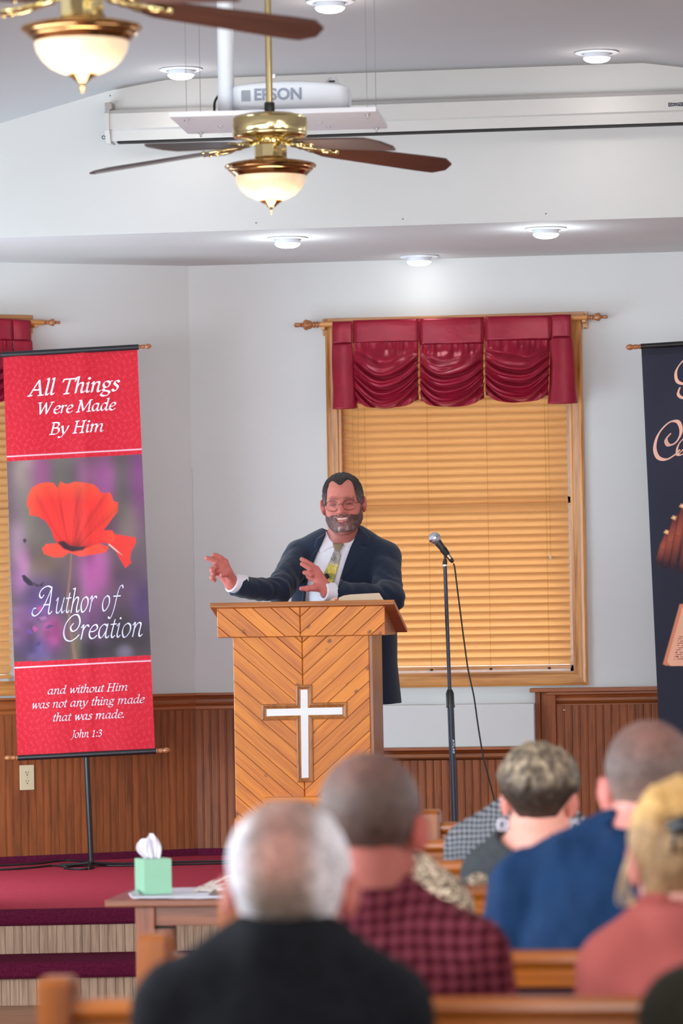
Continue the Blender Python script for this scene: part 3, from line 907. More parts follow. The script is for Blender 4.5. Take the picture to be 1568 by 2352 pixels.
tag(cb, 'black cable looping behind the white pipe to the projector', 'cable')
cb = tube('projector_cable', [wp(528, 232, 14.4), wp(545, 245, 14.22), wp(575, 251, 14.18), wp(600, 252, 14.18)], .0035, m_white, None, 8, 6)
tag(cb, 'thin white cable curling on the shelf beside the projector', 'cable')

# ------------------------------------------------------------------ ceiling fans
def blade_bm(L=.47, w0=.10, w1=.135):
    bm = bmesh.new(); n = 14; top = []; bot = []
    for i in range(n + 1):
        t = i / n; x = t * L
        wd = w0 + (w1 - w0) * min(1, t * 1.25)
        k = 1.0
        if t > .9: k = math.sqrt(max(0, 1 - ((t - .9) / .1) ** 2)) * .45 + .55 if t < 1 else .42
        if t < .1: k = .62 + .38 * math.sqrt(t / .1)
        z = .012 * math.sin(t * PI) * 0
        for lst, zz in ((top, .003), (bot, -.003)):
            lst.append((bm.verts.new((x, -wd / 2 * k, z + zz)), bm.verts.new((x, wd / 2 * k, z + zz))))
    for i in range(n):
        bm.faces.new((top[i][0], top[i + 1][0], top[i + 1][1], top[i][1])); bm.faces.new((bot[i][0], bot[i][1], bot[i + 1][1], bot[i + 1][0]))
        bm.faces.new((top[i][0], bot[i][0], bot[i + 1][0], top[i + 1][0])); bm.faces.new((top[i][1], top[i + 1][1], bot[i + 1][1], bot[i][1]))
    bm.faces.new((top[0][0], top[0][1], bot[0][1], bot[0][0])); bm.faces.new((top[n][0], bot[n][0], bot[n][1], top[n][1]))
    return bm
m_blade = wood('mahogany_blade', '#46261d', '#2b150f', 'X', .42, 18, .08, coat=.1, rnd=.05)
def make_fan(name_label, pos, phase):
    t = thing('ceiling_fan', name_label, 'ceiling fan', pos, 0, 'brass ceiling fans')
    lathe('glass_bowl', [(.117, -.035), (.1175, -.045), (.113, -.062), (.100, -.083), (.079, -.102), (.052, -.115), (.028, -.121), (.0, -.123)], m_bowl, t, 96, ribs=(32, .006))
    lathe('light_rim', [(.06, .018), (.10, .013), (.135, .006), (.150, .001), (.1535, -.004), (.150, -.009), (.144, -.010), (.143, -.014), (.137, -.020), (.133, -.021), (.131, -.026), (.124, -.032), (.119, -.038), (.116, -.037)], m_copper, t, 64)
    f = lathe('finial', [(.036, -.119), (.037, -.122), (.026, -.128), (.016, -.137), (.013, -.140), (.004, -.142), (.003, -.145), (.008, -.147), (.003, -.149), (.008, -.152), (.004, -.156), (.002, -.159), (.004, -.162), (.0, -.165)], m_copper, t, 24)
    lathe('switch_housing', [(.056, .017), (.058, .022), (.055, .026), (.055, .066), (.050, .072), (.040, .076), (.040, .085)], m_brass, t, 10, smooth=False)
    lathe('switch_housing_core', [(.043, .016), (.046, .05), (.046, .088)], m_brass, t, 40)
    lathe('motor_housing', [(.03, .080), (.07, .082), (.100, .086), (.118, .092), (.124, .097), (.1255, .104), (.124, .107), (.1255, .110), (.1255, .150), (.124, .153), (.125, .156), (.117, .162), (.080, .171), (.030, .176), (.0, .177)], m_brass, t, 72)
    lathe('coupling', [(.0165, .174), (.0175, .180), (.0175, .205), (.016, .209), (.012, .209)], m_black, t, 24)
    Lr = Z_CE - pos[2]
    lathe('downrod', [(.0115, .205), (.0115, Lr - .04)], m_brass, t, 20)
    lathe('ceiling_canopy', [(.018, Lr - .065), (.03, Lr - .062), (.06, Lr - .03), (.068, Lr - .004), (.02, Lr - .002)], m_brass, t, 32)
    bmv = None
    for i in range(5):
        a = phase + i * 2 * PI / 5
        R = Matrix.Rotation(a, 4, 'Z')
        # blade iron, curved scroll arm
        if i == 0:
            def iron(p):
                d = chain(p, [(.050, 0, .086), (.078, 0, .070), (.110, 0, .062), (.150, 0, .059)], [.010, .008, .0075, .007], .006)
                for sy in (-1, 1):
                    d = smin(d, chain(p, [(.105, 0, .062), (.128, sy * .014, .058), (.150, sy * .030, .053), (.176, sy * .038, .050), (.200, sy * .032, .048), (.206, sy * .016, .047), (.190, sy * .008, .047)], [.006, .0055, .005, .0055, .006, .005, .0035], .003), .004)
                    d = smin(d, sph(p, (.222, sy * .034, .047), .008), .006)
                d = smin(d, chain(p, [(.150, 0, .058), (.185, 0, .050), (.232, 0, .046)], [.007, .006, .009], .004), .004)
                return d
            iron0 = sdf_mesh('blade_iron', iron, (.03, -.06, .03), (.25, .06, .105), .0036, m_brass, t); ir = iron0
            bl0 = bm_obj('blade', blade_bm(), m_blade, t); bl = bl0
        else:
            ir = iron0.copy(); COL.objects.link(ir); ir.parent = t
            bl = bl0.copy(); COL.objects.link(bl); bl.parent = t
        ir.rotation_euler = (0, 0, a)
        T = R @ Matrix.Translation((.165, 0, .055)) @ Matrix.Rotation(math.radians(6.0), 4, 'Y') @ Matrix.Rotation(math.radians(-13), 4, 'X')
        bl.matrix_local = T
    l = bpy.data.lights.new('fan_bulb', 'POINT'); l.energy = 11; l.color = (1, .86, .68); l.shadow_soft_size = .1
    lo = bpy.data.objects.new('fan_bulb', l); COL.objects.link(lo); lo.parent = t; lo.location = (0, 0, -.30)
    return t
FP = YAW + math.radians(19)
pf2 = at(621, 379, 13.6); make_fan('brass ceiling fan with lit bowl hanging in front of the projector shelf', tuple(pf2), FP)
pf1 = at(187, 62, 10.25); make_fan('brass ceiling fan with lit bowl cut off at the upper left corner', tuple(pf1), FP)

# ------------------------------------------------------------------ curtain rods and valances
def satin_material():
    m, nt, b = new_mat('burgundy_satin')
    mp = coords(nt, (8, 8, 8)); n = nd(nt, 'ShaderNodeTexNoise'); n.inputs['Scale'].default_value = 1.5; n.inputs['Detail'].default_value = 3
    nt.links.new(mp.outputs[0], n.inputs['Vector'])
    r = ramp(nt, [(.3, lin('#720a20')), (.7, lin('#840f27'))]); nt.links.new(n.outputs['Fac'], r.inputs[0]); nt.links.new(r.outputs[0], b.inputs['Base Color'])
    b.inputs['Roughness'].default_value = .34; b.inputs['Sheen Weight'].default_value = .12; b.inputs['Sheen Tint'].default_value = lin4('#ff6a80')
    b.inputs['Specular IOR Level'].default_value = .8; b.inputs['Specular Tint'].default_value = lin4('#ff9aa6')
    bp = nt.nodes.new('ShaderNodeBump'); bp.inputs['Strength'].default_value = .25; bp.inputs['Distance'].default_value = .012
    nt.links.new(n.outputs['Fac'], bp.inputs['Height']); nt.links.new(bp.outputs[0], b.inputs['Normal'])
    return m
m_satin = satin_material()
m_satin_in = plain('burgundy_lining', '#4c0a1a', .7)
def grid_obj(name, P, mat, parent, thick=0.0):
    nv, nu = P.shape[:2]
    idx = np.arange(nv * nu).reshape(nv, nu)
    f = np.stack([idx[:-1, :-1], idx[:-1, 1:], idx[1:, 1:], idx[1:, :-1]], -1).reshape(-1, 4)
    o = from_py(name, P.reshape(-1, 3), f, mat, parent, True)
    if thick:
        md = o.modifiers.new('s', 'SOLIDIFY'); md.thickness = thick; md.offset = 0
    return o
def sstep(x, a, b):
    t = np.clip((x - a) / (b - a), 0, 1); return t * t * (3 - 2 * t)
def valance(wall, label, headers, bodies, off=.115):
    t = thing('window_valance', label, 'curtain', wall.o, wall.rz, 'burgundy satin valances')
    rn = np.random.RandomState(3)
    for (tl, tr, br, bl_) in headers:
        q = [wall.pt(*c, off) for c in (tl, tr, br, bl_)]
        nu, nv = 14, 10
        u = np.linspace(0, 1, nu)[None, :]; v = np.linspace(0, 1, nv)[:, None]
        X = (q[0][0] * (1 - u) + q[1][0] * u) * (1 - v) + (q[3][0] * (1 - u) + q[2][0] * u) * v
        Z = (q[0][1] * (1 - u) + q[1][1] * u) * (1 - v) + (q[3][1] * (1 - u) + q[2][1] * u) * v
        Y = -off + .003 * (1 - sstep(v, 0, .25)) - .004 * np.sin(u * 6 + q[0][0] * 9) * v - .006 * np.sin(PI * u) + 0 * X
        grid_obj('header_pleat', np.stack([X, Y, Z], -1), m_satin, t, .002)
    for i, (kind, tl, tr, br, bl_) in enumerate(bodies):
        q = [wall.pt(*c, off) for c in (tl, tr, br, bl_)]
        if kind == 'swag':
            nu, nv = 64, 110
            u = np.linspace(0, 1, nu)[None, :]; v = np.linspace(0, 1, nv)[:, None]
            bow = (1 - (2 * u - 1) ** 2)
            X = (q[0][0] * (1 - u) + q[1][0] * u) * (1 - v) + (q[3][0] * (1 - u) + q[2][0] * u) * v
            zt = q[0][1] * (1 - u) + q[1][1] * u; zb = q[3][1] * (1 - u) + q[2][1] * u - .040 * bow ** .8 
            Z = zt * (1 - v) + zb * v
            wob = .10 * np.sin(5 * u + 2.1 * i) + .06 * np.sin(11 * u + i)
            ph = v * 6.3 - 1.35 * bow * sstep(v, 0, .5) + wob
            # pinched folds, round on top, sharp below
            s_ = np.mod(ph, 1.0)
            fold = (1 - (2 * s_ - 1) ** 2) ** .8
            fold2 = .35 * (np.sin(2 * PI * ph * 1.73 + 4 * u) * .5 + .5)
            amp = (.030 + .010 * bow) * sstep(v, .10, .38) * (1 - .5 * sstep(v, .9, 1))
            gath = .0035 * np.sin(u * 60 + 2 * np.sin(u * 9)) * (1 - sstep(v, 0, .25)) + .004 * np.sin(u * 26 + 7 * v + i) * (1 - sstep(v, .1, .5))
            Y = -off - .012 - .030 * np.sqrt(np.clip(bow, 0, 1)) * sstep(v, 0, .35) - amp * (fold + fold2) - gath
            Z = Z - .006 * fold * sstep(v, .1, .4)
            grid_obj('balloon_swag', np.stack([X, Y, Z], -1), m_satin, t, .0015)
        else:
            nu, nv = 40, 40
            a = np.linspace(0, 2 * PI, nu)[None, :]; v = np.linspace(0, 1, nv)[:, None]
            xl = q[0][0] * (1 - v) + q[3][0] * v; xr_ = q[1][0] * (1 - v) + q[2][0] * v
            zt = q[0][1]; zb = (q[2][1] + q[3][1]) / 2
            cx = (xl + xr_) / 2; rx = (xr_ - xl) / 2
            ry = .010 + .018 * v
            X = cx + rx * np.cos(a) + .002 * np.sin(6 * v + 3 * a); Y = -off - .006 - ry * np.sin(a) * -1 - ry
            Z = zt * (1 - v) + zb * v + (.004 * np.sin(a) * v) + 0 * a
            grid_obj('side_tail', np.stack([X, Y, Z], -1), m_satin, t, .0015)
    return t
hdr = [((763, 739), (808, 738), (808, 791), (763, 791)), ((810, 736), (962, 732), (962, 786), (810, 789)), ((963, 732), (1111, 728), (1111, 790), (963, 794)),
       ((1113, 727), (1266, 724), (1266, 781), (1113, 784)), ((1267, 723), (1310, 722), (1311, 775), (1267, 776))]
bod = [('tail', (764, 791), (809, 791), (823, 938), (766, 940)), ('swag', (812, 787), (961, 785), (963, 915), (820, 921)), ('swag', (965, 792), (1110, 790), (1113, 912), (968, 918)),
       ('swag', (1115, 783), (1264, 781), (1260, 905), (1117, 905)), ('tail', (1267, 776), (1312, 775), (1327, 926), (1259, 928))]
valance(WB, 'burgundy satin balloon valance with three swags over the middle window', hdr, bod)
hdr2 = [((-80, 727), (29, 733), (30, 783), (-80, 780)), ((30, 733), (70, 736), (71, 784), (30, 783))]
bod2 = [('swag', (-80, 780), (28, 783), (22, 905), (-80, 905)), ('tail', (30, 783), (71, 784), (74, 935), (16, 935))]
valance(WL, 'burgundy valance at left edge, mostly hidden by the red banner', hdr2, bod2)

def finial_prof(s):
    return [(.0, 0), (.0085 * s, 0), (.0085 * s, .006 * s), (.012 * s, .008 * s), (.012 * s, .012 * s), (.007 * s, .014 * s), (.011 * s, .019 * s), (.011 * s, .023 * s), (.007 * s, .026 * s),
            (.013 * s, .030 * s), (.018 * s, .046 * s), (.0185 * s, .050 * s), (.015 * s, .055 * s), (.010 * s, .058 * s), (.006 * s, .062 * s), (.009 * s, .066 * s), (.006 * s, .069 * s), (.0075 * s, .073 * s), (.008 * s, .084 * s), (.004 * s, .088 * s), (0, .089 * s)]
def curtain_rod(wall, label, pL, pR, tipL, tipR, brL, brR):
    off = .095
    xL, zL_ = wall.pt(*pL, off); xR, zR_ = wall.pt(*pR, off)
    z = (zL_ + zR_) / 2
    t = thing('curtain_rod', label, 'curtain rod', wall.o, wall.rz, 'oak curtain rods')
    tube('rod', [(xL, -off, z), (xR, -off, z)], .0125, m_oakx, t, 20)
    for sx, x, tip in ((-1, xL, tipL), (1, xR, tipR)):
        if tip is None: continue
        xt, _ = wall.pt(*tip, off)
        lathe('finial', finial_prof(abs(xt - x) / .089), m_turn, t, 20, axis=(sx, 0, 0), origin=(x, -off, z))
    for br in (brL, brR):
        if br is None: continue
        xb, zb_ = wall.pt(*br, .0)
        xb, _ = wall.pt(*br, off)
        b = box('bracket', (xb, -.011, z - .008), (.024, .018, .078), m_oak, t, .002)
        box('bracket_arm', (xb, -.055, z - .012), (.018, .085, .022), m_oakx, b, .003)
        for dz in (.024, -.040): lathe('screw', [(.0035, 0), (.003, .0015), (0, .002)], m_slot, b, 10, axis=(0, -1, 0), origin=(xb, -.0200, z - .008 + dz + .004))
    # top mounting board running above the casing
    return t
curtain_rod(WB, 'oak rod with turned finials carrying the middle valance', (735, 748), (1348, 726), (675, 749), (1396, 727), (741, 752), (1340, 735))
xa_, za_ = WB.pt(752, 733, .02); xb_, zb_ = WB.pt(1340, 716, .02)
bb = box('trim_board', ((xa_ + xb_) / 2, -.014, (za_ + zb_) / 2 - .006), (xb_ - xa_, .026, .014), m_oakx, wall_back, .002)
curtain_rod(WL, 'oak rod end and finial above the red banner at left edge', (-110, 738), (100, 740), None, (139, 740), None, (83, 745))
xa_, za_ = WL.pt(-60, 720, .02); xb_, zb_ = WL.pt(75, 729, .02)
box('trim_board', ((xa_ + xb_) / 2, -.014, (za_ + zb_) / 2 - .006), (xb_ - xa_, .026, .018), m_oakx, wall_left_bay, .002)

# wall outlet
xo, zo = WL.pt(62, 1786, .02)
t = thing('wall_outlet', 'cream double power outlet on the wood panelling under the red banner', 'outlet', WL.o, WL.rz)
box('cover_plate', (xo, -.0175, zo), (.070, .006, .114), m_cream, t, .0025)
for dz in (.0195, -.0195):
    s = lathe('socket', [(.0175, 0), (.0170, .0025), (.0, .0028)], m_cream, t, 28, axis=(0, -1, 0), origin=(xo, -.0200, zo + dz))
    for sx, h in ((-.006, .009), (.006, .007)): box('socket_slot', (xo + sx, -.0230, zo + dz + .004), (.002, .002, h), m_slot, s, 0)
    lathe('ground_hole', [(.003, 0), (.003, .0012), (0, .0012)], m_slot, s, 12, axis=(0, -1, 0), origin=(xo, -.0225, zo + dz - .007))
lathe('screw', [(.003, 0), (.002, .001), (0, .0012)], m_chrome, t, 10, axis=(0, -1, 0), origin=(xo, -.0203, zo))
x_, z_ = WB.pt(1295, 1631, .06)
o = lathe('panel_screw', [(.004, 0), (.003, .003), (0, .004)], m_chrome, wall_back, 12, axis=(0, -1, 0), origin=(x_, -.046, z_))

# ------------------------------------------------------------------ pulpit
class Frame(Wall):
    def __init__(s, o, rz):
        s.rz = rz; s.ex, s.ey = frame_of(rz); s.o = Vector(o)
PRZ = math.radians(1.0)
po = at(700, 1500, 16.45); po.z = Z_ST
PU = Frame(po, PRZ)
def pz_(px, py, off=0):
    x, z = PU.pt(px, py, off); return x, z - 0
pul = thing('pulpit', 'knotty pine pulpit with chevron planks and a white cross', 'pulpit', po, PRZ)
def lz(px, py, off=0): return PU.pt(px, py, off)
bx0 = lz(538.5, 1700)[0]; bx1 = lz(858, 1700)[0]; btop = lz(700, 1461)[1]
bdp = .34
carc = box('carcass', ((bx0 + bx1) / 2, bdp / 2 + .006, btop / 2), (bx1 - bx0 - .006, bdp - .012, btop), m_podside, pul, .002)
box('side_panel', (bx1 - .006, bdp / 2, btop / 2), (.016, bdp, btop), m_podside, pul, .003)
box('side_panel', (bx0 + .006, bdp / 2, btop / 2), (.010, bdp, btop), m_podside, pul, .003)
tx0 = lz(498, 1430, .035)[0]; tx1 = lz(884, 1430, .035)[0]; tz1 = lz(700, 1391, .035)[1]
tdp = .42
box('top_box', ((tx0 + tx1) / 2, -.028 + tdp / 2, (btop + tz1) / 2 - .001), (tx1 - tx0 - .008, tdp - .014, tz1 - btop + .002), m_podside, pul, .002)
TA = math.tan(math.radians(41.5))
def chevron(x0, x1, xc, z0, z1, y, sp, dep=.010, name='plank', ph=0.0):
    for side, (xa, xb) in ((-1, (x0, xc)), (1, (xc, x1))):
        # left half lines fall to the right: z + TA*x = c ; right half mirrored
        s = 1 if side < 0 else -1
        cs = [z + s * TA * (x - xc) for x in (xa, xb) for z in (z0, z1)]
        k0 = math.floor((min(cs) - z0 - ph) / sp); k1 = math.ceil((max(cs) - z0 - ph) / sp)
        for k in range(k0, k1):
            c0 = z0 + ph + k * sp + .0009; c1 = z0 + ph + (k + 1) * sp - .0009
            P = [(xa + .0008, z0), (xb - .0008, z0), (xb - .0008, z1), (xa + .0008, z1)]
            P = clip_poly(P, s * TA, 1, c1 + s * TA * xc)
            if len(P) > 2: P = clip_poly(P, -s * TA, -1, -(c0 + s * TA * xc))
            if len(P) < 3: continue
            ar = abs(sum(P[i][0] * P[(i + 1) % len(P)][1] - P[(i + 1) % len(P)][0] * P[i][1] for i in range(len(P)))) / 2
            if ar < 2e-4: continue
            an = -s * math.radians(41.5)
            ca, sa = math.cos(an), math.sin(an)
            mx = sum(p[0] for p in P) / len(P); mz = sum(p[1] for p in P) / len(P)
            Q = [((p[0] - mx) * ca + (p[1] - mz) * sa, -(p[0] - mx) * sa + (p[1] - mz) * ca) for p in P]
            bm = bmesh.new(); poly_prism(bm, Q, (0, 0, 0), (1, 0, 0), (0, 0, 1), (0, -dep, 0), .0022)
            o = bm_obj(name, bm, m_pine, pul); o.location = (mx, y, mz); o.rotation_euler = (0, -an, 0)
xcb = lz(696, 1600)[0]
spv = (lz(540, 1600)[1] - lz(540, 1637.6)[1])
chevron(bx0, bx1 - .012, xcb, 0.0, btop, .004, spv, ph=lz(538, 1487)[1] - math.floor(lz(538, 1487)[1] / spv) * spv + TA * (bx0 - xcb) * 1)
xct = lz(689, 1430, .035)[0]
chevron(tx0, tx1, xct, btop, tz1, -.026, spv, ph=.012)
# slanted reading board
fx0 = lz(482, 1388, .06)[0]; fx1 = lz(905, 1382, .06)[0]
sl_ = math.radians(13.5); bth = .019; bl_ = .50
zf = lz(700, 1386, .06)[1]
top = box('reading_board', (0, 0, 0), (fx1 - fx0, bl_, bth), m_podtop, pul, .003)
top.location = ((fx0 + fx1) / 2, -.062 + bl_ / 2 * math.cos(sl_), zf - bl_ / 2 * math.sin(sl_)); top.rotation_euler = (-sl_, 0, 0)
# wedge under the board is trimmed by lowering the box top behind
# cross
def cr(px, py): return lz(px, py, .012)
O = [cr(677.5, 1573), cr(716.5, 1572), cr(717, 1614), cr(797, 1612), cr(797.5, 1651), cr(718.5, 1652.5), cr(720, 1797), cr(681.5, 1798), cr(679, 1654), cr(599, 1655.5), cr(599, 1617), cr(678, 1616)]
I_ = [cr(690, 1584), cr(706, 1583.5), cr(706.5, 1626), cr(786, 1624.5), cr(786, 1641), cr(707.5, 1642.5), cr(708.5, 1786), cr(692.5, 1787), cr(690.5, 1643), cr(612, 1645), cr(612, 1628.5), cr(690, 1627)]
bm = bmesh.new()
rings = []
for a, y in ((0, -.004), (.12, -.017), (.45, -.019), (.7, -.014), (1, -.011), (1, -.004)):
    rings.append([bm.verts.new((o_[0] * (1 - a) + i_[0] * a, y, o_[1] * (1 - a) + i_[1] * a)) for o_, i_ in zip(O, I_)])
for ra, rb in zip(rings[:-1], rings[1:]):
    for k in range(12): bm.faces.new((ra[k], ra[(k + 1) % 12], rb[(k + 1) % 12], rb[k]))
m_crossw = wood('cross_frame_wood', '#bd7a40', '#8e5527', 'Z', .35, 40, .2, coat=.3)
cf = bm_obj('cross_frame', bm, m_crossw, pul)
bm = bmesh.new()
c = I_
for poly in ([c[0], c[1], c[2], c[5], c[6], c[7], c[8], c[11]],):
    poly_prism(bm, poly, (0, -.004, 0), (1, 0, 0), (0, 0, 1), (0, -.008, 0))
poly_prism(bm, [c[11], c[8], c[9], c[10]], (0, -.004, 0), (1, 0, 0), (0, 0, 1), (0, -.008, 0)); poly_prism(bm, [c[2], c[3], c[4], c[5]], (0, -.004, 0), (1, 0, 0), (0, 0, 1), (0, -.008, 0))
ci = bm_obj('cross_inlay', bm, m_acryl, pul); ci['label'] = 'white cross inlay'
pzt = lz(540, 1879, .02)[1]
box('plinth', ((bx0 + bx1) / 2, bdp / 2 - .02, pzt / 2), (bx1 - bx0 + .004, bdp + .03, pzt), m_pine, pul, .006)
q0 = lz(605, 1831, .03); q1 = lz(790, 1831, .03)
box('plinth_block', ((q0[0] + q1[0]) / 2, -.03, q0[1] / 2), (q1[0] - q0[0], .05, q0[1]), m_pine, pul, .006)
for k in range(3):
    w_ = (q1[0] - q0[0]) / 3
    boxes('raised_panel', [((q0[0] + w_ * (k + .5), -.060, q0[1] - .09), (w_ - .03, .014, .13)), ((q0[0] + w_ * (k + .5), -.066, q0[1] - .09), (w_ - .06, .014, .10))], m_crossw, pul, .003)
# open Bible
bk = thing('open_bible', 'open book with cream pages lying on the pulpit top', 'book', po, PRZ)
def bz(px, py): return lz(px, py, .0)
yb_ = -.02
def zt_at(y): return zf + bth / 2 / math.cos(sl_) - (y + .062) * math.tan(sl_)
dd = .24; dz = -dd * math.tan(sl_)
base_z = zt_at(yb_) + .0015
def bp(px, py): x, z = bz(px, py); return (x, max(base_z + .002, z))
L1 = [bp(757, 1381), bp(763, 1375), bp(770, 1372.5), bp(775, 1373), bp(776, 1379)]
L2 = [bp(777, 1380), bp(779, 1373), bp(790, 1368), bp(806, 1365.5), bp(840, 1363.5), bp(872, 1362), bp(884, 1381)]
for nm, L in (('page_block', L1), ('page_block', L2)):
    P_ = [(L[0][0], base_z + .001)] + L + [(L[-1][0], base_z + .001)]
    bm = bmesh.new(); poly_prism(bm, P_, (0, yb_, 0), (1, 0, 0), (0, 0, 1), (0, dd, dz))
    bm_obj(nm, bm, plain('book_pages', '#c9b49c', .8, var=.08, vscale=300), bk)
bx_a, bx_b = bz(752, 1380)[0], bz(888, 1380)[0]
bm = bmesh.new(); poly_prism(bm, [(bx_a, base_z - .001), (bx_b, base_z - .001), (bx_b, base_z + .002), (bx_a, base_z + .002)], (0, yb_ - .004, 0), (1, 0, 0), (0, 0, 1), (0, dd + .01, dz * 1.04))
bm_obj('cover', bm, m_slot, bk)
xx, zz = bz(774, 1377)
rb_ = box('ribbon', (xx, yb_ - .006, zz - .001), (.012, .006, .006), plain('red_ribbon', '#d8432a', .5), bk, .001)

# ------------------------------------------------------------------ microphone and stand
DM = 16.75; mpp = DM / F_PX
def mp_(px, py, dd=0.0): return at(px, py, DM + dd)
basep = at(1049.5, 2036, DM); basep.z = Z_ST
st = thing('microphone_stand', 'dark straight microphone stand right of the pulpit', 'microphone stand', basep, 0)
def sl3(p): return p - basep
topp = sl3(mp_(1021.5, 1300)); c1 = sl3(mp_(1032.5, 1588)); c2 = sl3(mp_(1034.5, 1624)); bt = Vector((0, 0, .02))
tube('upper_pole', [topp, c1], .0078, m_navymetal, st, 20)
tube('lower_pole', [c2, bt], .0135, m_navymetal, st, 24)
dv = (c2 - c1)
tube('height_clutch', [c1 - dv * .12, c1 + dv * .02, c1 + dv * .1, c1 + dv * .85, c1 + dv * .98, c2 + dv * .03], [.011, .0135, .0165, .0165, .0185, .018], m_black, st, 24)
lathe('weighted_base', [(0, 0), (.125, 0), (.128, .006), (.124, .016), (.06, .026), (.02, .034), (0, .034)], m_black, st, 48)
tube('thread_collar', [topp, sl3(mp_(1021.3, 1297))], .0105, m_chrome, st, 20)
pl_ = (c2 + (bt - c2) * .225)
dvn = (bt - c2).normalized()
side = (CP - (basep + pl_)); side.z = 0; side.normalize(); side = (side + R0 * .45).normalized()
text_mesh('maker_lettering', 'ATLAS', .02, plain('pale_print', '#c6d2ee', .5), st, pl_ + side * .0142, dvn, (R0 - side * R0.dot(side)).normalized() * -1 * -1, bold=.0006, fit=(.058, .0085))
mc = thing('microphone', 'black handheld microphone with silver grille on the straight stand', 'microphone', mp_(1021.3, 1297))
mo = mp_(1021.3, 1297)
def ml(px, py, dd=0.0): return mp_(px, py, dd) - mo
tube('clip', [ml(1021.2, 1297), ml(1021.5, 1290), ml(1022, 1282), ml(1021, 1276)], [.010, .009, .005, .006], m_black, mc, 16)
ax0, ax1 = ml(1002.5, 1242), ml(1034, 1283.5)
d_ = (ax1 - ax0)
tube('clip_cradle', [ax0 + d_ * .44, ax0 + d_ * .52, ax0 + d_ * .72, ax0 + d_ * .80], [.0145, .0150, .0128, .0120], m_blackrub, mc, 20)
tube('handle', [ax0 - d_ * .01, ax0 + d_ * .1, ax0 + d_ * .7], [.0165, .0155, .0108], plain('mic_body', '#2a2b30', .35), mc, 24)
tube('handle_end', [ax0 + d_ * .70, ax0 + d_ * 1.0], [.0102, .0092], plain('satin_nickel', '#d9c3a4', .25, 1.0), mc, 20)
tube('plug', [ax0 + d_ * 1.0, ax0 + d_ * 1.13, ax0 + d_ * 1.2], [.0095, .0085, .005], m_blackrub, mc, 16)
m_grille = plain('silver_mesh', '#b9bcc6', .35, .9, var=.3, vscale=600, bump=.6, bscale=900)
gc = ax0 - d_.normalized() * .014
gr_ = .0245
lathe('grille', [(.0005, .0235)] + [(gr_ * math.sin(a), gr_ * math.cos(a)) for a in [i * PI / 14 for i in range(1, 12)]] + [(.016, -gr_ * .86)], m_grille, mc, 28, axis=-d_.normalized(), origin=gc)
lathe('grille_band', [(.0245, -.004), (.0258, -.003), (.0258, .003), (.0245, .004)], m_chrome, mc, 28, axis=-d_.normalized(), origin=gc)
cpts = [mp_(1041, 1294, .0), mp_(1044, 1305, .0), mp_(1049, 1345), mp_(1056, 1400), mp_(1065, 1470), mp_(1075, 1540), mp_(1088, 1600), mp_(1098, 1670), mp_(1110, 1740), mp_(1128, 1810), mp_(1146, 1882), mp_(1160, 1950), mp_(1172, 2010)]
lastp = on_z(1182, 2036, Z_ST + .004); endp = on_z(1260, 2040, Z_ST + .004)
cb = tube('microphone_cable', cpts + [lastp, endp], .0032, m_blackrub, None, 8, 5)
tag(cb, 'thin black cable hanging from the microphone behind its stand', 'cable')

# ------------------------------------------------------------------ floor cables along the back wall
def flc(pts, label):
    o = tube('floor_cable', [on_z(px, py, Z_ST + .005) for px, py in pts], .0045, m_blackrub, None, 8, 6)
    tag(o, label, 'cable', 'cables on the stage floor'); return o
flc([(-20, 1989), (40, 1986), (90, 1983), (128, 1978), (160, 1976), (200, 1979), (260, 1983), (330, 1982), (400, 1980), (480, 1978), (560, 1977)], 'long black cable lying nearest the wall foot across the stage carpet')
flc([(-20, 1998), (30, 1996), (80, 1992), (120, 1988), (150, 1990), (190, 1985), (240, 1988), (310, 1988), (420, 1985), (560, 1982)], 'long black cable lying in front along the stage carpet')
flc([(150, 1992), (170, 1989), (200, 1988), (214, 1992), (195, 1996), (165, 1996), (148, 1994)], 'small coil of black cable at the foot of the red banner')

# ------------------------------------------------------------------ communion table and what lies on it
TD = 12.2
tf = at(240, 2068, TD); zt = tf.z
to = Vector((tf.x, tf.y, 0)); TRZ = math.radians(1.0)
TF = Frame(to, TRZ)
tb = thing('communion_table', 'brown wooden table in front of the stage steps', 'table', to, TRZ)
tw = .87; td = .46
topz = TF.pt(400, 2066)[1]; th = .022
box('table_top', (tw / 2, td / 2, topz - th / 2), (tw, td, th), m_tabw, tb, .004)
lx = TF.pt(306, 2100)[0]; lw = TF.pt(352, 2100)[0] - lx
m_tableg = wood('brown_table_leg', '#8c4d2d', '#5e2d17', 'Z', .3, 22, .06, coat=.3, rnd=.03)
for x in (lx, tw - lx - lw):
    for y in (.03, td - .03 - .05): box('leg', (x + lw / 2, y + .025, (topz - th) / 2), (lw, .05, topz - th), m_tableg, tb, .004)
for y in (.05, td - .06): box('apron', (tw / 2, y, topz - th - .030), (tw - 2 * lx - 2 * lw + .004, .02, .058), m_tabw, tb, .002)
for x in (lx + lw / 2, tw - lx - lw / 2): box('apron', (x, td / 2, topz - th - .030), (.02, td - .16, .058), m_tabw, tb, .002)
box('apron_slot', (lx + lw + .025, .07, topz - th - .064), (.05, .03, .010), m_slot, tb, .001)  # black bar below the apron, for its dark slot
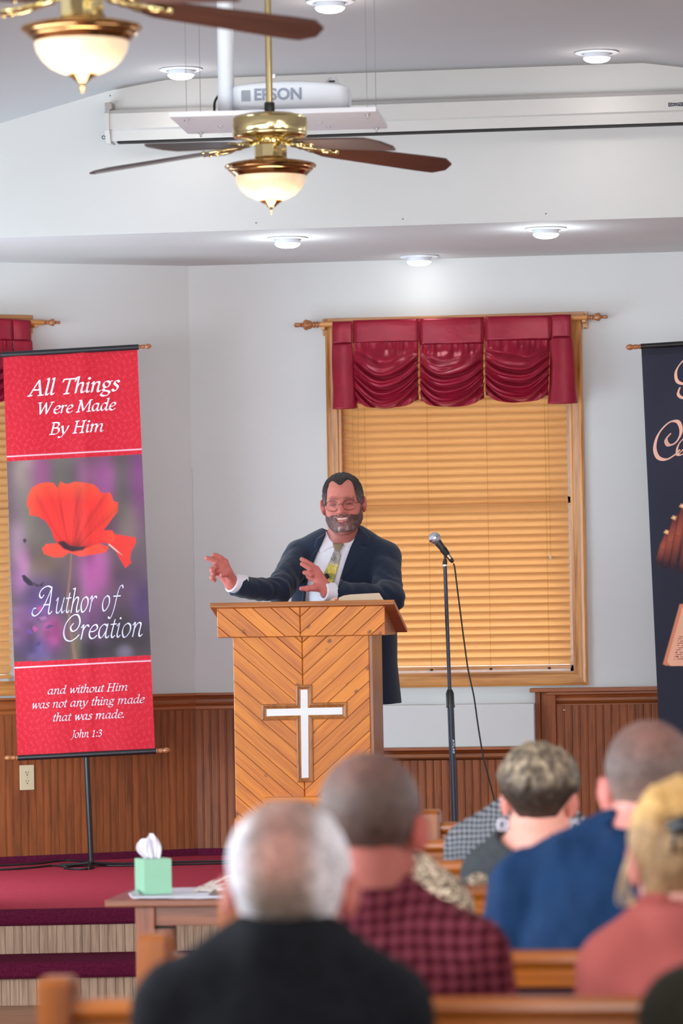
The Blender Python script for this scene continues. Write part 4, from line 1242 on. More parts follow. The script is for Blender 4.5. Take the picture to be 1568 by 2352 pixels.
# scalloped runner cloth
cl0 = TF.pt(298, 2055, -.03)[0]; cl1 = tw - .06
nu, nv = 120, 24
u = np.linspace(0, 1, nu)[None, :]; v = np.linspace(0, 1, nv)[:, None]
X = cl0 + (cl1 - cl0) * u + 0 * v; Yc = .012 + (td - .03) * v + 0 * u
edge = .006 * np.abs(np.sin(u * 34)) * np.clip(1 - v * 6, 0, 1)
Yc = Yc - edge
Z = topz + .003 + .0015 * np.abs(np.sin(u * 34)) * np.clip(1 - v * 5, 0, 1) + 0.016 * np.clip(1 - u / .022, 0, 1) ** 2 + .001 * np.sin(u * 17 + v * 5)
rc = grid_obj('table_runner', np.stack([X, Yc, Z], -1), plain('white_cloth', '#dcdcea', .8, var=.02), None, .002)
rc.location = to; rc.rotation_euler = (0, 0, TRZ); tag(rc, 'white scalloped cloth on the brown table', 'tablecloth')
# tissue box: left face turned to the camera
zb0 = topz + .0062
tbp = at(331, 2050, TD + .10)
tis = thing('tissue_box', 'mint green tissue box with a white tissue on the brown table', 'tissue box', (tbp.x, tbp.y, zb0), math.radians(29))
bs = .088; bh_ = .106
m_mint = plain('mint_card', '#90c2a4', .6, var=.02)
bm = bmesh.new(); add_box(bm, (bs / 2, bs / 2, bh_ / 2), (bs, bs, bh_), .0015)
bmo = bm_obj('box', bm, m_mint, tis)
bm = bmesh.new()
n = 24; r0 = [bm.verts.new((bs / 2 + .026 * math.cos(2 * PI * k / n), bs / 2 + .016 * math.sin(2 * PI * k / n), bh_ + .0004)) for k in range(n)]; bm.faces.new(r0)
bm_obj('opening', bm, m_slot, tis)
# tissue: pleated sheet rising, tip leaning left
nu, nv = 40, 40
u = np.linspace(-1, 1, nu)[None, :]; v = np.linspace(0, 1, nv)[:, None]
wd_ = .022 + .016 * np.sin(v * 2.6)
X = bs / 2 - .008 * v + wd_ * u * (1 - .45 * v ** 3) - .020 * v * np.clip(-u, 0, 1) ** 1.5; Yt = bs / 2 + .009 * np.sin(u * 7 + v * 2) * (.4 + v) + .006 * np.sin(u * 15)
Z = bh_ - .004 + .075 * v * (1 - .32 * np.clip(-u, 0, 1) ** 1.3) + .004 * np.sin(u * 6)
grid_obj('tissue', np.stack([X, Yt + 0 * v, Z], -1), plain('tissue_paper', '#eceaf6', .9, var=.01), tis)
# papers and dark book
px0 = TF.pt(438, 2048, -.2)[0]; px1 = px0 + .16
m, nt, b = new_mat('printed_handkerchief')
mpn = coords(nt, (24, 24, 24)); nn = nd(nt, 'ShaderNodeTexNoise'); nn.inputs['Scale'].default_value = 1.4; nt.links.new(mpn.outputs[0], nn.inputs['Vector'])
r = ramp(nt, [(.5, lin('#ece0d8')), (.54, lin('#a8253a'))]); r.color_ramp.interpolation = 'CONSTANT'; nt.links.new(nn.outputs['Fac'], r.inputs[0]); nt.links.new(r.outputs[0], b.inputs['Base Color'])
nu = nv = 30
u = np.linspace(0, 1, nu)[None, :]; v = np.linspace(0, 1, nv)[:, None]
X = px0 + .17 * u + .03 * v; Yp = .22 + .16 * v + 0 * u; Z = topz + .007 + .018 * np.sin(u * 3.1) * v + .022 * v + .003 * np.sin(u * 9 + v * 5)
o = grid_obj('printed_leaflet', np.stack([X, Yp, Z], -1), m, None, .0015); o.location = to; o.rotation_euler = (0, 0, TRZ)
tag(o, 'white sheet with red print on the cloth right of the tissue box', 'paper')
bxp = TF.pt(476, 2050, -.08)[0]
ob = thing('hymn_book', 'dark brown book lying on the white cloth behind the old man', 'book', to + TF.ex * bxp + TF.ey * .09 + Vector((0, 0, topz + .0068)), TRZ)
bm = bmesh.new(); poly_prism(bm, [(0, 0), (.16, 0), (.16, .012), (.014, .012)], (0, 0, 0), (1, 0, 0), (0, 0, 1), (0, .11, 0)); bm_obj('cover', bm, plain('brown_leather', '#5c4a3a', .6), ob)
box('page_block', (.09, .055, .0145), (.13, .10, .004), m_paper, ob, .001)

# ------------------------------------------------------------------ pews
ROWY = [1890, 1928, 1972, 2030, 2097, 2177, 2278]
S_ROW = .9; D8 = 6.73 * S_ROW
XL = (at(968, 1890, 12.36).x + at(95, 2278, 6.96).x + at(325, 2177, 7.86).x) / 3
ZP = sum(at(1000, ROWY[i], D8 + (7 - i) * S_ROW).z for i in range(7)) / 7
open('/tmp/pew.txt','w').write(repr(('PEW', XL, at(968, 1890, 12.36).x, at(95, 2278, 6.96).x, at(325, 2177, 7.86).x, ZP, [round(at(1000, ROWY[i], D8 + (7 - i) * S_ROW).z, 3) for i in range(7)], 'Z', Z_SOF, Z_CE, YF)))
m_uph = plain('maroon_upholstery', '#3a1420', .9, var=.1, vscale=80, bump=.4, bscale=300, sheen=.2)
PL = 3.7
def make_pew():
    t = thing('church_pew', None, None)
    # top rail: rounded nosing toward the rear
    pr = [(.030, -.002), (.022, .0), (.000, .0), (-.010, -.003), (-.016, -.010), (-.017, -.020), (-.013, -.028), (-.006, -.032), (.030, -.034)]
    def ext(name, pr, mat, x0=.055, x1=PL - .055):
        bm = bmesh.new()
        a = [bm.verts.new((x0, y, ZP + z)) for y, z in pr]; b = [bm.verts.new((x1, y, ZP + z)) for y, z in pr]; k = len(pr)
        for q in range(k): bm.faces.new((a[q], a[(q + 1) % k], b[(q + 1) % k], b[q]))
        bm.faces.new(a[::-1]); bm.faces.new(b)
        return bm_obj(name, bm, mat, t)
    ext('top_rail', pr, m_pewwood)
    ext('back_band', [(.026, -.034), (-.001, -.033), (-.004, -.036), (-.004, -.050), (.001, -.0515), (.001, -.0535), (-.004, -.055), (-.004, -.066), (.0, -.069), (.026, -.069)], m_pewwood)
    ext('back_panel', [(.024, -.06), (.016, -.065), (-.01, -(ZP - .34)), (.016, -(ZP - .34))], m_uph)
    ext('seat', [(-.01, -(ZP - .40)), (.43, -(ZP - .42)), (.45, -(ZP - .40)), (.45, -(ZP - .38)), (-.01, -(ZP - .36))], m_pewwood)
    ext('seat_cushion', [(.03, -(ZP - .405)), (.43, -(ZP - .425)), (.44, -(ZP - .45)), (.42, -(ZP - .465)), (.03, -(ZP - .44))], m_uph)
    h = ZP + .038
    prof = [(-.035, 0), (-.035, h - .012), (-.024, h), (.035, h), (.048, h - .010), (.055, h - .05), (.085, .66), (.14, .62), (.38, .60), (.44, .585), (.46, .55), (.46, 0)]
    for x0 in (0.0, PL - .058):
        bm = bmesh.new(); poly_prism(bm, prof, (x0, 0, 0), (0, 1, 0), (0, 0, 1), (.058, 0, 0))
        es = [e for e in bm.edges if abs(e.verts[0].co.x - e.verts[1].co.x) < 1e-5]
        bmesh.ops.bevel(bm, geom=es, offset=.006, segments=2, affect='EDGES')
        bm_obj('end_panel', bm, m_pewend, t)
    return t
def copy_tree(o, parent=None):
    c = o.copy(); COL.objects.link(c); c.parent = parent
    for ch in list(o.children): copy_tree(ch, c)
    return c
pew_lab = ['honey oak pew nearest the stage, its end post beside the microphone stand', 'honey oak pew second from the stage, rail left of the grey checked shirt',
           'honey oak pew third from the stage, behind the grey checked shirt', 'honey oak pew behind the short-haired woman with hoop earrings',
           'honey oak pew behind the leopard-print blouse', 'honey oak pew behind the blue shirt, its end post before the table',
           'honey oak pew behind the man in the maroon checked shirt, nearest full rail', 'honey oak pew under the frame, behind the white-haired man']
pew0 = make_pew()
PEWY = []
for i in range(8):
    d = D8 + (7 - i) * S_ROW
    # same hall X for every row, Y from its depth along the view at the middle
    Yr = (d + (-V0.x) * XL * 1.0) / V0.y
    PEWY.append(Yr)
    t = pew0 if i == 0 else copy_tree(pew0)
    t.location = (XL, Yr, 0); tag(t, pew_lab[i], 'pew', 'honey oak pews')

# ------------------------------------------------------------------ drawn lettering (broad-nib strokes)
ARCH = [(.07, .2), (.15, .38), (.25, .45), (.31, .38), (.28, .15), (.29, .03), (.34, 0), (.4, .06)]
STEM = [(.02, .38), (.09, .45), (.08, .2), (.06, 0)]
G = {
 'a': (.44, [('c', [(.30, .40), (.2, .45), (.07, .34), (.04, .15), (.1, .01), (.2, .06), (.30, .24)]), ('c', [(.33, .45), (.30, .2), (.30, .05), (.36, 0), (.42, .06)])]),
 'd': (.44, [('c', [(.30, .40), (.2, .45), (.07, .34), (.04, .15), (.1, .01), (.2, .06), (.30, .24)]), ('c', [(.37, .72), (.33, .4), (.30, .06), (.36, 0), (.42, .06)]), ('l', [(.29, .70), (.37, .72)])]),
 'e': (.35, [('c', [(.06, .22), (.2, .24), (.31, .33), (.26, .44), (.15, .42), (.05, .27), (.05, .1), (.14, 0), (.24, .02), (.32, .09)])]),
 'f': (.30, [('c', [(.46, .66), (.40, .74), (.30, .66), (.24, .42), (.19, .1), (.13, -.12), (.05, -.24), (-.03, -.2)]), ('l', [(.10, .42), (.38, .42)])]),
 'g': (.40, [('c', [(.28, .40), (.18, .45), (.07, .38), (.07, .25), (.15, .17), (.26, .22), (.30, .34), (.26, .42)]), ('c', [(.12, .18), (.06, .1), (.12, .04), (.26, .0), (.32, -.08), (.24, -.18), (.1, -.2), (.0, -.13), (.06, -.03), (.14, .03)]), ('l', [(.28, .42), (.38, .45)])]),
 'h': (.42, [('l', [(.12, .72), (.06, 0)]), ('c', ARCH), ('l', [(.04, .70), (.12, .72)])]),
 'i': (.20, [('c', [(.02, .38), (.09, .45), (.08, .3), (.06, .08), (.11, 0), (.17, .06)]), ('d', [(.11, .62)])]),
 'l': (.20, [('c', [(.04, .70), (.11, .72), (.09, .4), (.06, .08), (.11, 0), (.17, .06)])]),
 'm': (.70, [('c', STEM), ('c', [(.07, .2), (.15, .38), (.25, .45), (.31, .38), (.29, .2), (.28, 0)]), ('c', [(x + .25, y) for x, y in ARCH])]),
 'n': (.42, [('c', STEM), ('c', ARCH)]),
 'o': (.38, [('c', [(.2, .45), (.08, .36), (.04, .18), (.11, .0), (.22, .03), (.32, .2), (.30, .38), (.2, .45)])]),
 'r': (.30, [('c', STEM), ('c', [(.08, .25), (.16, .4), (.24, .45), (.29, .40)])]),
 's': (.28, [('c', [(.25, .38), (.18, .45), (.08, .40), (.09, .31), (.18, .22), (.22, .12), (.15, .01), (.07, .0), (.02, .07)])]),
 't': (.22, [('c', [(.13, .58), (.09, .3), (.07, .08), (.12, 0), (.19, .06)]), ('l', [(.01, .43), (.2, .44)])]),
 'u': (.43, [('c', [(.02, .38), (.09, .45), (.07, .2), (.08, .04), (.15, 0), (.25, .1), (.31, .3)]), ('c', [(.34, .45), (.30, .2), (.30, .05), (.35, 0), (.41, .06)])]),
 'w': (.54, [('c', [(.02, .38), (.08, .44), (.09, .2), (.12, .0)]), ('l', [(.12, .0), (.26, .42)]), ('l', [(.26, .43), (.31, .02)]), ('c', [(.31, .0), (.44, .2), (.5, .38), (.45, .45)])]),
 'y': (.42, [('c', [(.02, .38), (.09, .44), (.12, .25), (.17, .02)]), ('c', [(.38, .44), (.33, .25), (.2, .0), (.1, -.16), (.0, -.2), (-.05, -.15)])]),
 'A': (.56, [('l', [(.0, .01), (.3, .68)]), ('l', [(.3, .68), (.42, .01)]), ('l', [(.1, .25), (.38, .25)]), ('l', [(-.06, 0), (.09, 0)]), ('l', [(.33, 0), (.52, 0)])]),
 'T': (.50, [('l', [(.29, .65), (.2, .0)]), ('l', [(.05, .65), (.53, .65)]), ('l', [(.06, .65), (.03, .54)]), ('l', [(.53, .65), (.50, .54)]), ('l', [(.11, 0), (.3, 0)])]),
 'W': (.78, [('l', [(.05, .68), (.13, .02)]), ('l', [(.13, 0), (.36, .64)]), ('l', [(.36, .66), (.43, .02)]), ('l', [(.43, 0), (.68, .68)]), ('l', [(-.03, .68), (.13, .68)]), ('l', [(.60, .68), (.75, .68)])]),
 'M': (.72, [('l', [(.03, 0), (.13, .68)]), ('l', [(.13, .68), (.30, .06)]), ('l', [(.30, .06), (.60, .68)]), ('l', [(.60, .68), (.58, .0)]), ('l', [(-.05, 0), (.11, 0)]), ('l', [(.50, 0), (.68, 0)]), ('l', [(.04, .68), (.14, .68)]), ('l', [(.59, .68), (.70, .68)])]),
 'B': (.46, [('l', [(.13, .66), (.06, 0)]), ('c', [(.03, .66), (.2, .67), (.35, .62), (.35, .46), (.23, .37), (.1, .36)]), ('c', [(.2, .36), (.37, .32), (.39, .12), (.26, .01), (-.02, 0)])]),
 'H': (.58, [('l', [(.13, .67), (.06, 0)]), ('l', [(.46, .67), (.40, 0)]), ('l', [(.08, .35), (.43, .35)]), ('l', [(.04, .67), (.21, .67)]), ('l', [(.38, .67), (.55, .67)]), ('l', [(-.02, 0), (.15, 0)]), ('l', [(.32, 0), (.49, 0)])]),
 'J': (.26, [('c', [(.2, .67), (.17, .3), (.14, .05), (.06, -.1), (-.04, -.12)]), ('l', [(.1, .67), (.3, .67)])]),
 '1': (.34, [('l', [(.06, .5), (.18, .60), (.14, 0)]), ('l', [(.05, 0), (.23, 0)])]),
 '3': (.36, [('c', [(.06, .5), (.16, .6), (.27, .52), (.24, .38), (.13, .33), (.26, .28), (.28, .1), (.16, 0), (.04, .04)])]),
 ':': (.18, [('d', [(.07, .04)]), ('d', [(.09, .38)])]), '.': (.16, [('d', [(.06, .04)])]), ' ': (.24, []),
 # swash capitals
 'Ā': (.86, [('c', [(.62, .78), (.50, .5), (.36, .22), (.20, .03), (.02, -.05), (-.10, .03), (-.06, .17), (.04, .18)]), ('c', [(.62, .78), (.62, .4), (.60, .06), (.66, -.01), (.74, .06)]), ('c', [(.62, .78), (.42, .83), (.2, .74), (.12, .58), (.22, .48), (.31, .56)]), ('l', [(.36, .27), (.60, .27)])]),
 'Ć': (.66, [('c', [(.36, .52), (.28, .40), (.36, .27), (.52, .33), (.60, .55), (.50, .78), (.30, .78), (.10, .55), (.05, .25), (.15, .02), (.34, -.05), (.52, .04), (.62, .14)])]),
 'f̄': (.3, []),
}
def glyph_mesh(strokes, nib, thin, ang=38.0):
    V, F = [], []
    n = (math.cos(math.radians(ang)) * nib / 2, math.sin(math.radians(ang)) * nib / 2)
    for kind, pts in strokes:
        if kind == 'd':
            x, y = pts[0]; r = nib * .62; b = len(V)
            V += [(x + r * math.cos(a), y + r * math.sin(a)) for a in [i * PI / 4 for i in range(8)]]; F.append(tuple(range(b, b + 8))); continue
        P = [(p.x, p.y) for p in catmull([(x, y, 0) for x, y in pts], 7)] if kind == 'c' else pts
        for (x0, y0), (x1, y1) in zip(P[:-1], P[1:]):
            b = len(V)
            V += [(x0 - n[0], y0 - n[1]), (x0 + n[0], y0 + n[1]), (x1 + n[0], y1 + n[1]), (x1 - n[0], y1 - n[1])]; F.append((b, b + 1, b + 2, b + 3))
            L = math.hypot(x1 - x0, y1 - y0) or 1; dx_, dy_ = (x1 - x0) / L * thin / 2, (y1 - y0) / L * thin / 2
            b = len(V)
            V += [(x0 - dy_ - dx_, y0 + dx_ - dy_), (x0 + dy_ - dx_, y0 - dx_ - dy_), (x1 + dy_ + dx_, y1 - dx_ + dy_), (x1 - dy_ + dx_, y1 + dx_ + dy_)]; F.append((b, b + 1, b + 2, b + 3))
    return V, F
def write(name, s, fr, P0, P1, em, mat, parent, surf, nib=.098, thin=.034, shear=.16, up=None, track=0.0):
    """letters along P0->P1 (pixels of the baseline on the banner plane); em in pixels"""
    a = Vector(fr.loc(*P0)); b = Vector(fr.loc(*P1))
    W_ = sum(G[c][0] + track for c in s) - track
    ex = (b - a) / (W_ * 1.0); emm = em * fr.mpp
    ux = (b - a).normalized(); upv = Vector((-ux.y, ux.x)) if up is None else up
    V, F = [], []; x = 0
    for c in s:
        v, f = glyph_mesh(G[c][1], nib, thin)
        o = len(V)
        V += [(x + p + q * shear, q) for p, q in v]; F += [tuple(o + i for i in g) for g in f]
        x += G[c][0] + track
    pts = []
    for i, (p, q) in enumerate(V):
        w_ = a + ex * p + upv * (q * emm)
        pts.append((w_.x, surf(w_.x, w_.y) - .0022, w_.y))
    return from_py(name, pts, F, mat, parent)

# ------------------------------------------------------------------ banners
class BFrame:
    def __init__(s, D, base):
        s.D = D; s.o = at(base[0], base[1], D); s.o.z = Z_ST; s.rz = YAW; s.mpp = D / F_PX
        s.ex, s.ey = frame_of(YAW)
    def loc(s, px, py):
        p = at(px, py, s.D) - s.o
        return (p.dot(s.ex), p.z)
def px_grid(TL, TR, BR, BL, nu, nv):
    u = np.linspace(0, 1, nu)[None, :, None]; v = np.linspace(0, 1, nv)[:, None, None]
    TL, TR, BR, BL = [np.array(q, dtype=float) for q in (TL, TR, BR, BL)]
    return (TL * (1 - u) + TR * u) * (1 - v) + (BL * (1 - u) + BR * u) * v
def local_grid(fr, Pq):
    """affine px -> local (exact enough on one plane)"""
    a = np.array(fr.loc(500, 1300)); ux = (np.array(fr.loc(1500, 1300)) - a) / 1000; uy = (np.array(fr.loc(500, 2300)) - a) / 1000
    return a + (Pq[..., 0:1] - 500) * ux + (Pq[..., 1:2] - 1300) * uy
def blob_mix(P, base, blobs):
    acc = np.ones(P.shape[:2] + (1,)) * .55 * np.array(lin(base)); W_ = np.ones(P.shape[:2] + (1,)) * .55
    for x, y, rx, ry, c, k in blobs:
        g = k * np.exp(-((P[..., 0:1] - x) / rx) ** 2 - ((P[..., 1:2] - y) / ry) ** 2)
        acc = acc + g * np.array(lin(c)); W_ = W_ + g
    return acc / W_
def cover(C, P, poly, col, soft=1.0, alpha=1.0):
    sd = poly_sd(P[..., 0].ravel().astype(np.float32), P[..., 1].ravel().astype(np.float32), poly).reshape(P.shape[:2])
    m = np.clip(.5 - sd / (2 * soft), 0, 1)[..., None] * alpha
    col = np.array(col) if not isinstance(col, np.ndarray) else col
    return C * (1 - m) + col * m
m_cloth = vcol_mat('printed_banner_cloth', .75, var=.05, vscale=300, bump=.1, bscale=(900, 900, 900), transl=.12)
m_ink = plain('pale_print_ink', '#e6cfd8', .8, var=.01)
m_ink2 = plain('lilac_print_ink', '#dcd3ea', .8, var=.01)
def pole_finial(name, fr, pa, pb, parent, y):
    a = Vector(fr.loc(*pa)); b = Vector(fr.loc(*pb)); L = (b - a).length
    d = Vector(((b - a).x, 0, (b - a).y))
    s = L / .058
    return lathe(name, [(0, 0), (.009 * s, .001), (.0095 * s, .006 * s), (.006 * s, .008 * s), (.009 * s, .011 * s), (.0095 * s, .026 * s), (.0075 * s, .028 * s), (.011 * s, .036 * s), (.012 * s, .042 * s), (.009 * s, .051 * s), (.003 * s, .057 * s), (0, .058 * s)], m_turn, parent, 20, axis=d, origin=(a.x, y, a.y))
def banner(name, label, D, base, TL, TR, BR, BL, paint, topbar, botbar, fins, pole):
    fr = BFrame(D, base)
    t = thing(name, label, 'banner', fr.o, YAW)
    pxw = math.hypot(TR[0] - TL[0], TR[1] - TL[1])
    nu, nv = int(pxw / 1.35), int((BL[1] - TL[1]) / 1.5)
    P = px_grid(TL, TR, BR, BL, nu, nv); L = local_grid(fr, P)
    def surf(x, z):
        return .004 * math.sin(x * 9 + 1) + .0035 * math.sin(x * 23 + z * 2.2) * min(1, (fr.o.z + 2.4 - z) if z > 2 else 1) - .006 * math.exp(-((x - pole * .0 + .0) / .03) ** 2)
    sx = L[..., 0]; sz = L[..., 1]
    Y = .004 * np.sin(sx * 9 + 1) + .0035 * np.sin(sx * 23 + sz * 2.2) - .006 * np.exp(-(sx / .03) ** 2)
    def surf(x, z): return .004 * math.sin(x * 9 + 1) + .0035 * math.sin(x * 23 + z * 2.2) - .006 * math.exp(-(x / .03) ** 2)
    C = paint(P)
    idx = np.arange(nu * nv).reshape(nv, nu)
    f = np.stack([idx[:-1, :-1], idx[1:, :-1], idx[1:, 1:], idx[:-1, 1:]], -1).reshape(-1, 4)
    V = np.stack([sx, Y, sz], -1).reshape(-1, 3)
    cl_ = from_py('banner_cloth', V, f, m_cloth, t, True, C.reshape(-1, 3))
    for nm, (a, b, r) in (('top_rod', topbar), ('bottom_rod', botbar)):
        A_ = fr.loc(*a); B_ = fr.loc(*b)
        d = Vector((B_[0] - A_[0], 0, B_[1] - A_[1])).normalized()
        tube(nm, [(A_[0], 0, A_[1]), (B_[0], 0, B_[1])], r, m_black, t, 20)
    for a, b in fins: pole_finial('finial', fr, a, b, t, 0)
    zt_ = fr.loc((topbar[0][0] + topbar[1][0]) / 2, (topbar[0][1] + topbar[1][1]) / 2)
    lean = pole
    tube('pole', [(0, .018, .02), (lean, .018, zt_[1] - .01)], .0125, m_black, t, 16)
    for k in range(3):
        a = k * 2 * PI / 3 + .5
        tube('foot', [(0, .018, .022), (.06 * math.cos(a), .018 + .06 * math.sin(a), .014), (.17 * math.cos(a), .018 + .17 * math.sin(a), .008)], .007, m_black, t, 10)
    return t, fr, surf
def damask(P, C, amp=.10):
    x, y = P[..., 0:1], P[..., 1:2]
    n = np.sin(x * .21 + 2.5 * np.sin(y * .05)) * np.sin(y * .19 + 2.5 * np.sin(x * .06)) + .6 * np.sin(x * .55 + y * .31 + 3 * np.sin(y * .12)) * np.sin(y * .47 - x * .2)
    m = np.clip(np.abs(n) * 1.6 - .55, 0, 1)
    hi = np.array(lin('#e03a50'))
    return C * (1 - m * amp * 2) + hi * m * amp * 2
def paint_red(P):
    x, y = P[..., 0:1], P[..., 1:2]
    C = np.ones(P.shape[:2] + (3,)) * np.array(lin('#bb0c23'))
    C = damask(P, C, .16)
    C = np.where(y < 822 + (x * -.05), C * .82, C)
    # lines between the sections, sloping as the banner hangs
    sl = -17.0 / 308
    y1 = 1059 + sl * (x - 27); y2 = 1521 + (-15.5 / 308) * (x - 40)
    pic = blob_mix(P, '#6d5a5e', [
        (60, 1080, 22, 40, '#b09a90', 1.2), (92, 1085, 22, 40, '#a8508c', 1.4), (140, 1090, 24, 60, '#6d6a5e', 1.4), (200, 1095, 26, 40, '#8a4a74', 1.2), (240, 1110, 20, 50, '#b0589c', 1.6), (282, 1120, 20, 60, '#5e5a54', 1.3),
        (318, 1100, 22, 70, '#8a3f80', 1.6), (60, 1180, 18, 50, '#7d7a62', 1.2), (45, 1230, 14, 60, '#a07a92', 1), (90, 1240, 26, 30, '#6e6858', 1), (290, 1190, 22, 40, '#7a6a5e', 1.3), (255, 1215, 20, 30, '#5a3550', 1.3),
        (100, 1290, 36, 30, '#7a6350', 1.2), (215, 1315, 28, 50, '#b8559a', 2.0), (300, 1340, 30, 40, '#5f3f5c', 1.4), (245, 1380, 30, 30, '#7a4f74', 1.1), (325, 1390, 22, 40, '#54356e', 1.8), (180, 1340, 18, 40, '#5e3f50', 1),
        (95, 1380, 34, 40, '#5a3a78', 1.8), (60, 1440, 24, 40, '#8a4f86', 1.4), (85, 1490, 34, 24, '#4e3f78', 2.0), (120, 1455, 18, 28, '#b8488e', 2.0), (220, 1430, 36, 40, '#6b3a6e', 1.2), (265, 1440, 36, 60, '#262226', 2.2), (215, 1495, 40, 24, '#1d1a22', 2.0),
        (330, 1470, 24, 40, '#2a2228', 2.0), (285, 1497, 14, 12, '#8d8698', 2.5), (45, 1330, 14, 26, '#b070a4', 1.4), (175, 1490, 10, 26, '#7a7448', 1.6), (55, 1285, 12, 22, '#c07aa8', 1.5)])
    q = P.reshape(-1, 2); n = noise3(np.stack([q[:, 0] * .055, q[:, 1] * .055, q[:, 0] * 0], 1), 1.0).reshape(P.shape[:2] + (1,))
    n4 = noise3(np.stack([q[:, 0] * .03, q[:, 1] * .022, q[:, 0] * 0], 1), 1.0).reshape(P.shape[:2] + (1,)); pic = pic * (.72 + .5 * n4)
    fol = np.clip((165 - x) / 60, 0, 1) * np.clip((y - 1340) / 60, 0, 1)
    pic = pic * (1 + fol * (n - .5) * .7)
    # stem and bristles
    pic = cover(pic, P, [(162, 1262), (166, 1262), (163, 1320), (158, 1370), (163, 1440), (178, 1515), (168, 1515), (158, 1440), (152, 1370), (158, 1320)], lin('#8a6a5c'), 1.2)
    pic = cover(pic, P, [(50, 1322), (56, 1320), (72, 1334), (78, 1345), (66, 1345), (54, 1334)], lin('#2c1f30'), 1.2)
    pic = cover(pic, P, [(72, 1336), (90, 1344), (101, 1336), (98, 1346), (84, 1348)], lin('#3a2a34'), 1.0)
    pic = cover(pic, P, [(52, 1240), (58, 1236), (62, 1242), (56, 1248)], lin('#3c2c34'), 1.5)
    for k in range(7):
        a = k * .9; cx, cy = 64 + 15 * k % 50, 1400 + (k * 37) % 90
        pic = cover(pic, P, [(cx, cy), (cx + 14 * math.cos(a), cy + 10 * math.sin(a)), (cx + 20 * math.cos(a + .6), cy + 16 * math.sin(a + .6)), (cx + 8 * math.cos(a + 1.3), cy + 8 * math.sin(a + 1.3))], lin(('#6a4690', '#b8488e', '#48386e', '#a8709c')[k % 4]), 1.5, .8)
    K = lambda L: [(a / 3.267, 700 + b / 3.267) for a, b in L]
    back = K([(410, 1790), (345, 1795), (315, 1830), (330, 1870), (400, 1895), (470, 1895), (520, 1860), (600, 1890), (700, 1875), (790, 1860), (815, 1815), (700, 1780), (500, 1780)])
    pic = cover(pic, P, back, lin('#ec4a35'), 1.0)
    right = K([(770, 1690), (840, 1690), (860, 1720), (1015, 1745), (1018, 1780), (1005, 1815), (985, 1850), (975, 1900), (985, 1935), (940, 1978), (905, 1920), (870, 1850), (820, 1800), (760, 1770)])
    pic = cover(pic, P, right, lin('#e83a30'), 1.0)
    pic = cover(pic, P, K([(810, 1800), (870, 1850), (920, 1880), (870, 1835), (820, 1792)]), lin('#f5b7a0'), .8)
    main = K([(205, 1450), (225, 1400), (240, 1370), (300, 1338), (350, 1330), (400, 1335), (432, 1375), (440, 1350), (452, 1324), (500, 1345), (560, 1325), (620, 1330), (700, 1345), (740, 1380), (752, 1405), (785, 1412), (820, 1403), (838, 1430),
              (850, 1472), (885, 1482), (882, 1550), (830, 1620), (790, 1675), (765, 1700), (840, 1700), (865, 1750), (840, 1780), (760, 1790), (700, 1800), (640, 1830), (540, 1850), (480, 1830), (430, 1790), (400, 1740), (385, 1690), (345, 1625), (290, 1590), (222, 1578), (218, 1530), (200, 1500)])
    xx, yy = P[..., 0:1], P[..., 1:2]
    pet = np.array(lin('#e8322b')) * (1 - .30 * np.exp(-((xx - 178) / 9.0) ** 2)) * (1 + .035 * np.sin(xx * .55 + np.sin(yy * .05) * 3))
    an = np.arctan2(xx - 163, 1275 - yy); rr = np.hypot(xx - 163, yy - 1275)
    pn = noise3(np.stack([an.ravel() * 9, rr.ravel() * .012, an.ravel() * 0], 1), 1.0).reshape(P.shape[:2] + (1,))
    pn2 = noise3(np.stack([an.ravel() * 26, rr.ravel() * .02, an.ravel() * 0], 1), 1.0).reshape(P.shape[:2] + (1,))
    pet = pet * (.74 + .34 * pn + .16 * pn2)
    for a0 in (-.62, -.28, .05, .42, .7): pet = pet * (1 - .22 * np.exp(-((an - a0 - .0006 * rr) / .035) ** 2))
    edge = np.clip((1150 - yy) / 50, 0, 1) * .65 + np.clip((100 - xx) / 40, 0, 1) * .5 + np.clip((xx - 235) / 25, 0, 1) * .4
    pet = pet * (1 - np.clip(edge, 0, 1)) + np.array(lin('#f0623a')) * np.clip(edge, 0, 1)
    pet = pet * (1 - .45 * np.exp(-((xx - 165) / 45) ** 2 - ((yy - 1255) / 14) ** 2))
    pic = cover(pic, P, main, pet, .8)
    pic = cover(pic, P, K([(432, 1780), (480, 1770), (520, 1805), (590, 1815), (650, 1812), (620, 1842), (540, 1852), (480, 1832)]), lin('#3a1c26'), 2.0)
    pic = pic * np.array((.80, .74, .76))
    inside = (y > y1) & (y < y2)
    C = np.where(inside, pic, C)
    for yy0, s_ in ((1047.8, -17.0 / 308), (1534, -16.0 / 308)):
        d = np.abs(y - (yy0 + s_ * (x - (20 if yy0 < 1200 else 40))))
        m_ = np.clip(1.7 - d, 0, 1); C = C * (1 - m_) + np.array(lin('#e8c6d2')) * m_
    # crease down the middle of the cloth where it is folded
    return np.clip(C, 0, 1)
t1, fr1, sf1 = banner('red_banner', 'tall red banner with a poppy picture and white verse lettering', 18.35, (209, 1992), (6, 815), (315, 798), (356, 1724), (41, 1741), paint_red,
                ((2, 815), (318, 797), .0125), ((41, 1741), (358, 1725), .0125), [((318, 797), (348, 795)), ((358, 1725), (392, 1723)), ((41, 1741), (9, 1741))], -.066)
def wr(s, P0, P1, em, mat, **k): write('lettering', s, fr1, P0, P1, em, mat, t1, sf1, **k)
wr('All Things', (68, 909.5), (273, 896.5), 51, m_ink)
wr('Were Made', (87, 952), (265, 941), 38.5, m_ink)
wr('By Him', (115, 998), (239, 990.5), 40, m_ink)
wr('and without Him', (109, 1595), (294, 1585.5), 26, m_ink, nib=.08, thin=.035)
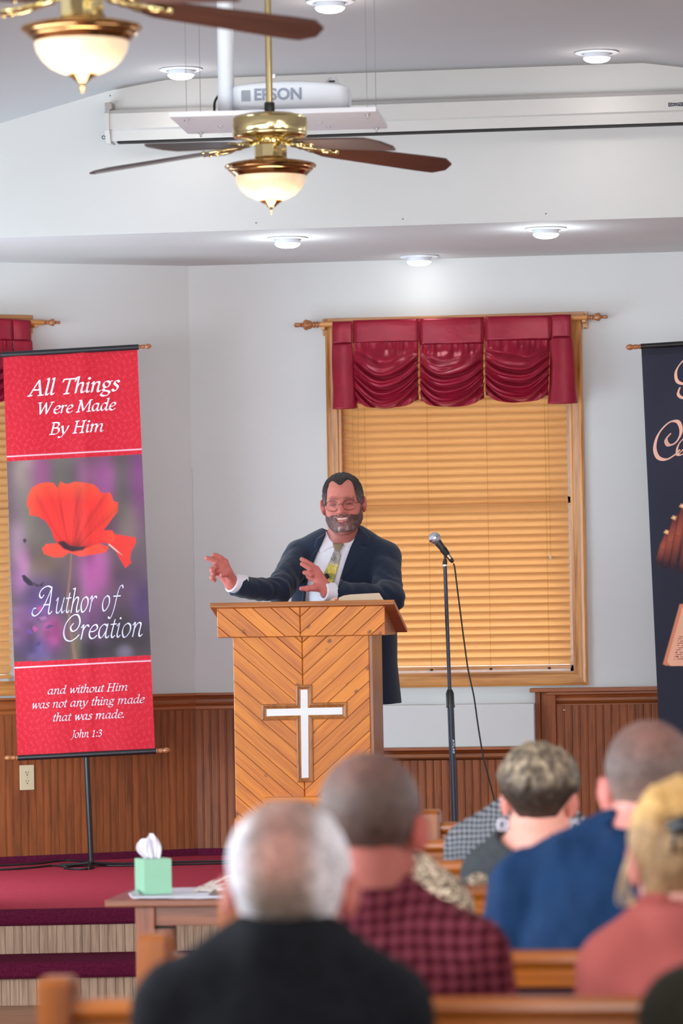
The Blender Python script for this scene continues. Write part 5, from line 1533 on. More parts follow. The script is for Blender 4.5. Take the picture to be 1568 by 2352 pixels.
wr('was not any thing made', (73, 1628), (331, 1614), 27, m_ink, nib=.08, thin=.035)
wr('that was made.', (121, 1657), (286, 1648), 27, m_ink, nib=.08, thin=.035)
wr('John 1:3', (164, 1695), (234, 1691), 25, m_ink, nib=.08, thin=.035)
wr('Āuthor of', (79, 1411), (268, 1401), 76, m_ink2, nib=.055, thin=.03, shear=.25)
wr('Ćreation', (141, 1470), (327, 1461), 70, m_ink2, nib=.055, thin=.03, shear=.2)

def paint_navy(P):
    x, y = P[..., 0:1], P[..., 1:2]
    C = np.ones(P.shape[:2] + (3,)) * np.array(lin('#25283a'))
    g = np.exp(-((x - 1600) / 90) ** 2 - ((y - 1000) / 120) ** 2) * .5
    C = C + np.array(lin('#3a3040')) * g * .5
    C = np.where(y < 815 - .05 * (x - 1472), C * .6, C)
    def stroke(C, pts, r0, r1, cols):
        n = len(pts) - 1
        for i in range(n):
            (xa, ya), (xb, yb) = pts[i], pts[i + 1]
            px_, py_ = xb - xa, yb - ya; L2 = px_ * px_ + py_ * py_
            t = np.clip(((x - xa) * px_ + (y - ya) * py_) / L2, 0, 1)
            d = np.sqrt((x - xa - px_ * t) ** 2 + (y - ya - py_ * t) ** 2)
            r = r0 + (r1 - r0) * (i + t) / n
            m = np.clip((r - d) / 3 + .5, 0, 1)
            c0, c1 = np.array(lin(cols[i])), np.array(lin(cols[i + 1]))
            rim = np.clip(1.15 - (d / r) ** 2 * .6, 0, 1)
            C = C * (1 - m) + (c0 * (1 - t) + c1 * t) * rim * m
        return C
    for k, (dx, dy) in enumerate(((0, 0), (17, -33), (36, -60), (58, -70))):
        C = stroke(C, [(1541 + dx - 14, 1282 + dy * .3 + 12), (1532 + dx, 1240 + dy * .6), (1527 + dx + 12, 1222 + dy)], 11, 8, ['#3a2030', '#93483e', '#6a2f32'])
        C = stroke(C, [(1512 + dx * .9, 1290 + dy * .1 + k * 8), (1522 + dx, 1255 + dy * .5), (1533 + dx, 1225 + dy * .95)], 8.5, 7, ['#3c222e', '#a8543f', '#6c3034'])
        C = cover(C, P, [(1524 + dx, 1223 + dy), (1529 + dx, 1217 + dy), (1536 + dx, 1220 + dy), (1533 + dx, 1227 + dy)], lin('#ffc790'), 2)
    C = cover(C, P, [(1560, 1388), (1556, 1402), (1521, 1526), (1528, 1529), (1680, 1533), (1700, 1400), (1640, 1380)], lin('#d98a68'), 1.2)
    C = cover(C, P, [(1566, 1396), (1531, 1520), (1538, 1530), (1672, 1527), (1690, 1405)], lin('#efb59a'), 1.0)
    ln = (np.mod(y, 5.2) < 1.9) & (y > 1462) & (y < 1518) & (x > 1546 + (1518 - y) * .2) & (x < 1670) & (np.mod(np.floor(x * .21 + np.floor(y / 5.2) * 1.7), 4) > 0)
    C = np.where(ln, np.array(lin('#7d4438')), C)
    return np.clip(C, 0, 1)
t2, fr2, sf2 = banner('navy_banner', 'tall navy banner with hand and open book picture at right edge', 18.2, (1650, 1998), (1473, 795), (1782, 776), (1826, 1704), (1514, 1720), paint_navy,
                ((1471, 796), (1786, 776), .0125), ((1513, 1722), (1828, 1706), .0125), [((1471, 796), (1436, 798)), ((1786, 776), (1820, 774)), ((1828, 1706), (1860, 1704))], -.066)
m_ink3 = plain('peach_print_ink', '#eab6a4', .8, var=.02)
def wr2(strokes, P0, em, nib=.06, thin=.03):
    a = Vector(fr2.loc(*P0)); V, F = glyph_mesh(strokes, nib, thin); e = em * fr2.mpp
    pts = [(a.x + (p + q * .16) * e, sf2(a.x + (p + q * .16) * e, a.y + q * e + p * e * .05) - .0025, a.y + q * e + p * e * .05) for p, q in V]
    from_py('lettering', pts, F, m_ink3, t2)
wr2(G['Ć'][1], (1494, 1053), 103, .085, .035)
wr2([('c', [(.06, 0.0), (.2, .12), (.38, .40), (.24, .46), (.1, .34), (.05, .15), (.12, .0), (.28, .06), (.40, .3), (.46, .42)])], (1548, 1046), 84, .075, .03)
wr2([('c', [(.62, .70), (.45, .80), (.2, .68), (.02, .40), (.08, .12), (.3, .03), (.5, .15), (.62, .35)])], (1546, 886), 88, .085, .035)
wr2([('c', [(.05, .30), (.03, .12), (.18, .0), (.4, .02), (.6, .16)])], (1553, 915), 80, .085, .035)

# ------------------------------------------------------------------ people
def Lf(o, rz):
    """pixel+depth -> local coordinates of a person standing at o turned by rz"""
    ex, ey = frame_of(rz)
    def f(px, py, D):
        p = at(px, py, D) - Vector(o)
        return (p.dot(ex), p.dot(ey), p.z)
    return f
def head_core(p, jaw=1.0, male=True):
    """head facing +y, origin between the ears"""
    d = ell(p, (0, -.014, .042), (.0765, .094, .083))
    d = smin(d, ell(p, (0, .026, -.018), (.067, .066, .086)), .03)
    d = smin(d, seg(p, (-.050, .005, -.050), (-.020, .062, -.086), .019, .021), .025)
    d = smin(d, seg(p, (.050, .005, -.050), (.020, .062, -.086), .019, .021), .025)
    d = smin(d, sph(p, (0, .072, -.088), .021), .02)
    return d
def ear_sdf(p, sx):
    q = p - A3((sx * .080, -.010, -.002))
    R = rotz(sx * -.45) @ roty(sx * .12)
    q = q @ R
    d = ell(q, (0, 0, 0), (.0085, .019, .032))
    d = smax(d, -ell(q, (sx * .009, .003, .002), (.008, .011, .020)), .006)
    return smin(d, sph(q, (-sx * .006, .004, -.004), .012), .01)
def face_detail(p, d, smile=1.0):
    d = smin(d, seg(p, (-.040, .079, .028), (-.012, .092, .024), .009, .009), .012)
    d = smin(d, seg(p, (.040, .079, .028), (.012, .092, .024), .009, .009), .012)
    for sx in (-1, 1):
        d = smax(d, -sph(p, (sx * .031, .106, .009), .0165), .012)
        d = smin(d, ell(p, (sx * .031, .0815, .009), (.0165, .010, .0105)), .003)       # lids over the eyeball
        d = smax(d, -seg(p, (sx * .020, .094, .0075), (sx * .041, .089, .0065), .0016, .0014), .002)   # the slit
        d = smin(d, sph(p, (sx * .040, .062, -.022), .022), .018)                          # cheek
        d = smin(d, seg(p, (sx * .023, .088, -.0075), (sx * .040, .080, -.004), .0030, .002), .006)  # pouch under the eye
    d = smin(d, seg(p, (0, .092, .022), (0, .112, -.016), .0075, .0115), .008)
    d = smin(d, sph(p, (0, .114, -.018), .0125), .006)
    for sx in (-1, 1):
        d = smin(d, sph(p, (sx * .0130, .103, -.022), .0085), .005)
        d = smax(d, -sph(p, (sx * .0065, .109, -.031), .0032), .002)
        # smile fold
        d = smax(d, -seg(p, (sx * .021, .099, -.020), (sx * .036, .082, -.046), .0022, .0022), .006)
    # mouth, open smile
    d = smin(d, ell(p, (0, .087, -.046), (.032, .015, .022)), .01)
    up = [(-.029, .084, -.0385), (-.014, .0985, -.0435), (0, .1015, -.0445), (.014, .0985, -.0435), (.029, .084, -.0385)]
    lo_ = [(-.028, .084, -.0405), (-.014, .0965, -.0545), (0, .0995, -.0585), (.014, .0965, -.0545), (.028, .084, -.0405)]
    cut = chain(p, [(-.027, .091, -.0400), (-.014, .104, -.0485), (0, .108, -.0512), (.014, .104, -.0485), (.027, .091, -.0400)], [.0018, .0050, .0060, .0050, .0018], .002)
    d = smax(d, -cut, .002)
    d = smin(d, chain(p, up, [.002, .0028, .0028, .0028, .002], .003), .003)
    d = smin(d, chain(p, lo_, [.002, .0036, .0044, .0036, .002], .003), .003)
    return d
SK = lin('#c4776a')
def hairline(p, pts):
    """z height of the lower hair edge as a function of y (front-back)"""
    ys = [a for a, b in pts]; zs = [b for a, b in pts]
    return np.interp(p[:, 1], ys, zs)
def finger(p, pts, r0, r1, k=.003):
    n = len(pts) - 1
    return chain(p, pts, [r0 + (r1 - r0) * i / n for i in range(n + 1)], k)
def rest_hand(p, w, sx):
    """relaxed hand lying in the lap, wrist at w, fingers forward"""
    w = A3(w)
    d = ell(p, w + A3((-sx * .006, .050, -.004)), (.040, .050, .015))
    d = smin(d, seg(p, w, w + A3((0, .03, 0)), .026, .024), .02)
    for i, (fx, L) in enumerate(((-.030, .062), (-.010, .074), (.010, .078), (.030, .070))):
        b = w + A3((-sx * .006 + fx, .088 - abs(fx) * .25, 0))
        d = smin(d, finger(p, [b, b + A3((fx * .1, L * .45, -.006)), b + A3((fx * .15, L * .8, -.020)), b + A3((fx * .15, L, -.034))], .0095, .0070), .006)
    b = w + A3((-sx * .030, .028, 0))
    return smin(d, finger(p, [b, b + A3((-sx * .022, .025, .002)), b + A3((-sx * .028, .050, -.006))], .0115, .0085), .008)

def seated(name, label, pxc, row, head_px, ear_py, hs, zs, ws, skin, hair_fn, hair_mat, hair_col, shirt_mat, opt):
    """audience member leaning on the back of pew `row`; zs shoulder height, ws half shoulder width"""
    Y = PEWY[row] + .165
    # find X so that the torso centre sits at pixel pxc
    d = ray(pxc, 2100); X = CP.x + d.x * (Y / d.y)
    o = Vector((X, Y, 0))
    t = thing(name, label, 'person', o, opt.get('rz', 0.0))
    rz = opt.get('rz', 0.0)
    dh = ray(head_px, ear_py); k_ = (Y + opt.get('hy', .03)) / dh.y
    hw = CP + dh * k_ - o
    ex, ey = frame_of(rz)
    hc = A3((hw.dot(ex), hw.dot(ey), hw.z))
    pitch = opt.get('pitch', .12)
    Rh = rotz(opt.get('hrz', 0.0)) @ roty(opt.get('hroll', 0.0)) @ rotx(-pitch)
    def tohead(p): return ((p - hc) @ Rh) / hs
    fat = opt.get('fat', 1.0)
    lean = opt.get('lean', 0.0)
    def torso(p, g):
        d = ell(p, (lean * .6, .0, zs - .17), (ws * .80 + g, .118 * fat + g, .22 + g))
        d = smin(d, ell(p, (0, .03, .62), (ws * .70 * fat + g, .13 * fat + g, .21 + g)), .08)
        for sx in (-1, 1):
            dz = opt.get('tilt', 0) * sx
            d = smin(d, seg(p, (hc[0] * .8 + sx * .035, hc[1] * .5 - .01, zs + .045), (sx * (ws - .065), 0, zs - .040 + dz), .040 + g, .052 + g), .06)
            d = smin(d, seg(p, (sx * (ws - .055), 0, zs - .060 + dz), (sx * (ws + .005), .05, zs - .31 + dz), .054 * (.6 + .4 * fat) + g, .044 + g), .035)
            d = smin(d, seg(p, (sx * (ws + .005), .05, zs - .31 + dz), (sx * .10, .26, .60), .042 + g, .034 + g), .02)
        return d
    nb = (hc[0] * .55, -.012, zs + .02)
    def neckd(p, g): return seg(p, nb, hc + A3((0, -.012, -.05)), opt.get('neck', .060) + g, opt.get('neck', .060) * .96 + g)
    def body(p):
        d = torso(p, -.012)
        d = smin(d, neckd(p, 0), .035)
        q = tohead(p)
        h = np.minimum(head_core(q), 9)
        if opt.get('face', True): h = smin(h, seg(q, (0, .092, .02), (0, .112, -.018), .008, .013), .01)
        for sx in (-1, 1): h = smin(h, ear_sdf(q - A3((sx * opt.get('earx', .002), 0, 0)), sx), .004)
        d = smin(d, h * hs, .02)
        for sx in (-1, 1): d = smin(d, rest_hand(p, (sx * .10, .27, .60), sx), .01)
        for sx in (-1, 1):
            d = smin(d, seg(p, (sx * .09, .03, .52), (sx * .11, .42, .50), .060, .045), .03)
            d = smin(d, seg(p, (sx * .11, .42, .50), (sx * .11, .44, .09), .042, .032), .02)
        return d
    def bcol(v):
        q = tohead(v)
        c = np.tile(np.array(skin), (len(v), 1))
        ear = np.clip((np.abs(q[:, 0]) - .070) / .008, 0, 1) * (np.abs(q[:, 2]) < .045)
        c = c * (1 - ear[:, None] * .5) + np.array(lin('#b5483f')) * ear[:, None] * .5
        if 'skinfn' in opt: c = opt['skinfn'](q, v, c)
        return c
    bw_ = ws + .11
    b = sdf_mesh('body', body, (-bw_, -.22, .02), (bw_, .60, hc[2] + .16 * hs + .02), opt.get('res', .0068), m_skin, t, bcol, 1)
    # shirt
    nk = opt.get('neckline', .0)
    def shirt(p):
        g = .010
        d = torso(p, g)
        if opt.get('wr', 0): d = d + opt['wr'] * (noise3(p * A3((1, 1, .45)), 16) - .5) + opt['wr'] * .5 * (noise3(p * A3((1, 1, .6)) + 9, 38) - .5)
        # collar
        nd_ = neckd(p, .010 + opt.get('collar_g', 0)); 
        cz = zs + opt.get('collar', .055) - opt.get('cdrop', .25) * (p[:, 1] + .06)
        d = smin(d, smax(nd_, p[:, 2] - cz, .006), .02)
        cut = smax(neckd(p, .004), -(p[:, 2] - (zs - .03)), .01)
        d = smax(d, -cut, .004)
        if nk: d = smax(d, -ell(p, (hc[0] * .4, opt.get('nky', -.02), zs + .085), (nk, nk * 1.1, opt.get('nkz', .085))), .006)
        d = smax(d, .44 - p[:, 2], .01)
        d = smax(d, -sph(p, (.10, .30, .60), .062), .005); d = smax(d, -sph(p, (-.10, .30, .60), .062), .005)
        return d
    sh_ = sdf_mesh(opt.get('top', 'shirt'), shirt, (-bw_, -.24, .40), (bw_, .36, zs + .16), opt.get('res', .0068), shirt_mat, t, opt.get('shirtcol'), 1)
    def trous(p):
        d = ell(p, (0, .03, .53), (ws * .72, .135, .10))
        for sx in (-1, 1):
            d = smin(d, seg(p, (sx * .09, .03, .52), (sx * .11, .42, .50), .078, .062), .04)
            d = smin(d, seg(p, (sx * .11, .42, .50), (sx * .11, .44, .10), .058, .050), .03)
        return smax(d, .07 - p[:, 2], .01)
    sdf_mesh('trousers', trous, (-.32, -.2, .04), (.32, .54, .68), .013, opt.get('trmat', m_darkcloth), t, None, 1)
    def shoe(p): 
        d = None
        for sx in (-1, 1):
            e = ell(p, (sx * .11, .50, .035), (.046, .125, .045)); d = e if d is None else np.minimum(d, e)
        return np.maximum(d, .002 - p[:, 2])
    sdf_mesh('shoes', shoe, (-.2, .34, -.02), (.2, .66, .12), .012, m_black, t, None, 1)
    if hair_fn:
        hm = opt.get('hm', .05)
        lo_h = hc - hs * (.125 + hm); hi_h = hc + hs * (.150 + hm)
        sdf_mesh('hair', lambda p: hair_fn(tohead(p)) * hs, lo_h, hi_h, opt.get('hres', .0052), hair_mat, t, (lambda v: hair_col(tohead(v))) if hair_col else None, 1)
    if 'extra' in opt: opt['extra'](t, hc, Rh, hs)
    return t

m_skin = vcol_mat('skin', .55, var=.06, vscale=45, bump=.12, bscale=(260, 260, 260), sss=.12, spec=.35)
m_darkcloth = plain('dark_trousers', '#22232b', .9)
m_hair = vcol_mat('hair', .55, var=.35, vscale=90, bump=.9, bscale=(420, 420, 90), spec=.35)
m_hairwavy = vcol_mat('tousled_hair', .55, var=.45, vscale=55, bump=1.0, bscale=(200, 200, 90), spec=.4)

def check_mat(name, base, dark, period, lite=None, dirs=('X', 'Z')):
    m, nt, b = new_mat(name)
    tc = nt.nodes.new('ShaderNodeTexCoord'); sx = nt.nodes.new('ShaderNodeSeparateXYZ')
    nz = nd(nt, 'ShaderNodeTexNoise'); nz.inputs['Scale'].default_value = 6; nt.links.new(tc.outputs['Object'], nz.inputs['Vector'])
    ad = nd(nt, 'ShaderNodeMixRGB', blend_type='ADD'); ad.inputs[0].default_value = .03
    nt.links.new(tc.outputs['Object'], ad.inputs[1]); nt.links.new(nz.outputs['Color'], ad.inputs[2]); nt.links.new(ad.outputs[0], sx.inputs[0])
    outs = []
    for ax in dirs:
        mu = nd(nt, 'ShaderNodeMath', operation='MULTIPLY'); mu.inputs[1].default_value = 2 * PI / period
        si = nd(nt, 'ShaderNodeMath', operation='SINE'); nt.links.new(sx.outputs[ax], mu.inputs[0]); nt.links.new(mu.outputs[0], si.inputs[0])
        mr = nd(nt, 'ShaderNodeMapRange'); mr.inputs['From Min'].default_value = -.35; mr.inputs['From Max'].default_value = .35; nt.links.new(si.outputs[0], mr.inputs['Value']); outs.append(mr)
    a2 = nd(nt, 'ShaderNodeMath', operation='ADD'); nt.links.new(outs[0].outputs[0], a2.inputs[0]); nt.links.new(outs[1].outputs[0], a2.inputs[1])
    hf = nd(nt, 'ShaderNodeMath', operation='MULTIPLY'); hf.inputs[1].default_value = .5; nt.links.new(a2.outputs[0], hf.inputs[0])
    r = ramp(nt, [(0, lin(lite or base)), (.5, lin(base)), (1, lin(dark))]); nt.links.new(hf.outputs[0], r.inputs[0]); nt.links.new(r.outputs[0], b.inputs['Base Color'])
    b.inputs['Roughness'].default_value = .9; b.inputs['Specular IOR Level'].default_value = .15
    return m

# ---- hair shapes
def short_hair(t_, line, wig=.0015, part=0):
    def f(q):
        d = head_core(q) - t_ - wig * (noise3(q, 55) - .5) * 2
        zb = hairline(q, line)
        return smax(d, (zb - q[:, 2]) * .85, .006)
    return f
BACK = [(-.10, -.070), (-.06, -.062), (-.03, -.045), (-.012, .022), (.004, .028), (.018, .004), (.032, .010), (.044, .052), (.066, .083), (.095, .100)]

# white-haired man ------------------------------------------------------------
def oldcol(q):
    n = noise3(q, 30); side = np.clip((np.abs(q[:, 0]) - .034) / .026, 0, 1)
    back = np.exp(-((q[:, 2] - .015) / .05) ** 2)
    c = np.array(lin('#8d8178')) * (1 - side[:, None]) + np.array(lin('#e6e4ec')) * side[:, None]
    top = np.clip((q[:, 2] - .050) / .035, 0, 1) * np.clip(1 - np.abs(q[:, 0]) / .060, 0, 1)
    # ring of crown hair with scalp showing
    ring = np.exp(-(((np.hypot(q[:, 0] / 1.15, (q[:, 2] - .030)) - .062)) / .010) ** 2) * (q[:, 2] > .03)
    pink = np.array(lin('#cf958a'))
    sc = np.clip(np.exp(-((q[:, 0] / .045) ** 2 + ((q[:, 2] - .045) / .038) ** 2)) * .75 + top * .6, 0, .85)[:, None]
    c = c * (1 - sc) + pink * sc
    c = c * (1 - .32 * ring[:, None])
    low = np.clip((-.02 - q[:, 2]) / .04, 0, 1)[:, None] * (1 - side[:, None])
    c = c * (1 - low * .5) + np.array(lin('#9c8172')) * low * .5
    return c * (.9 + .2 * n[:, None])
def collar_white(t, hc, R, hs):
    def f(p):
        zc = hc[2] - .098
        d = np.abs(seg(p, hc + A3((0, -.01, -.16)), hc + A3((0, -.012, -.07)), .079, .076)) - .005
        d = smax(d, p[:, 2] - (zc + .012 - .1 * (p[:, 1] - hc[1] + .06)), .003); d = smax(d, (zc - .045) - p[:, 2], .003)
        return d
    sdf_mesh('shirt_collar', f, hc - A3((.1, .1, .2)), hc + A3((.1, .1, -.05)), .005, plain('white_shirt', '#e3e1ea', .8, var=.01), t, None, 1)
def jk_wr(v): return None
m_blackjk = plain('charcoal_jacket', '#17191f', .9, var=.25, vscale=40, bump=.4, bscale=500, spec=.15)
p_old = seated('person', 'white-haired man in a black jacket, seated nearest the camera', 642, 7, 666, 2056, 1.06, .940, .215, lin('#b87868'), short_hair(.010, [(-.10, -.078), (-.05, -.070), (-.03, -.05), (-.012, .012), (.006, .022), (.02, .03), (.044, .06), (.066, .10), (.095, .12)], .002), m_hair, oldcol, m_blackjk,
       dict(top='jacket', pitch=.10, earx=.009, collar=.082, collar_g=.018, cdrop=.30, wr=.006, neck=.060, fat=1.12, extra=collar_white, trmat=m_darkcloth))

# man in the maroon check shirt ------------------------------------------------
def buzzcol(q):
    n = noise3(q, 38); m_ = noise3(q + 3, 90)
    c = np.array(lin('#54403a')) * np.ones((len(q), 1))
    thin = np.clip((q[:, 2] - .045) / .05, 0, 1) * np.clip(1.1 - np.abs(q[:, 0]) / .07, 0, 1)
    c = c * (1 - .55 * thin[:, None]) + np.array(lin('#94665a')) * .55 * thin[:, None]
    side = np.clip((np.abs(q[:, 0]) - .05) / .03, 0, 1)[:, None]
    c = c * (1 - side * .5) + np.array(lin('#6e6060')) * side * .5
    low = np.clip((-.045 - q[:, 2]) / .03, 0, 1)[:, None]
    c = c * (1 - low * .55) + np.array(lin('#a3685c')) * low * .55
    return c * (.82 + .36 * n[:, None]) 
m_maroon = check_mat('maroon_check', '#60202f', '#360a18', .0235, '#83424f')
seated('person', 'man with cropped brown hair in a maroon checked shirt', 826, 6, 851, 1915, 1.08, .938, .245, lin('#a85f55'), short_hair(.0035, [(-.10, -.108), (-.06, -.100), (-.035, -.070), (-.012, .010), (.004, .024), (.018, .004), (.032, .010), (.044, .052), (.066, .083), (.095, .100)], .001), m_hair, buzzcol, m_maroon,
       dict(pitch=.22, hrz=-.10, earx=.004, collar=.066, collar_g=.008, wr=.010, neck=.066, fat=1.15, tilt=.0))

# man in the blue shirt -----------------------------------------------------------
def bluecol(q):
    c = buzzcol(q) * 1.15
    g = np.clip((.025 - q[:, 2]) / .04, 0, 1)[:, None]
    return c * (1 - g * .5) + np.array(lin('#a08578')) * g * .5
m_blue = plain('blue_shirt', '#0b2a4d', .85, var=.12, vscale=14, bump=.3, bscale=300, spec=.2)
seated('person', 'broad man in a plain blue shirt with cropped hair', 1444, 5, 1492, 1820, 1.08, 1.000, .262, lin('#d08a80'), short_hair(.0035, BACK, .001), m_hair, bluecol, m_blue,
       dict(pitch=.10, hrz=.12, collar=.048, wr=.012, neck=.070, fat=1.25, tilt=.012))

# short-haired woman ------------------------------------------------------------
def pixie(q):
    # fuller crown, tapered nape ending in a point
    top = np.clip((q[:, 2] + .01) / .07, 0, 1)
    d = head_core(q) - (.006 + .017 * top)
    w_ = noise3(q * A3((1, 1, .7)), 60) - .5; w2 = noise3(q * A3((1, 1, .6)) + 5, 130) - .5
    d = d - (.011 * w_ + .006 * w2) * (.25 + .75 * top)
    zb = hairline(q, [(-.10, -.125), (-.06, -.118), (-.035, -.075), (-.012, .012), (.004, .020), (.018, .006), (.032, .012), (.044, .042), (.066, .070), (.095, .085)])
    zb = zb + np.where(q[:, 1] < -.02, np.abs(q[:, 0]) * 1.35, 0)
    return smax(d, (zb - q[:, 2]) * .8, .006)
def pixcol(q):
    n = noise3(q * A3((1, 1, .5)), 75); top = np.clip((q[:, 2] - .03) / .06, 0, 1)[:, None]
    a = np.array(lin('#33271f')); b = np.array(lin('#988670'))
    k = np.clip((n[:, None] - .35) * 2.2, 0, 1) * top + .25 * top
    return (a * (1 - k) + b * k) * (.8 + .4 * noise3(q + 7, 40)[:, None])
def hoops(t, hc, R, hs):
    for sx in (-1, 1):
        c = hc + (R @ A3((sx * .085, -.006, -.052))) * hs
        P = [Vector((c[0] + sx * .002 + .0115 * math.cos(a) * .9, c[1] + .004 * math.cos(a), c[2] + .0125 * math.sin(a))) for a in [i * 2 * PI / 20 for i in range(20)]]
        tube('hoop_earring', P + [P[0]], .0029, plain('white_enamel', '#dedeee', .3), t, 8, cap=False)
def tattoo(q, v, c):
    # small dark bird below the nape
    x, z = v[:, 0], v[:, 2]
    return c
m_grey = plain('charcoal_tshirt', '#3c3f42', .9, var=.12, vscale=60, bump=.3, bscale=300, spec=.15)
def bird(t, hc, R, hs):
    hoops(t, hc, R, hs)
p_w = seated('person', 'woman with short brown tousled hair and white hoop earrings', 1252, 3, 1238, 1846, 1.0, .895, .190, lin('#dd9c8c'), pixie, m_hairwavy, pixcol, m_grey,
       dict(pitch=.04, hrz=-.02, hroll=.03, collar=-.03, wr=.005, neck=.050, fat=.95, neckline=.115, nkz=.10, extra=bird, hres=.0042, top='t_shirt', skinfn=lambda q, v, c: c))

# person in grey check, head hidden behind the woman ------------------------------
m_gcheck = check_mat('grey_check', '#55565c', '#14161c', .0135, '#989aa0')
seated('person', 'person in a grey checked shirt, head hidden behind the short-haired woman', 1208, 2, 1242, 1838, .97, .905, .200, lin('#cf8f80'), short_hair(.005, BACK, .001), m_hair, buzzcol, m_gcheck,
       dict(pitch=.30, collar=.050, collar_g=.010, wr=.006, neck=.052))

# person in leopard print -----------------------------------------------------------
def leopard():
    m, nt, b = new_mat('leopard_print')
    mp = coords(nt, (28, 28, 22)); n0 = nd(nt, 'ShaderNodeTexNoise'); n0.inputs['Scale'].default_value = 1.3; nt.links.new(mp.outputs[0], n0.inputs['Vector'])
    mx = nd(nt, 'ShaderNodeMixRGB', blend_type='ADD'); mx.inputs[0].default_value = 1.0; nt.links.new(mp.outputs[0], mx.inputs[1]); nt.links.new(n0.outputs['Color'], mx.inputs[2])
    v = nd(nt, 'ShaderNodeTexVoronoi'); nt.links.new(mx.outputs[0], v.inputs['Vector'])
    r = ramp(nt, [(0, lin('#8b7560')), (.33, lin('#9b8468')), (.37, lin('#0e0c0e')), (.55, lin('#0e0c0e')), (.60, lin('#d8bfa4')), (1, lin('#e2cdb4'))])
    nt.links.new(v.outputs['Distance'], r.inputs[0]); nt.links.new(r.outputs[0], b.inputs['Base Color']); b.inputs['Roughness'].default_value = .8
    return m
def ruffle(t, hc, R, hs):
    nu, nv = 40, 10
    u = np.linspace(0, 1, nu)[None, :]; v = np.linspace(0, 1, nv)[:, None]
    a = (u - .5) * 2.6
    X = .168 + .020 * v + .055 * np.cos(a) * .5 + .008 * np.sin(u * 40) * v; Yr = .055 * np.sin(a) + .006 * np.cos(u * 40) * v; Z = .905 - .010 * v - .035 * (a * .4) ** 2 + .012 * np.sin(u * 34) * v
    grid_obj('shoulder_ruffle', np.stack([X, Yr + 0 * v, Z], -1), t_leo, t, .002)
t_leo = leopard()
seated('person', 'person in a leopard-print blouse, head hidden behind the maroon shirt', 885, 4, 868, 1898, .98, .885, .185, lin('#cf8f80'), short_hair(.006, BACK, .001), m_hair, buzzcol, t_leo,
       dict(pitch=.25, collar=.045, wr=.008, neck=.050, top='blouse', extra=ruffle))

# blonde woman in pink ---------------------------------------------------------
def updo(q):
    d = head_core(q) - .012
    d = smax(d, (hairline(q, [(-.10, -.085), (-.05, -.080), (-.03, -.05), (-.012, .006), (.006, .012), (.03, .02), (.066, .07), (.095, .085)]) - q[:, 2]) * .85, .008)
    roll = seg(q, (-.045, -.085, .088), (.05, -.085, .095), .030, .034)
    roll2 = seg(q, (-.055, -.070, .055), (-.01, -.105, .040), .018, .022)
    tw = seg(q, (.0, -.10, .045), (.012, -.105, -.045), .020, .012)
    d = smin(smin(d, roll, .02), roll2, .015); d = smin(d, tw, .02)
    return d - .007 * (noise3(q * A3((2.2, 1, .6)), 45) - .5)
def updocol(q):
    n = noise3(q * A3((1.6, 1, .35)), 60)[:, None]
    top = np.clip((q[:, 2] - .05) / .04, 0, 1)[:, None]
    dip = np.exp(-((q[:, 2] - .058) / .010) ** 2 - ((q[:, 0] + .035) / .03) ** 2)[:, None]
    c = np.array(lin('#a88660')) * (1 - top) + np.array(lin('#e3b26c')) * top
    c = c * (1 - .6 * dip) + np.array(lin('#8a5524')) * .6 * dip
    return c * (.75 + .5 * n)
def claw(t, hc, R, hs):
    def loc(v): return Vector(tuple(hc + (R @ A3(v)) * hs))
    tube('hair_claw', [loc((-.042, -.112, .060)), loc((-.022, -.132, .060)), loc((.02, -.142, .054)), (loc((.065, -.125, .048)))], [.010, .020, .024, .016], m_black, t, 12)
    for k in range(5):
        x = -.034 + k * .020
        tube('claw_tooth', [loc((x, -.128, .055)), loc((x - .004, -.132, .035)), loc((x - .004, -.112, .018))], .0045, m_black, t, 8, 4)
    for k in range(7):
        x = -.070 - .004 * k
        tube('loose_strand', [loc((-.07, -.02 + .006 * k, .045)), loc((-.090 - .002 * k, -.03, .02 - .004 * k)), loc((-.096 - .003 * k, -.035, -.02 - .006 * k)), loc((-.088, -.04, -.060))], .0009, m_strand, t, 5, 5)
m_strand = plain('blonde_strand', '#d8b98c', .6)
m_pink = plain('salmon_blouse', '#a8544f', .85, var=.05, vscale=20, bump=.35, bscale=260, spec=.2)
seated('person', 'blonde woman in a salmon pink top with a black hair claw', 1608, 6, 1574, 1985, 1.10, .915, .200, lin('#d99a8c'), updo, m_hair, updocol, m_pink,
       dict(pitch=.06, hrz=.22, collar=.060, collar_g=.022, cdrop=.1, wr=.010, neck=.056, fat=1.1, extra=claw, top='blouse', hm=.075, hres=.006))
# edge of a further person, dark green-brown jacket
seated('person', 'person in a dark olive jacket, only a shoulder at the lower right corner', 1812, 7, 1830, 1990, 1.05, .925, .215, lin('#c98a7c'), short_hair(.006, BACK, .001), m_hair, buzzcol, plain('olive_jacket', '#2b2a22', .9, var=.15, vscale=60, bump=.3, bscale=300, spec=.15),
       dict(pitch=.1, wr=.008, top='jacket', res=.009))
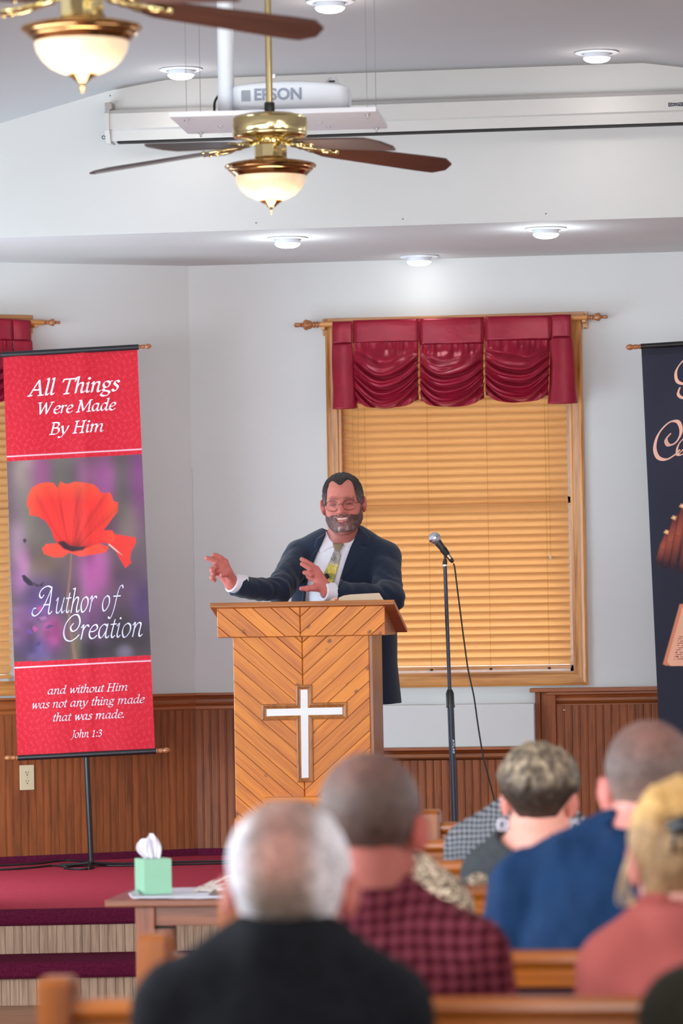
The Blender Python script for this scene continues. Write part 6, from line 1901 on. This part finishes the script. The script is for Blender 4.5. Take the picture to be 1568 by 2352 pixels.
# tattoo on the woman's back: flat ink on the skin, just below the nape
def put_tattoo():
    t = p_w; body = [c for c in t.children if c.name.startswith('body')][0]
    me = body.data
    co_ = np.empty(len(me.vertices) * 3, dtype=np.float32); me.vertices.foreach_get('co', co_); co_ = co_.reshape(-1, 3)
    ca = me.color_attributes['Col']; cc = np.empty(len(co_) * 4, dtype=np.float32); ca.data.foreach_get('color', cc); cc = cc.reshape(-1, 4)
    # local x,z of the pixels
    L = Lf(t.location, 0.0); D = (Vector(t.location) - CP).dot(V0) - .08
    S = [(1262, 1919), (1272, 1922), (1280, 1917), (1288, 1921), (1297, 1916)], [(1280, 1918), (1284, 1928), (1290, 1931)], [(1276, 1920), (1283, 1925)]
    m = np.zeros(len(co_))
    for st_ in S:
        for a, b in zip(st_[:-1], st_[1:]):
            A_ = L(a[0], a[1], D); B_ = L(b[0], b[1], D)
            p = co_[:, [0, 2]]; a_ = np.array([A_[0], A_[2]]); ab = np.array([B_[0] - A_[0], B_[2] - A_[2]])
            h = np.clip(((p - a_) @ ab) / (ab @ ab), 0, 1); d = np.linalg.norm(p - a_ - h[:, None] * ab, axis=1)
            m = np.maximum(m, np.clip(1.6 - d / .0030, 0, 1) * (co_[:, 1] < 0))
    cc[:, :3] = cc[:, :3] * (1 - .75 * m[:, None]); ca.data.foreach_set('color', cc.ravel())
put_tattoo()

# ---- the man at the pulpit ------------------------------------------------------
DPP = 17.25
opp = at(797, 2010, DPP); opp.z = Z_ST
LP_ = Lf(opp, YAW)
def P(px, py, dd=0.0): return A3(LP_(px, py, DPP + dd))
pastor = thing('person', 'smiling bearded man in glasses, navy suit and patterned tie, gesturing at the pulpit', 'person', opp, YAW)
PH = 1.08
phc = P(788.5, 1161, -.03)
PR = roty(-.065) @ rotz(PI - .10) @ rotx(-.05)
def ph(p): return ((p - phc) @ PR) / PH
def unh(v): return Vector(tuple(phc + (PR @ A3(v)) * PH))
nbase = P(783, 1262, .03)
chest = P(783, 1345, .04); belly = P(792, 1450, .05)
shL0, shL = P(762, 1246, .03), P(690, 1278, .05)
shR0, shR = P(818, 1240, .03), P(880, 1283, .03)
elL = P(640, 1357, -.20); wrL = P(537, 1347, -.36)
elR = P(893, 1375, -.16); wrR = P(757, 1358, -.33)
def ptorso(p, g):
    d = ell(p, chest, (.196 + g, .130 + g, .235 + g))
    d = smin(d, ell(p, belly, (.190 + g, .150 + g, .22 + g)), .08)
    d = smin(d, seg(p, shL0, shL, .042 + g, .054 + g), .05)
    d = smin(d, seg(p, shR0, shR, .042 + g, .056 + g), .05)
    return d
def parms(p, g, k=.03):
    a = smin(seg(p, shL, elL, .052 + g, .040 + g), seg(p, elL, wrL, .040 + g, .027 + g), k)
    b = smin(seg(p, shR, elR, .056 + g, .043 + g), seg(p, elR, wrR, .043 + g, .027 + g), k)
    return a, b
def hand(p, w, ks, fs, th, r=.0115):
    d = None
    for k_ in ks:
        e = seg(p, w, k_, .021, .0125); d = e if d is None else smin(d, e, .016)
    for f_ in fs: d = smin(d, finger(p, f_, r, r * .80, .004), .0045)
    return smin(d, finger(p, th, .0165, .0095, .006), .008)
hL_w = P(531, 1340, -.37)
hL_k = [P(517, 1290, -.40), P(509, 1295, -.41), P(502, 1303, -.41), P(500, 1314, -.41), P(527, 1315, -.40)]
hL_f = [[P(517, 1290, -.40), P(506, 1281, -.415), P(498, 1277, -.42), P(491.5, 1274.5, -.425)],
        [P(509, 1295, -.41), P(495, 1289.5, -.425), P(485, 1285, -.43), P(475, 1282, -.435)],
        [P(502, 1303, -.41), P(492.5, 1303, -.435), P(486.5, 1309, -.445), P(490, 1317, -.44)],
        [P(500, 1314, -.41), P(491, 1318, -.43), P(487, 1326, -.44), P(492, 1332, -.43)]]
hL_t = [P(533, 1338, -.38), P(527, 1323, -.415), P(519, 1318, -.44), P(509, 1321, -.455)]
hR_w = P(751, 1355, -.335)
hR_k = [P(727, 1307, -.36), P(724, 1313, -.365), P(722, 1322, -.36), P(724, 1332, -.34), P(727, 1344, -.36)]
hR_f = [[P(727, 1307, -.36), P(713, 1297, -.37), P(702, 1290, -.37), P(693, 1284.5, -.37)],
        [P(724, 1313, -.365), P(711, 1306, -.385), P(702, 1300, -.385), P(693.5, 1295.5, -.385)],
        [P(722, 1322, -.36), P(714, 1320, -.38), P(706, 1316.5, -.38), P(699, 1315, -.38)],
        [P(724, 1332, -.34), P(714, 1329, -.32), P(709, 1325, -.305), P(706, 1321, -.30)]]
hR_t = [P(740, 1352, -.34), P(721, 1350, -.365), P(706, 1352, -.375), P(692, 1352, -.38)]
def pbody(p):
    d = ptorso(p, -.014)
    d = smin(d, seg(p, nbase, phc + A3((.0, .0, -.075)), .064, .062), .035)
    a, b = parms(p, -.002)
    d = smin(smin(d, a, .03), b, .03)
    d = smin(d, hand(p, hL_w, hL_k, hL_f, hL_t), .012)
    d = smin(d, hand(p, hR_w, hR_k, hR_f, hR_t), .012)
    near = (np.abs(p - phc).max(1) < .22)
    h = np.full(len(p), .25, dtype=np.float32)
    if near.any():
        q = ph(p[near])
        hh = face_detail(q, head_core(q))
        for sx in (-1, 1): hh = smin(hh, ear_sdf(q, sx), .004)
        h[near] = hh * PH
    return smin(d, h, .015)
def pcol(v):
    q = ph(v); n = noise3(v, 70)[:, None]; c = np.tile(np.array(lin('#c07468')), (len(v), 1))
    def mixto(c, hexc, m): m = np.clip(m, 0, 1)[:, None]; return c * (1 - m) + np.array(lin(hexc)) * m
    hd = (np.abs(q).max(1) < .16)
    red = np.exp(-((q[:, 0]) / .02) ** 2 - ((q[:, 1] - .115) / .03) ** 2 - ((q[:, 2] + .016) / .016) ** 2)
    ck = np.exp(-((np.abs(q[:, 0]) - .042) / .02) ** 2 - ((q[:, 2] + .018) / .018) ** 2) * (q[:, 1] > .03)
    ears = np.clip((np.abs(q[:, 0]) - .072) / .01, 0, 1) * (np.abs(q[:, 2]) < .045) * hd
    c = mixto(c, '#b8544c', (.45 * red + .45 * ck + .55 * ears) * hd)
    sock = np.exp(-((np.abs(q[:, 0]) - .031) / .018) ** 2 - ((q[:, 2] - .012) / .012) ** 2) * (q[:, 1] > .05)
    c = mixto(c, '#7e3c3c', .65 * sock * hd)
    # brows
    br = np.exp(-((np.abs(q[:, 0]) - .030) / .019) ** 4 - ((q[:, 2] - (.030 - .10 * np.abs(np.abs(q[:, 0]) - .028))) / .0045) ** 2) * (q[:, 1] > .05)
    c = mixto(c, '#5e3a36', .85 * br * hd)
    lips = np.exp(-((q[:, 0]) / .028) ** 4 - ((q[:, 2] + .0515 - 13.0 * q[:, 0] ** 2) / .009) ** 2) * (q[:, 1] > .08)
    c = mixto(c, '#a2525a', .6 * lips * hd)
    slit = np.exp(-((np.abs(q[:, 0]) - .031) / .012) ** 4 - ((q[:, 2] - .007) / .0030) ** 2) * (q[:, 1] > .07)
    c = mixto(c, '#2a1618', .85 * slit * hd)
    # stubble under the jaw
    st = np.clip((-.085 - q[:, 2]) / .02, 0, 1) * (q[:, 2] > -.15) * (q[:, 1] > -.02) * (np.abs(q[:, 0]) < .08)
    c = mixto(c, '#8a5552', .5 * st)
    mouth = np.exp(-((q[:, 0]) / .022) ** 4 - ((q[:, 2] + .0495) / .004) ** 2) * (q[:, 1] > .07) * (q[:, 1] < .099)
    c = mixto(c, '#3a1418', .8 * mouth)
    hnd = np.minimum(np.linalg.norm(v - hL_w, axis=1), np.linalg.norm(v - hR_w, axis=1)) < .17
    c = np.where(hnd[:, None], c * np.array((1.0, .86, .92)), c)
    return c * (.93 + .14 * n)
lo_b = A3((P(462, 1300, 0)[0], -.56, .70)); hi_b = A3((P(935, 1300)[0], .26, phc[2] + .155))
sdf_mesh('body', pbody, lo_b, hi_b, .0032, m_skin, pastor, pcol, 1, slack=1.35)
# teeth, eyes
sdf_mesh('teeth', lambda p: ell(ph(p), (0, .0925, -.0478), (.0230, .0110, .0050)) * PH, phc - .13, phc + .13, .002, plain('teeth', '#e9dcd4', .3), pastor)
for sx in (-1, 1):
    c = unh((sx * .031, .0715, .0085))
    bm = bmesh.new(); bmesh.ops.create_uvsphere(bm, u_segments=24, v_segments=16, radius=.0125 * PH); 
    for v in bm.verts: v.co += c
    bm_obj('eye', bm, plain('eye_dark', '#3a2420', .2), pastor, True)
# hair
def phair(q):
    d = head_core(q) - .0042 - .0022 * (noise3(q, 110) - .5) * 2
    ax = np.abs(q[:, 0])
    zf_ = np.interp(ax, [0, .008, .018, .028, .038, .046, .053, .059, .064, .08], [.082, .084, .093, .099, .099, .090, .068, .036, .008, .0])
    zs_ = hairline(q, [(-.10, -.070), (-.06, -.062), (-.03, -.045), (-.012, .022), (.004, .028), (.016, .006), (.036, -.004), (.05, .0)])
    k = sstep(q[:, 1], .026, .040)
    zb = zs_ * (1 - k) + zf_ * k
    return smax(d, (zb - q[:, 2]) * .7, .005)
def phcol(q):
    n = noise3(q * A3((1, 1, .5)), 120)[:, None]
    s_ = np.clip((.065 - q[:, 2]) / .05, 0, 1)[:, None]
    c = np.array(lin('#231a19')) * (1 - s_) + np.array(lin('#574c4c')) * s_
    return c * (.7 + .6 * n)
sdf_mesh('hair', lambda p: phair(ph(p)) * PH, phc - .15, phc + .16, .0030, m_hair, pastor, lambda v: phcol(ph(v)))
def pbeard(q):
    d = head_core(q)
    for sx in (-1, 1): d = smin(d, sph(q, (sx * .040, .062, -.022), .022), .018)
    d = smin(d, ell(q, (0, .086, -.046), (.030, .016, .022)), .01) - .0024 - .0016 * (noise3(q, 140) - .5) * 2
    zb = np.interp(q[:, 1], [-.01, .012, .03, .05, .072, .090, .13], [-.04, .012, -.006, -.028, -.038, -.031, -.029])
    d = smax(d, (q[:, 2] - zb) * .8, .004)
    d = smax(d, .004 - q[:, 1], .004)
    d = smax(d, (-.103 - q[:, 2]) * .8, .006)
    d = smax(d, -chain(q, [(-.027, .09, -.0405), (-.013, .100, -.0490), (0, .104, -.0515), (.013, .100, -.0490), (.027, .09, -.0405)], [.003, .0055, .0065, .0055, .003], .003), .003)
    d = smax(d, -ell(q, (0, .108, -.018), (.014, .03, .012)), .003)
    return d
def pbcol(q):
    n = noise3(q, 110)[:, None]; ax = np.abs(q[:, 0])
    c = np.tile(np.array(lin('#6b4c48')), (len(q), 1))
    side = np.clip((ax - .03) / .02, 0, 1)[:, None]
    c = c * (1 - side * .55) + np.array(lin('#4a3334')) * side * .55
    chin = np.exp(-(q[:, 0] / .020) ** 2 - ((q[:, 2] + .072) / .014) ** 2)[:, None]
    c = c * (1 - chin * .6) + np.array(lin('#93595a')) * chin * .8
    w_ = np.exp(-((ax - .0165) / .0055) ** 2 - ((q[:, 2] + .084) / .009) ** 2)[:, None]
    c = c * (1 - w_ * .8) + np.array(lin('#b09a96')) * w_ * .8
    ck = np.clip((q[:, 2] + .045) / .03, 0, 1)[:, None] * side
    c = c * (1 - ck * .35) + np.array(lin('#8a5450')) * ck * .35
    return c * (.65 + .7 * n)
sdf_mesh('beard', lambda p: pbeard(ph(p)) * PH, phc - .14, phc + .14, .0028, m_hair, pastor, lambda v: pbcol(ph(v)))
# glasses
gl = bpy.data.objects.new('glasses', None); COL.objects.link(gl); gl.parent = pastor; gl['label'] = 'thin metal-rimmed glasses'
m_rim = plain('bronze_wire', '#6a4038', .3, .7)
for sx in (-1, 1):
    ring = []
    for i in range(28):
        a = i * 2 * PI / 28
        ex_ = .0250 * math.copysign(abs(math.cos(a)) ** .85, math.cos(a)); ez_ = .0205 * math.copysign(abs(math.sin(a)) ** .85, math.sin(a))
        ring.append(unh((sx * .0330 + ex_, .1105 - abs(sx * .0330 + ex_) ** 2 * 4.2, .0035 + ez_)))
    tube('rim', ring + [ring[0]], .0011, m_rim, gl, 8, cap=False)
    bm = bmesh.new(); bm.faces.new([bm.verts.new(p) for p in ring]); bm_obj('lens', bm, glass_material('spectacle_lens', (.96, .95, .94, 1), .004), gl)
    tube('temple_arm', [unh((sx * .0575, .096, .008)), unh((sx * .0680, .084, .009)), unh((sx * .0790, .03, .008)), unh((sx * .0815, -.004, .010))], .0012, m_rim, gl, 6)
tube('bridge', [unh((-.0085, .1105, .006)), unh((0, .1135, .010)), unh((.0085, .1105, .006))], .0011, m_rim, gl, 8, 6)

# suit
m_suit = plain('navy_suit_cloth', '#1a2336', .88, var=.22, vscale=260, bump=.35, bscale=700, spec=.2, sheen=.15)
m_lapel = m_suit
def XZ(px, py, dd): q = P(px, py, dd); return (float(q[0]), float(q[2]))
OPEN = [XZ(a, b, -.12) for a, b in ((747, 1228), (738, 1250), (728, 1270), (717, 1297), (708, 1325), (702, 1350), (697, 1400), (699, 1480), (775, 1480), (772, 1380), (776, 1350), (781, 1328), (792, 1292), (804, 1258), (824, 1215), (785, 1190), (750, 1205))]
LAPR = [XZ(a, b, -.14) for a, b in ((826, 1210), (848, 1232), (843, 1249), (829, 1254), (842, 1260), (838, 1270), (812, 1303), (790, 1328), (776, 1352), (772, 1372), (760, 1372), (776, 1320), (800, 1250), (815, 1215))]
LAPL = [XZ(a, b, -.14) for a, b in ((750, 1222), (728, 1236), (722, 1256), (728, 1262), (716, 1274), (706, 1300), (697, 1340), (693, 1390), (705, 1390), (716, 1330), (735, 1270))]
hem = P(806, 1617, .05)
def skirt(p, g):
    # elliptical tube flaring to the hem
    t_ = np.clip((belly[2] + .05 - p[:, 2]) / (belly[2] + .05 - hem[2]), 0, 1.3)
    cx = belly[0] + (hem[0] - belly[0]) * t_; rx = .188 + .014 * t_ + g; ry = .150 + .02 * t_ + g
    q = np.stack([(p[:, 0] - cx) / rx, (p[:, 1] - .06) / ry], 1)
    r = np.linalg.norm(q, axis=1)
    d = (r - 1) * np.minimum(rx, ry)
    return smax(smax(d, hem[2] - p[:, 2], .003), p[:, 2] - (belly[2] + .10), .05)
def wrinkle(p, fr, amp):
    return amp * (noise3(p * A3((1, 1, .5)), fr) - .5)
def pl_cut(p, a, n): return (p - A3(a)) @ A3(n)
def unit(v): v = A3(v); return v / np.linalg.norm(v)
nL = unit(wrL - elL + A3((-.0, 0, .08))); nR = unit(wrR - elR + A3((0, 0, -.02)))
cutL = P(541, 1351, -.36); cutR = P(752, 1362, -.33)
def pjacket(p):
    g = .014
    d = smin(ptorso(p, g), skirt(p, g), .06)
    a, b = parms(p, g, .03)
    # sleeve folds at the elbows and the armpit
    for (e, ar, c_, n_) in ((a, 0, cutL, nL), (b, 1, cutR, nR)):
        el = elL if ar == 0 else elR
        r = np.linalg.norm(p - el, axis=1)
        w_ = np.exp(-(r / .13) ** 2)
        ax = unit((wrL - shL) if ar == 0 else A3((-.5, -.2, -.9)))
        e = e + .0032 * w_ * np.sin((p - el) @ ax * 120 + 7 * noise3(p, 14)) + wrinkle(p, 20, .016) + wrinkle(p, 45, .005)
        e = smax(e, pl_cut(p, c_, n_), .003)
        d = smin(d, e, .022)
    d = d + wrinkle(p, 9, .008)
    # armhole seam on the right of the picture
    for A_, B_ in ((P(868, 1262, -.10), P(852, 1330, -.14)), (P(700, 1262, -.08), P(690, 1330, -.12))):
        d = smax(d, -(seg(p, A_, B_, .0030, .0050)), .010)
    x, z = p[:, 0], p[:, 2]
    front = p[:, 1] - .02
    lap = np.minimum(poly_sd(x, z, LAPR), poly_sd(x, z, LAPL))
    d = d - .0055 * np.clip(.5 - lap / .003, 0, 1) * (front < 0)
    # jacket collar behind the neck
    col = np.abs(seg(p, nbase + A3((0, .01, -.05)), nbase + A3((.0, .0, .035)), .086, .078)) - .005
    col = smax(col, p[:, 2] - (nbase[2] + .030 + .42 * (p[:, 1] - nbase[1])), .004)
    d = smin(d, col, .010)
    hole = smax(smax(poly_sd(x, z, OPEN), front, .004), -(p[:, 2] - .70), .01)
    d = smax(d, -hole, .003)
    d = smax(d, -seg(p, nbase + A3((0, 0, -.04)), nbase + A3((0, 0, .14)), .077, .077), .004)
    # hollow so the shirt shows inside the opening
    d = smax(d, -ptorso(p, .0055), .002)
    return d
lo_j = A3((P(500, 1300, 0)[0], -.50, hem[2] - .03)); hi_j = A3((P(945, 1300)[0], .29, nbase[2] + .10))
sdf_mesh('suit_jacket', pjacket, lo_j, hi_j, .0040, m_suit, pastor, None, 1, slack=1.35)
m_shirt = plain('white_shirt_cotton', '#dad7e2', .8, var=.015, bump=.1)
COLL = [XZ(a, b, -.12) for a, b in ((746, 1214), (757, 1237), (771, 1252), (757, 1258), (735, 1270), (731, 1262), (740, 1236))]
COLR = [XZ(a, b, -.12) for a, b in ((826, 1214), (812, 1232), (787, 1248), (793, 1258), (806, 1268), (818, 1240), (829, 1222))]
def pshirt(p):
    d = ptorso(p, .002) + wrinkle(p, 20, .006)
    nk = np.abs(seg(p, nbase + A3((0, 0, -.05)), nbase + A3((0, -.004, .06)), .0725, .0705)) - .0050
    nk = smax(nk, p[:, 2] - (nbase[2] + .042 + .38 * (p[:, 1] - nbase[1])), .003)
    d = smin(d, nk, .008)
    x, z = p[:, 0], p[:, 2]
    cl_ = np.minimum(poly_sd(x, z, COLL), poly_sd(x, z, COLR))
    d = d - .007 * np.clip(.5 - cl_ / .003, 0, 1) * (p[:, 1] < .0)
    d = smax(d, -seg(p, nbase + A3((0, 0, -.02)), nbase + A3((0, 0, .14)), .0665, .0665), .003)
    # cuffs
    for w_, c_, n_, el in ((wrL, cutL, nL, elL), (wrR, cutR, nR, elR)):
        e = np.abs(seg(p, el, w_ + n_ * .05, .050, .032)) - .0048
        e = smax(smax(e, pl_cut(p, c_ + n_ * .026, n_), .002), -pl_cut(p, c_ - n_ * .03, n_), .002)
        d = np.minimum(d, e)
    return smax(d, belly[2] - .16 - p[:, 2], .01)
sdf_mesh('shirt', pshirt, A3((lo_j[0], -.50, belly[2] - .2)), A3((hi_j[0], .24, nbase[2] + .12)), .0042, m_shirt, pastor, None, 1, slack=1.4)
# tie: laid on the shirt front
def tiecol(v):
    n = noise3(v, 60); n2 = noise3(v + 4, 90)
    zt_, zb_ = P(770, 1262)[2], P(755, 1340)[2]
    k = np.clip((zt_ - v[:, 2]) / (zt_ - zb_), 0, 1)[:, None]
    c = np.array(lin('#9c948f')) * (1 - sstep(k, .35, .55)) + np.array(lin('#cdb83f')) * sstep(k, .35, .55)
    m = ((n > .60) & (k[:, 0] > .25)).astype(float)[:, None]
    c = c * (1 - m * .6) + np.array(lin('#5d6a44')) * m * .6
    m = ((np.abs(n2 - .5) < .035))[:, None] * 1.0
    c = c * (1 - m * .7) + np.array(lin('#e6dfc4')) * m * .7
    kn = (v[:, 2] > P(770, 1266)[2])[:, None]
    c = np.where(kn, np.array(lin('#85705a')) * (.8 + .4 * n[:, None]), c)
    bl = np.exp(-((v[:, 0] - P(768, 1280)[0]) / .010) ** 2 - ((v[:, 2] - P(768, 1280)[2]) / .02) ** 2)[:, None]
    return c * (1 - bl * .6) + np.array(lin('#3a3f58')) * bl * .6
TIE = [XZ(a, b, -.12) for a, b in ((767, 1262), (778, 1262), (783, 1275), (775, 1305), (764, 1345), (759, 1385), (742, 1385), (748, 1335), (743, 1318), (752, 1300))]
KNOT = [XZ(a, b, -.12) for a, b in ((763, 1247), (789, 1249), (784, 1258), (779, 1266), (769, 1266), (766, 1258))]
def ptie(p):
    s_ = ptorso(p, .002)
    x, z = p[:, 0], p[:, 2]
    a = smax(smax(s_ - .011, -(s_ - .0), .002), poly_sd(x, z, TIE), .002)
    b = smax(smax(s_ - .022, -(s_ + .004), .003), poly_sd(x, z, KNOT), .003)
    return np.maximum(np.minimum(a, b), p[:, 1] + .0)
sdf_mesh('tie', ptie, A3((P(735, 1300)[0], -.3, .9)), A3((P(800, 1300)[0], .05, nbase[2] + .06)), .0032, vcol_mat('patterned_tie', .5, var=.06, vscale=100, bump=0), pastor, tiecol, 1, slack=1.5)
# lapel microphone clipped to the tie
lm = P(751, 1324, -.0)
def front_y(x, z):
    ys = np.linspace(-.25, .1, 200); q = np.stack([np.full(200, x), ys, np.full(200, z)], 1).astype(np.float32)
    return float(ys[np.argmax(ptorso(q, .010) < 0)])
yl = front_y(lm[0], lm[2])
tube('lapel_microphone', [(lm[0] - .004, yl - .006, lm[2] + .006), (lm[0] - .002, yl - .016, lm[2] + .003), (lm[0] + .006, yl - .016, lm[2] - .008)], [.006, .0095, .006], m_blackrub, pastor, 16, 4)
# trousers and shoes
def ptrous(p):
    d = ell(p, (.0, .06, .84), (.17, .13, .14))
    for sx, x in ((-1, -.09), (1, .035)):
        d = smin(d, seg(p, (x, .06, .80), (x - .01, .05, .45), .092, .070), .03)
        d = smin(d, seg(p, (x - .01, .05, .45), (x - .015, .08, .06), .068, .058), .03)
    return smax(d, .035 - p[:, 2], .01)
sdf_mesh('trousers', ptrous, (-.34, -.16, .0), (.3, .28, .95), .011, m_suit, pastor)
def pshoe(p):
    d = np.minimum(ell(p, (-.105, .03, .04), (.05, .14, .05)), ell(p, (.02, .03, .04), (.05, .14, .05)))
    return np.maximum(d, .001 - p[:, 2])
sdf_mesh('shoes', pshoe, (-.2, -.14, -.02), (.12, .2, .12), .010, m_black, pastor)
